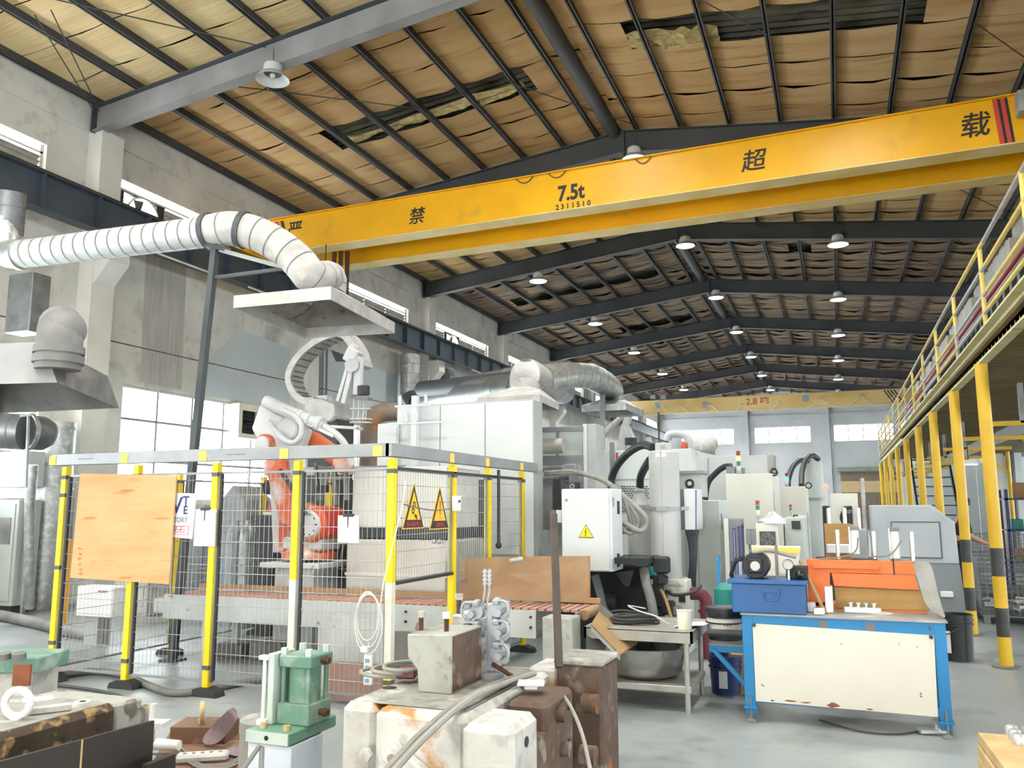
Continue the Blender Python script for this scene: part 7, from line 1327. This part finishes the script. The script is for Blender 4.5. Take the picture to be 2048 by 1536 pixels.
c2_ = at(352, 1508, D=3.55); c1_ = at(296, 1530, D=3.4); solo('black_plate', MB().add([Vector((c1_.x, c1_.y, 0)), Vector((c2_.x, c2_.y, 0)), c2_, c1_, Vector((c1_.x - .03, c1_.y, 0)), Vector((c2_.x - .03, c2_.y, 0)), c2_ - Vector((.03, 0, 0)), c1_ - Vector((.03, 0, 0))], [(0, 1, 2, 3), (7, 6, 5, 4), (0, 4, 5, 1), (1, 5, 6, 2), (2, 6, 7, 3), (3, 7, 4, 0)]), 'plate_black', 'smaller dark steel plate behind the big black plate', 'plate')
# valve post between
vp = at(304, 1470, Z=.1); t = thing('valve_fitting', 'white valve post with brass fitting behind the black plate', 'fitting', (vp.x, vp.y, 0)); part('post', MB().cyl((vp.x, vp.y, 0), (vp.x, vp.y, .3), .02, n=10), 'box_white', t, smooth=True); part('brass_fitting', MB().lathe([(.022, 0), (.026, .02), (.02, .03), (.024, .05), (.024, .07), (.016, .1)], (at(290, 1410, D=4.6).x, at(290, 1410, D=4.6).y, .42), 10), 'nut_tan', t, smooth=True); part('arm', MB().obox((at(300, 1420, D=4.6).x, at(300, 1420, D=4.6).y, .42), (.2, .1, .03), .3), 'box_white', t)
for k in range(4): c = at(268, 1432, D=4.55); solo('cable_bundle', MB().tube([c + Vector(((.09 - .012 * k) * math.cos(a * .2618), .03 * math.sin(a * .26), -.03 + (.08 - .01 * k) * math.sin(a * .2618))) for a in range(24)], .006, 6, closed=True), 'cable_grey', 'loop of grey cable beside the brass fitting', 'cable', 'cable loops beside the brass fitting', smooth=True)
wf = at(330, 1508, Z=.12); solo('grinder_handle', MB().tube([wf + Vector((-.07, .0, .05)), wf + Vector((.08, .03, .05))], [.035, .03], 12), 'box_white', 'white rounded handle at the end of the black plate', 'handle', smooth=True)
# floor cables near the fence
solo('floor_hose', MB().tube(smooth_path([at(120, 1350, Z=.03), at(190, 1343, Z=.03), at(255, 1352, Z=.03), at(300, 1372, Z=.03), at(345, 1386, Z=.03), at(400, 1382, Z=.03), at(460, 1370, Z=.03), at(520, 1360, Z=.03)]), .032, 10), 'dust_dark', 'thick grey hose snaking along the foot of the fence', 'hose', smooth=True)
solo('floor_cable', MB().tube(smooth_path([at(55, 1366, Z=.015), at(130, 1372, Z=.015), at(200, 1382, Z=.015), at(240, 1392, Z=.015), at(258, 1402, Z=.015)]), .014, 8), 'cable_dark', 'dark cable on the floor in front of the fence', 'cable', smooth=True); solo('floor_cable', MB().tube(smooth_path([at(50, 1348, Z=.015), at(90, 1338, Z=.015), at(125, 1326, Z=.015)]), .012, 8), 'cable_dark', 'short black cable running to the first fence post', 'cable', smooth=True); solo('floor_cable', MB().tube(smooth_path([at(-20, 1292, Z=.015), at(60, 1318, Z=.015), at(115, 1330, Z=.015)]), .012, 8), 'cable_grey', 'grey cable on the floor left of the fence', 'cable', smooth=True)
mat('cell_orange', 'f0a020', None, rough=.5); p = at(122, 1250, Z=0); solo('orange_post', MB().box(p.x - .035, p.x + .03, p.y, p.y + .06, 0, at(125, 1078, Y=p.y).z), 'cell_orange', 'orange upright bar left of the first fence post', 'post')
# ================================================================ UNDER THE GALLERY
mat('mesh_grey', '7c7f7e', '6a6d6c', 5, .5, metal=.4); mat('pallet_wood', 'a8947a', '92805f', 5, .8)
def cage(x0, y0, w, d, h, label):
    t = thing('wire_cage', label, 'cage', (x0 + w / 2, y0 + d / 2, 0)); z0 = .12; wm = MB()
    for a, b in (((x0, y0), (x0 + w, y0)), ((x0, y0), (x0, y0 + d)), ((x0 + w, y0), (x0 + w, y0 + d)), ((x0, y0 + d), (x0 + w, y0 + d))):
        L2 = math.hypot(b[0] - a[0], b[1] - a[1]); n = int(L2 / .07)
        for i in range(n + 1): f = i / n; x, y = a[0] + (b[0] - a[0]) * f, a[1] + (b[1] - a[1]) * f; wm.tube([(x, y, z0), (x, y, z0 + h)], .004, 4, caps=False)
        k = int(h / .07)
        for i in range(k + 1): z = z0 + h * i / k; wm.tube([(a[0], a[1], z), (b[0], b[1], z)], .004, 4, caps=False)
    part('wire_mesh', wm, 'mesh_grey', t, kind='stuff'); part('base', MB().box(x0, x0 + w, y0, y0 + d, .1, z0), 'mesh_grey', t)
    for sx in (x0 + .05, x0 + w - .05):
        for sy in (y0 + .05, y0 + d - .05): part('foot', MB().box(sx - .04, sx + .04, sy - .04, sy + .04, 0, .1), 'mesh_grey', t)
    return t
c1 = at(1985, 1215, Z=0); cage(1.75, 13.2, 1.1, 1.0, .75, 'wire mesh cage of bright castings between the two nearest gallery posts'); cage(2.0, 17.3, 1.2, 1.0, .95, 'taller wire mesh cage behind the first one')
for i in range(40): x, y = 1.85 + random.random() * .9, 13.3 + random.random() * .8; o = MB().obox((x, y, .17 + random.random() * .12), (.12, .05, .04), random.random() * 3, random.random()); solo('loose_casting', o, 'alu_cast', 'bright aluminium casting heaped in the wire cage', 'casting', 'castings heaped in the wire cage')
ps_ = thing('casting_stack', 'grey stacked castings on a pallet at the right picture edge', 'stack', (3.5, 15.0, 0)); part('pallet', MB().box(3.0, 4.1, 14.4, 15.4, 0, .14), 'pallet_wood', ps_)
for i in range(5):
    for k in range(9): part('casting', MB().lathe([(.05, 0), (.09, .02), (.09, .05), (.05, .075)], (3.12 + i * .2, 14.5, .14 + k * .078), 8), 'cast_grey', ps_, smooth=True)
blk2 = MB().box(3.02, 4.08, 14.62, 15.38, .14, .84); part('inner_rows', blk2, 'dust_dark', ps_)
# worker behind the grey machine
mat('skin', 'c79a7c', None, rough=.6); mat('hair', '241f1d', None, rough=.6); mat('shirt_dark', '2c2e33', '24262a', 6, .8); mat('trouser_dark', '33343a', None, rough=.85)
wp = at(1916, 1060, Y=16.0); wx, wy = wp.x, 16.0
per = thing('person', 'person in dark clothes pushing a cart behind the grey machine', 'person', (wx, wy, 0))
jv = [(0, 0, .95), (.03, 0, 1.15), (.08, 0, 1.36), (.1, 0, 1.44), (.12, 0, 1.52), (.13, 0, 1.62), (0, -.1, .9), (.06, -.1, .5), (-.02, -.1, .08), (.12, -.1, .04), (0, .1, .9), (-.1, .1, .5), (-.22, .1, .1), (-.1, .1, .04), (.08, -.19, 1.36), (.14, -.22, 1.1), (.36, -.18, .98), (.44, -.17, .98), (.08, .19, 1.36), (.14, .22, 1.1), (.36, .18, .98), (.44, .17, .98)]
je = [(0, 1), (1, 2), (2, 3), (3, 4), (4, 5), (0, 6), (6, 7), (7, 8), (8, 9), (0, 10), (10, 11), (11, 12), (12, 13), (2, 14), (14, 15), (15, 16), (16, 17), (2, 18), (18, 19), (19, 20), (20, 21)]
jr = [.13, .12, .13, .055, .08, .085, .085, .06, .045, .04, .085, .06, .045, .04, .06, .045, .035, .03, .06, .045, .035, .03]
def skin(name, idx, edges, grow, m_, sub=2):
    me = bpy.data.meshes.new(name); mp_ = {a: i for i, a in enumerate(idx)}; me.from_pydata([Vector(jv[a]) for a in idx], [(mp_[a], mp_[b]) for a, b in edges if a in mp_ and b in mp_], [])
    o = bpy.data.objects.new(name, me); COL.objects.link(o); o.parent = per; sk = o.modifiers.new('skin', 'SKIN'); sk.use_smooth_shade = True; s2 = o.modifiers.new('sub', 'SUBSURF'); s2.levels = sub; s2.render_levels = sub
    for i, a in enumerate(idx): r_ = jr[a] + grow; me.skin_vertices[0].data[i].radius = (r_, r_)
    me.skin_vertices[0].data[0].use_root = True; me.materials.append(MATS[m_]); return o
skin('body', list(range(22)), je, 0, 'skin'); skin('shirt', [0, 1, 2, 14, 15, 18, 19], je, .02, 'shirt_dark'); skin('trousers', [0, 6, 7, 8, 10, 11, 12], je, .018, 'trouser_dark')
ORG[per.name] = Vector((wx, wy, 0)); part('hair', MB().lathe([(.1, 0), (.112, .05), (.1, .1), (.06, .13), (.001, .14)], (wx + .12, wy, 1.6), 14), 'hair', per, smooth=True)
hc_ = thing('hand_cart', 'hand cart with a black ring handle pushed by the person', 'cart', (wx + .55, wy, 0)); c = Vector((wx + .52, wy, .98)); part('ring_handle', MB().tube([c + Vector((.03 * math.sin(a * .3927), .2 * math.cos(a * .3927), .2 * math.sin(a * .3927) - .02)) for a in range(16)], .02, 8, closed=True), 'knob_black', hc_, smooth=True); part('mast', MB().cyl((wx + .55, wy, .12), (wx + .54, wy, .8), .025, n=10), 'knob_black', hc_); part('platform', MB().box(wx + .3, wx + 1.1, wy - .3, wy + .3, .1, .14), 'steel_dark', hc_)
for sx in (.38, 1.0):
    for sy in (-.24, .24): part('wheel', MB().cyl((wx + sx, wy + sy - .02, .05), (wx + sx, wy + sy + .02, .05), .05, n=12), 'knob_black', hc_, smooth=True)
# stair, blue rack, lamp, partition
stt = thing('steel_stair', 'open steel stair with dark treads below the gallery', 'stair', (2.3, 27, 0))
for k in range(11): part('tread', MB().box(2.05, 3.0, 24.5 + k * .22, 24.72 + k * .22, .28 + k * .26, .31 + k * .26), 'f_dark', stt)
for x in (2.02, 3.0): part('stringer', MB().bar((x, 24.4, .15), (x, 27.0, 3.15), .05, .16), 'm_black', stt)
br = thing('blue_rack', 'blue storage rack with boxes under the gallery', 'rack', (3.2, 19, 0))
for x in (3.0, 3.75):
    for y in (18.6, 19.3): part('upright', MB().box(x, x + .06, y, y + .06, 0, 1.9), 'bucket_blue', br)
for z in (.5, 1.1, 1.7): part('shelf', MB().box(3.0, 3.8, 18.6, 19.36, z, z + .03), 'bucket_blue', br)
for j, (x, z, m_, s) in enumerate(((3.1, 1.13, 'teal', .2), (3.4, 1.13, 'box_white', .25), (3.15, .53, 'cardboard', .25), (3.45, .53, 'box_white', .22), (3.2, 1.73, 'cardboard', .3))): solo('rack_box', MB().box(x, x + s, 18.7, 18.95, z, z + s), m_, '%s box on the blue rack, %s shelf' % ({'teal': 'teal', 'box_white': 'white', 'cardboard': 'brown'}[m_], {1.13: 'middle', .53: 'low', 1.73: 'top'}[z]), 'box', bevel=.01)
p = at(1938, 928, Y=15.5); fl_ = thing('flood_lamp', 'small bright flood lamp hung under the gallery', 'lamp', p); part('housing', MB().box(p.x - .14, p.x + .14, 15.5, 15.6, p.z, p.z + .07), 'lamp_metal', fl_); part('lens', MB().box(p.x - .13, p.x + .13, 15.5, 15.6, p.z - .012, p.z), 'lamp_lit', fl_); part('hanger', MB().cyl((p.x, 15.55, p.z + .07), (p.x, 15.55, 3.12), .01, n=6), 'f_dark', fl_)
struct('wall_partition', MB().box(5.2, 5.4, 30, YB, 0, 4.6), 'plaster_low', 'pale partition wall in the shade of the gallery', cat='wall')
for k in range(7): struct('wall_sheet', MB().box(2.2 + k * .62, 2.2 + k * .62 + .6, 34.0, 34.05, 0, 3.1), 'plaster_low', 'pale corrugated sheet panel beyond the gallery stair, number %d from the hall' % (k + 1), cat='wall')
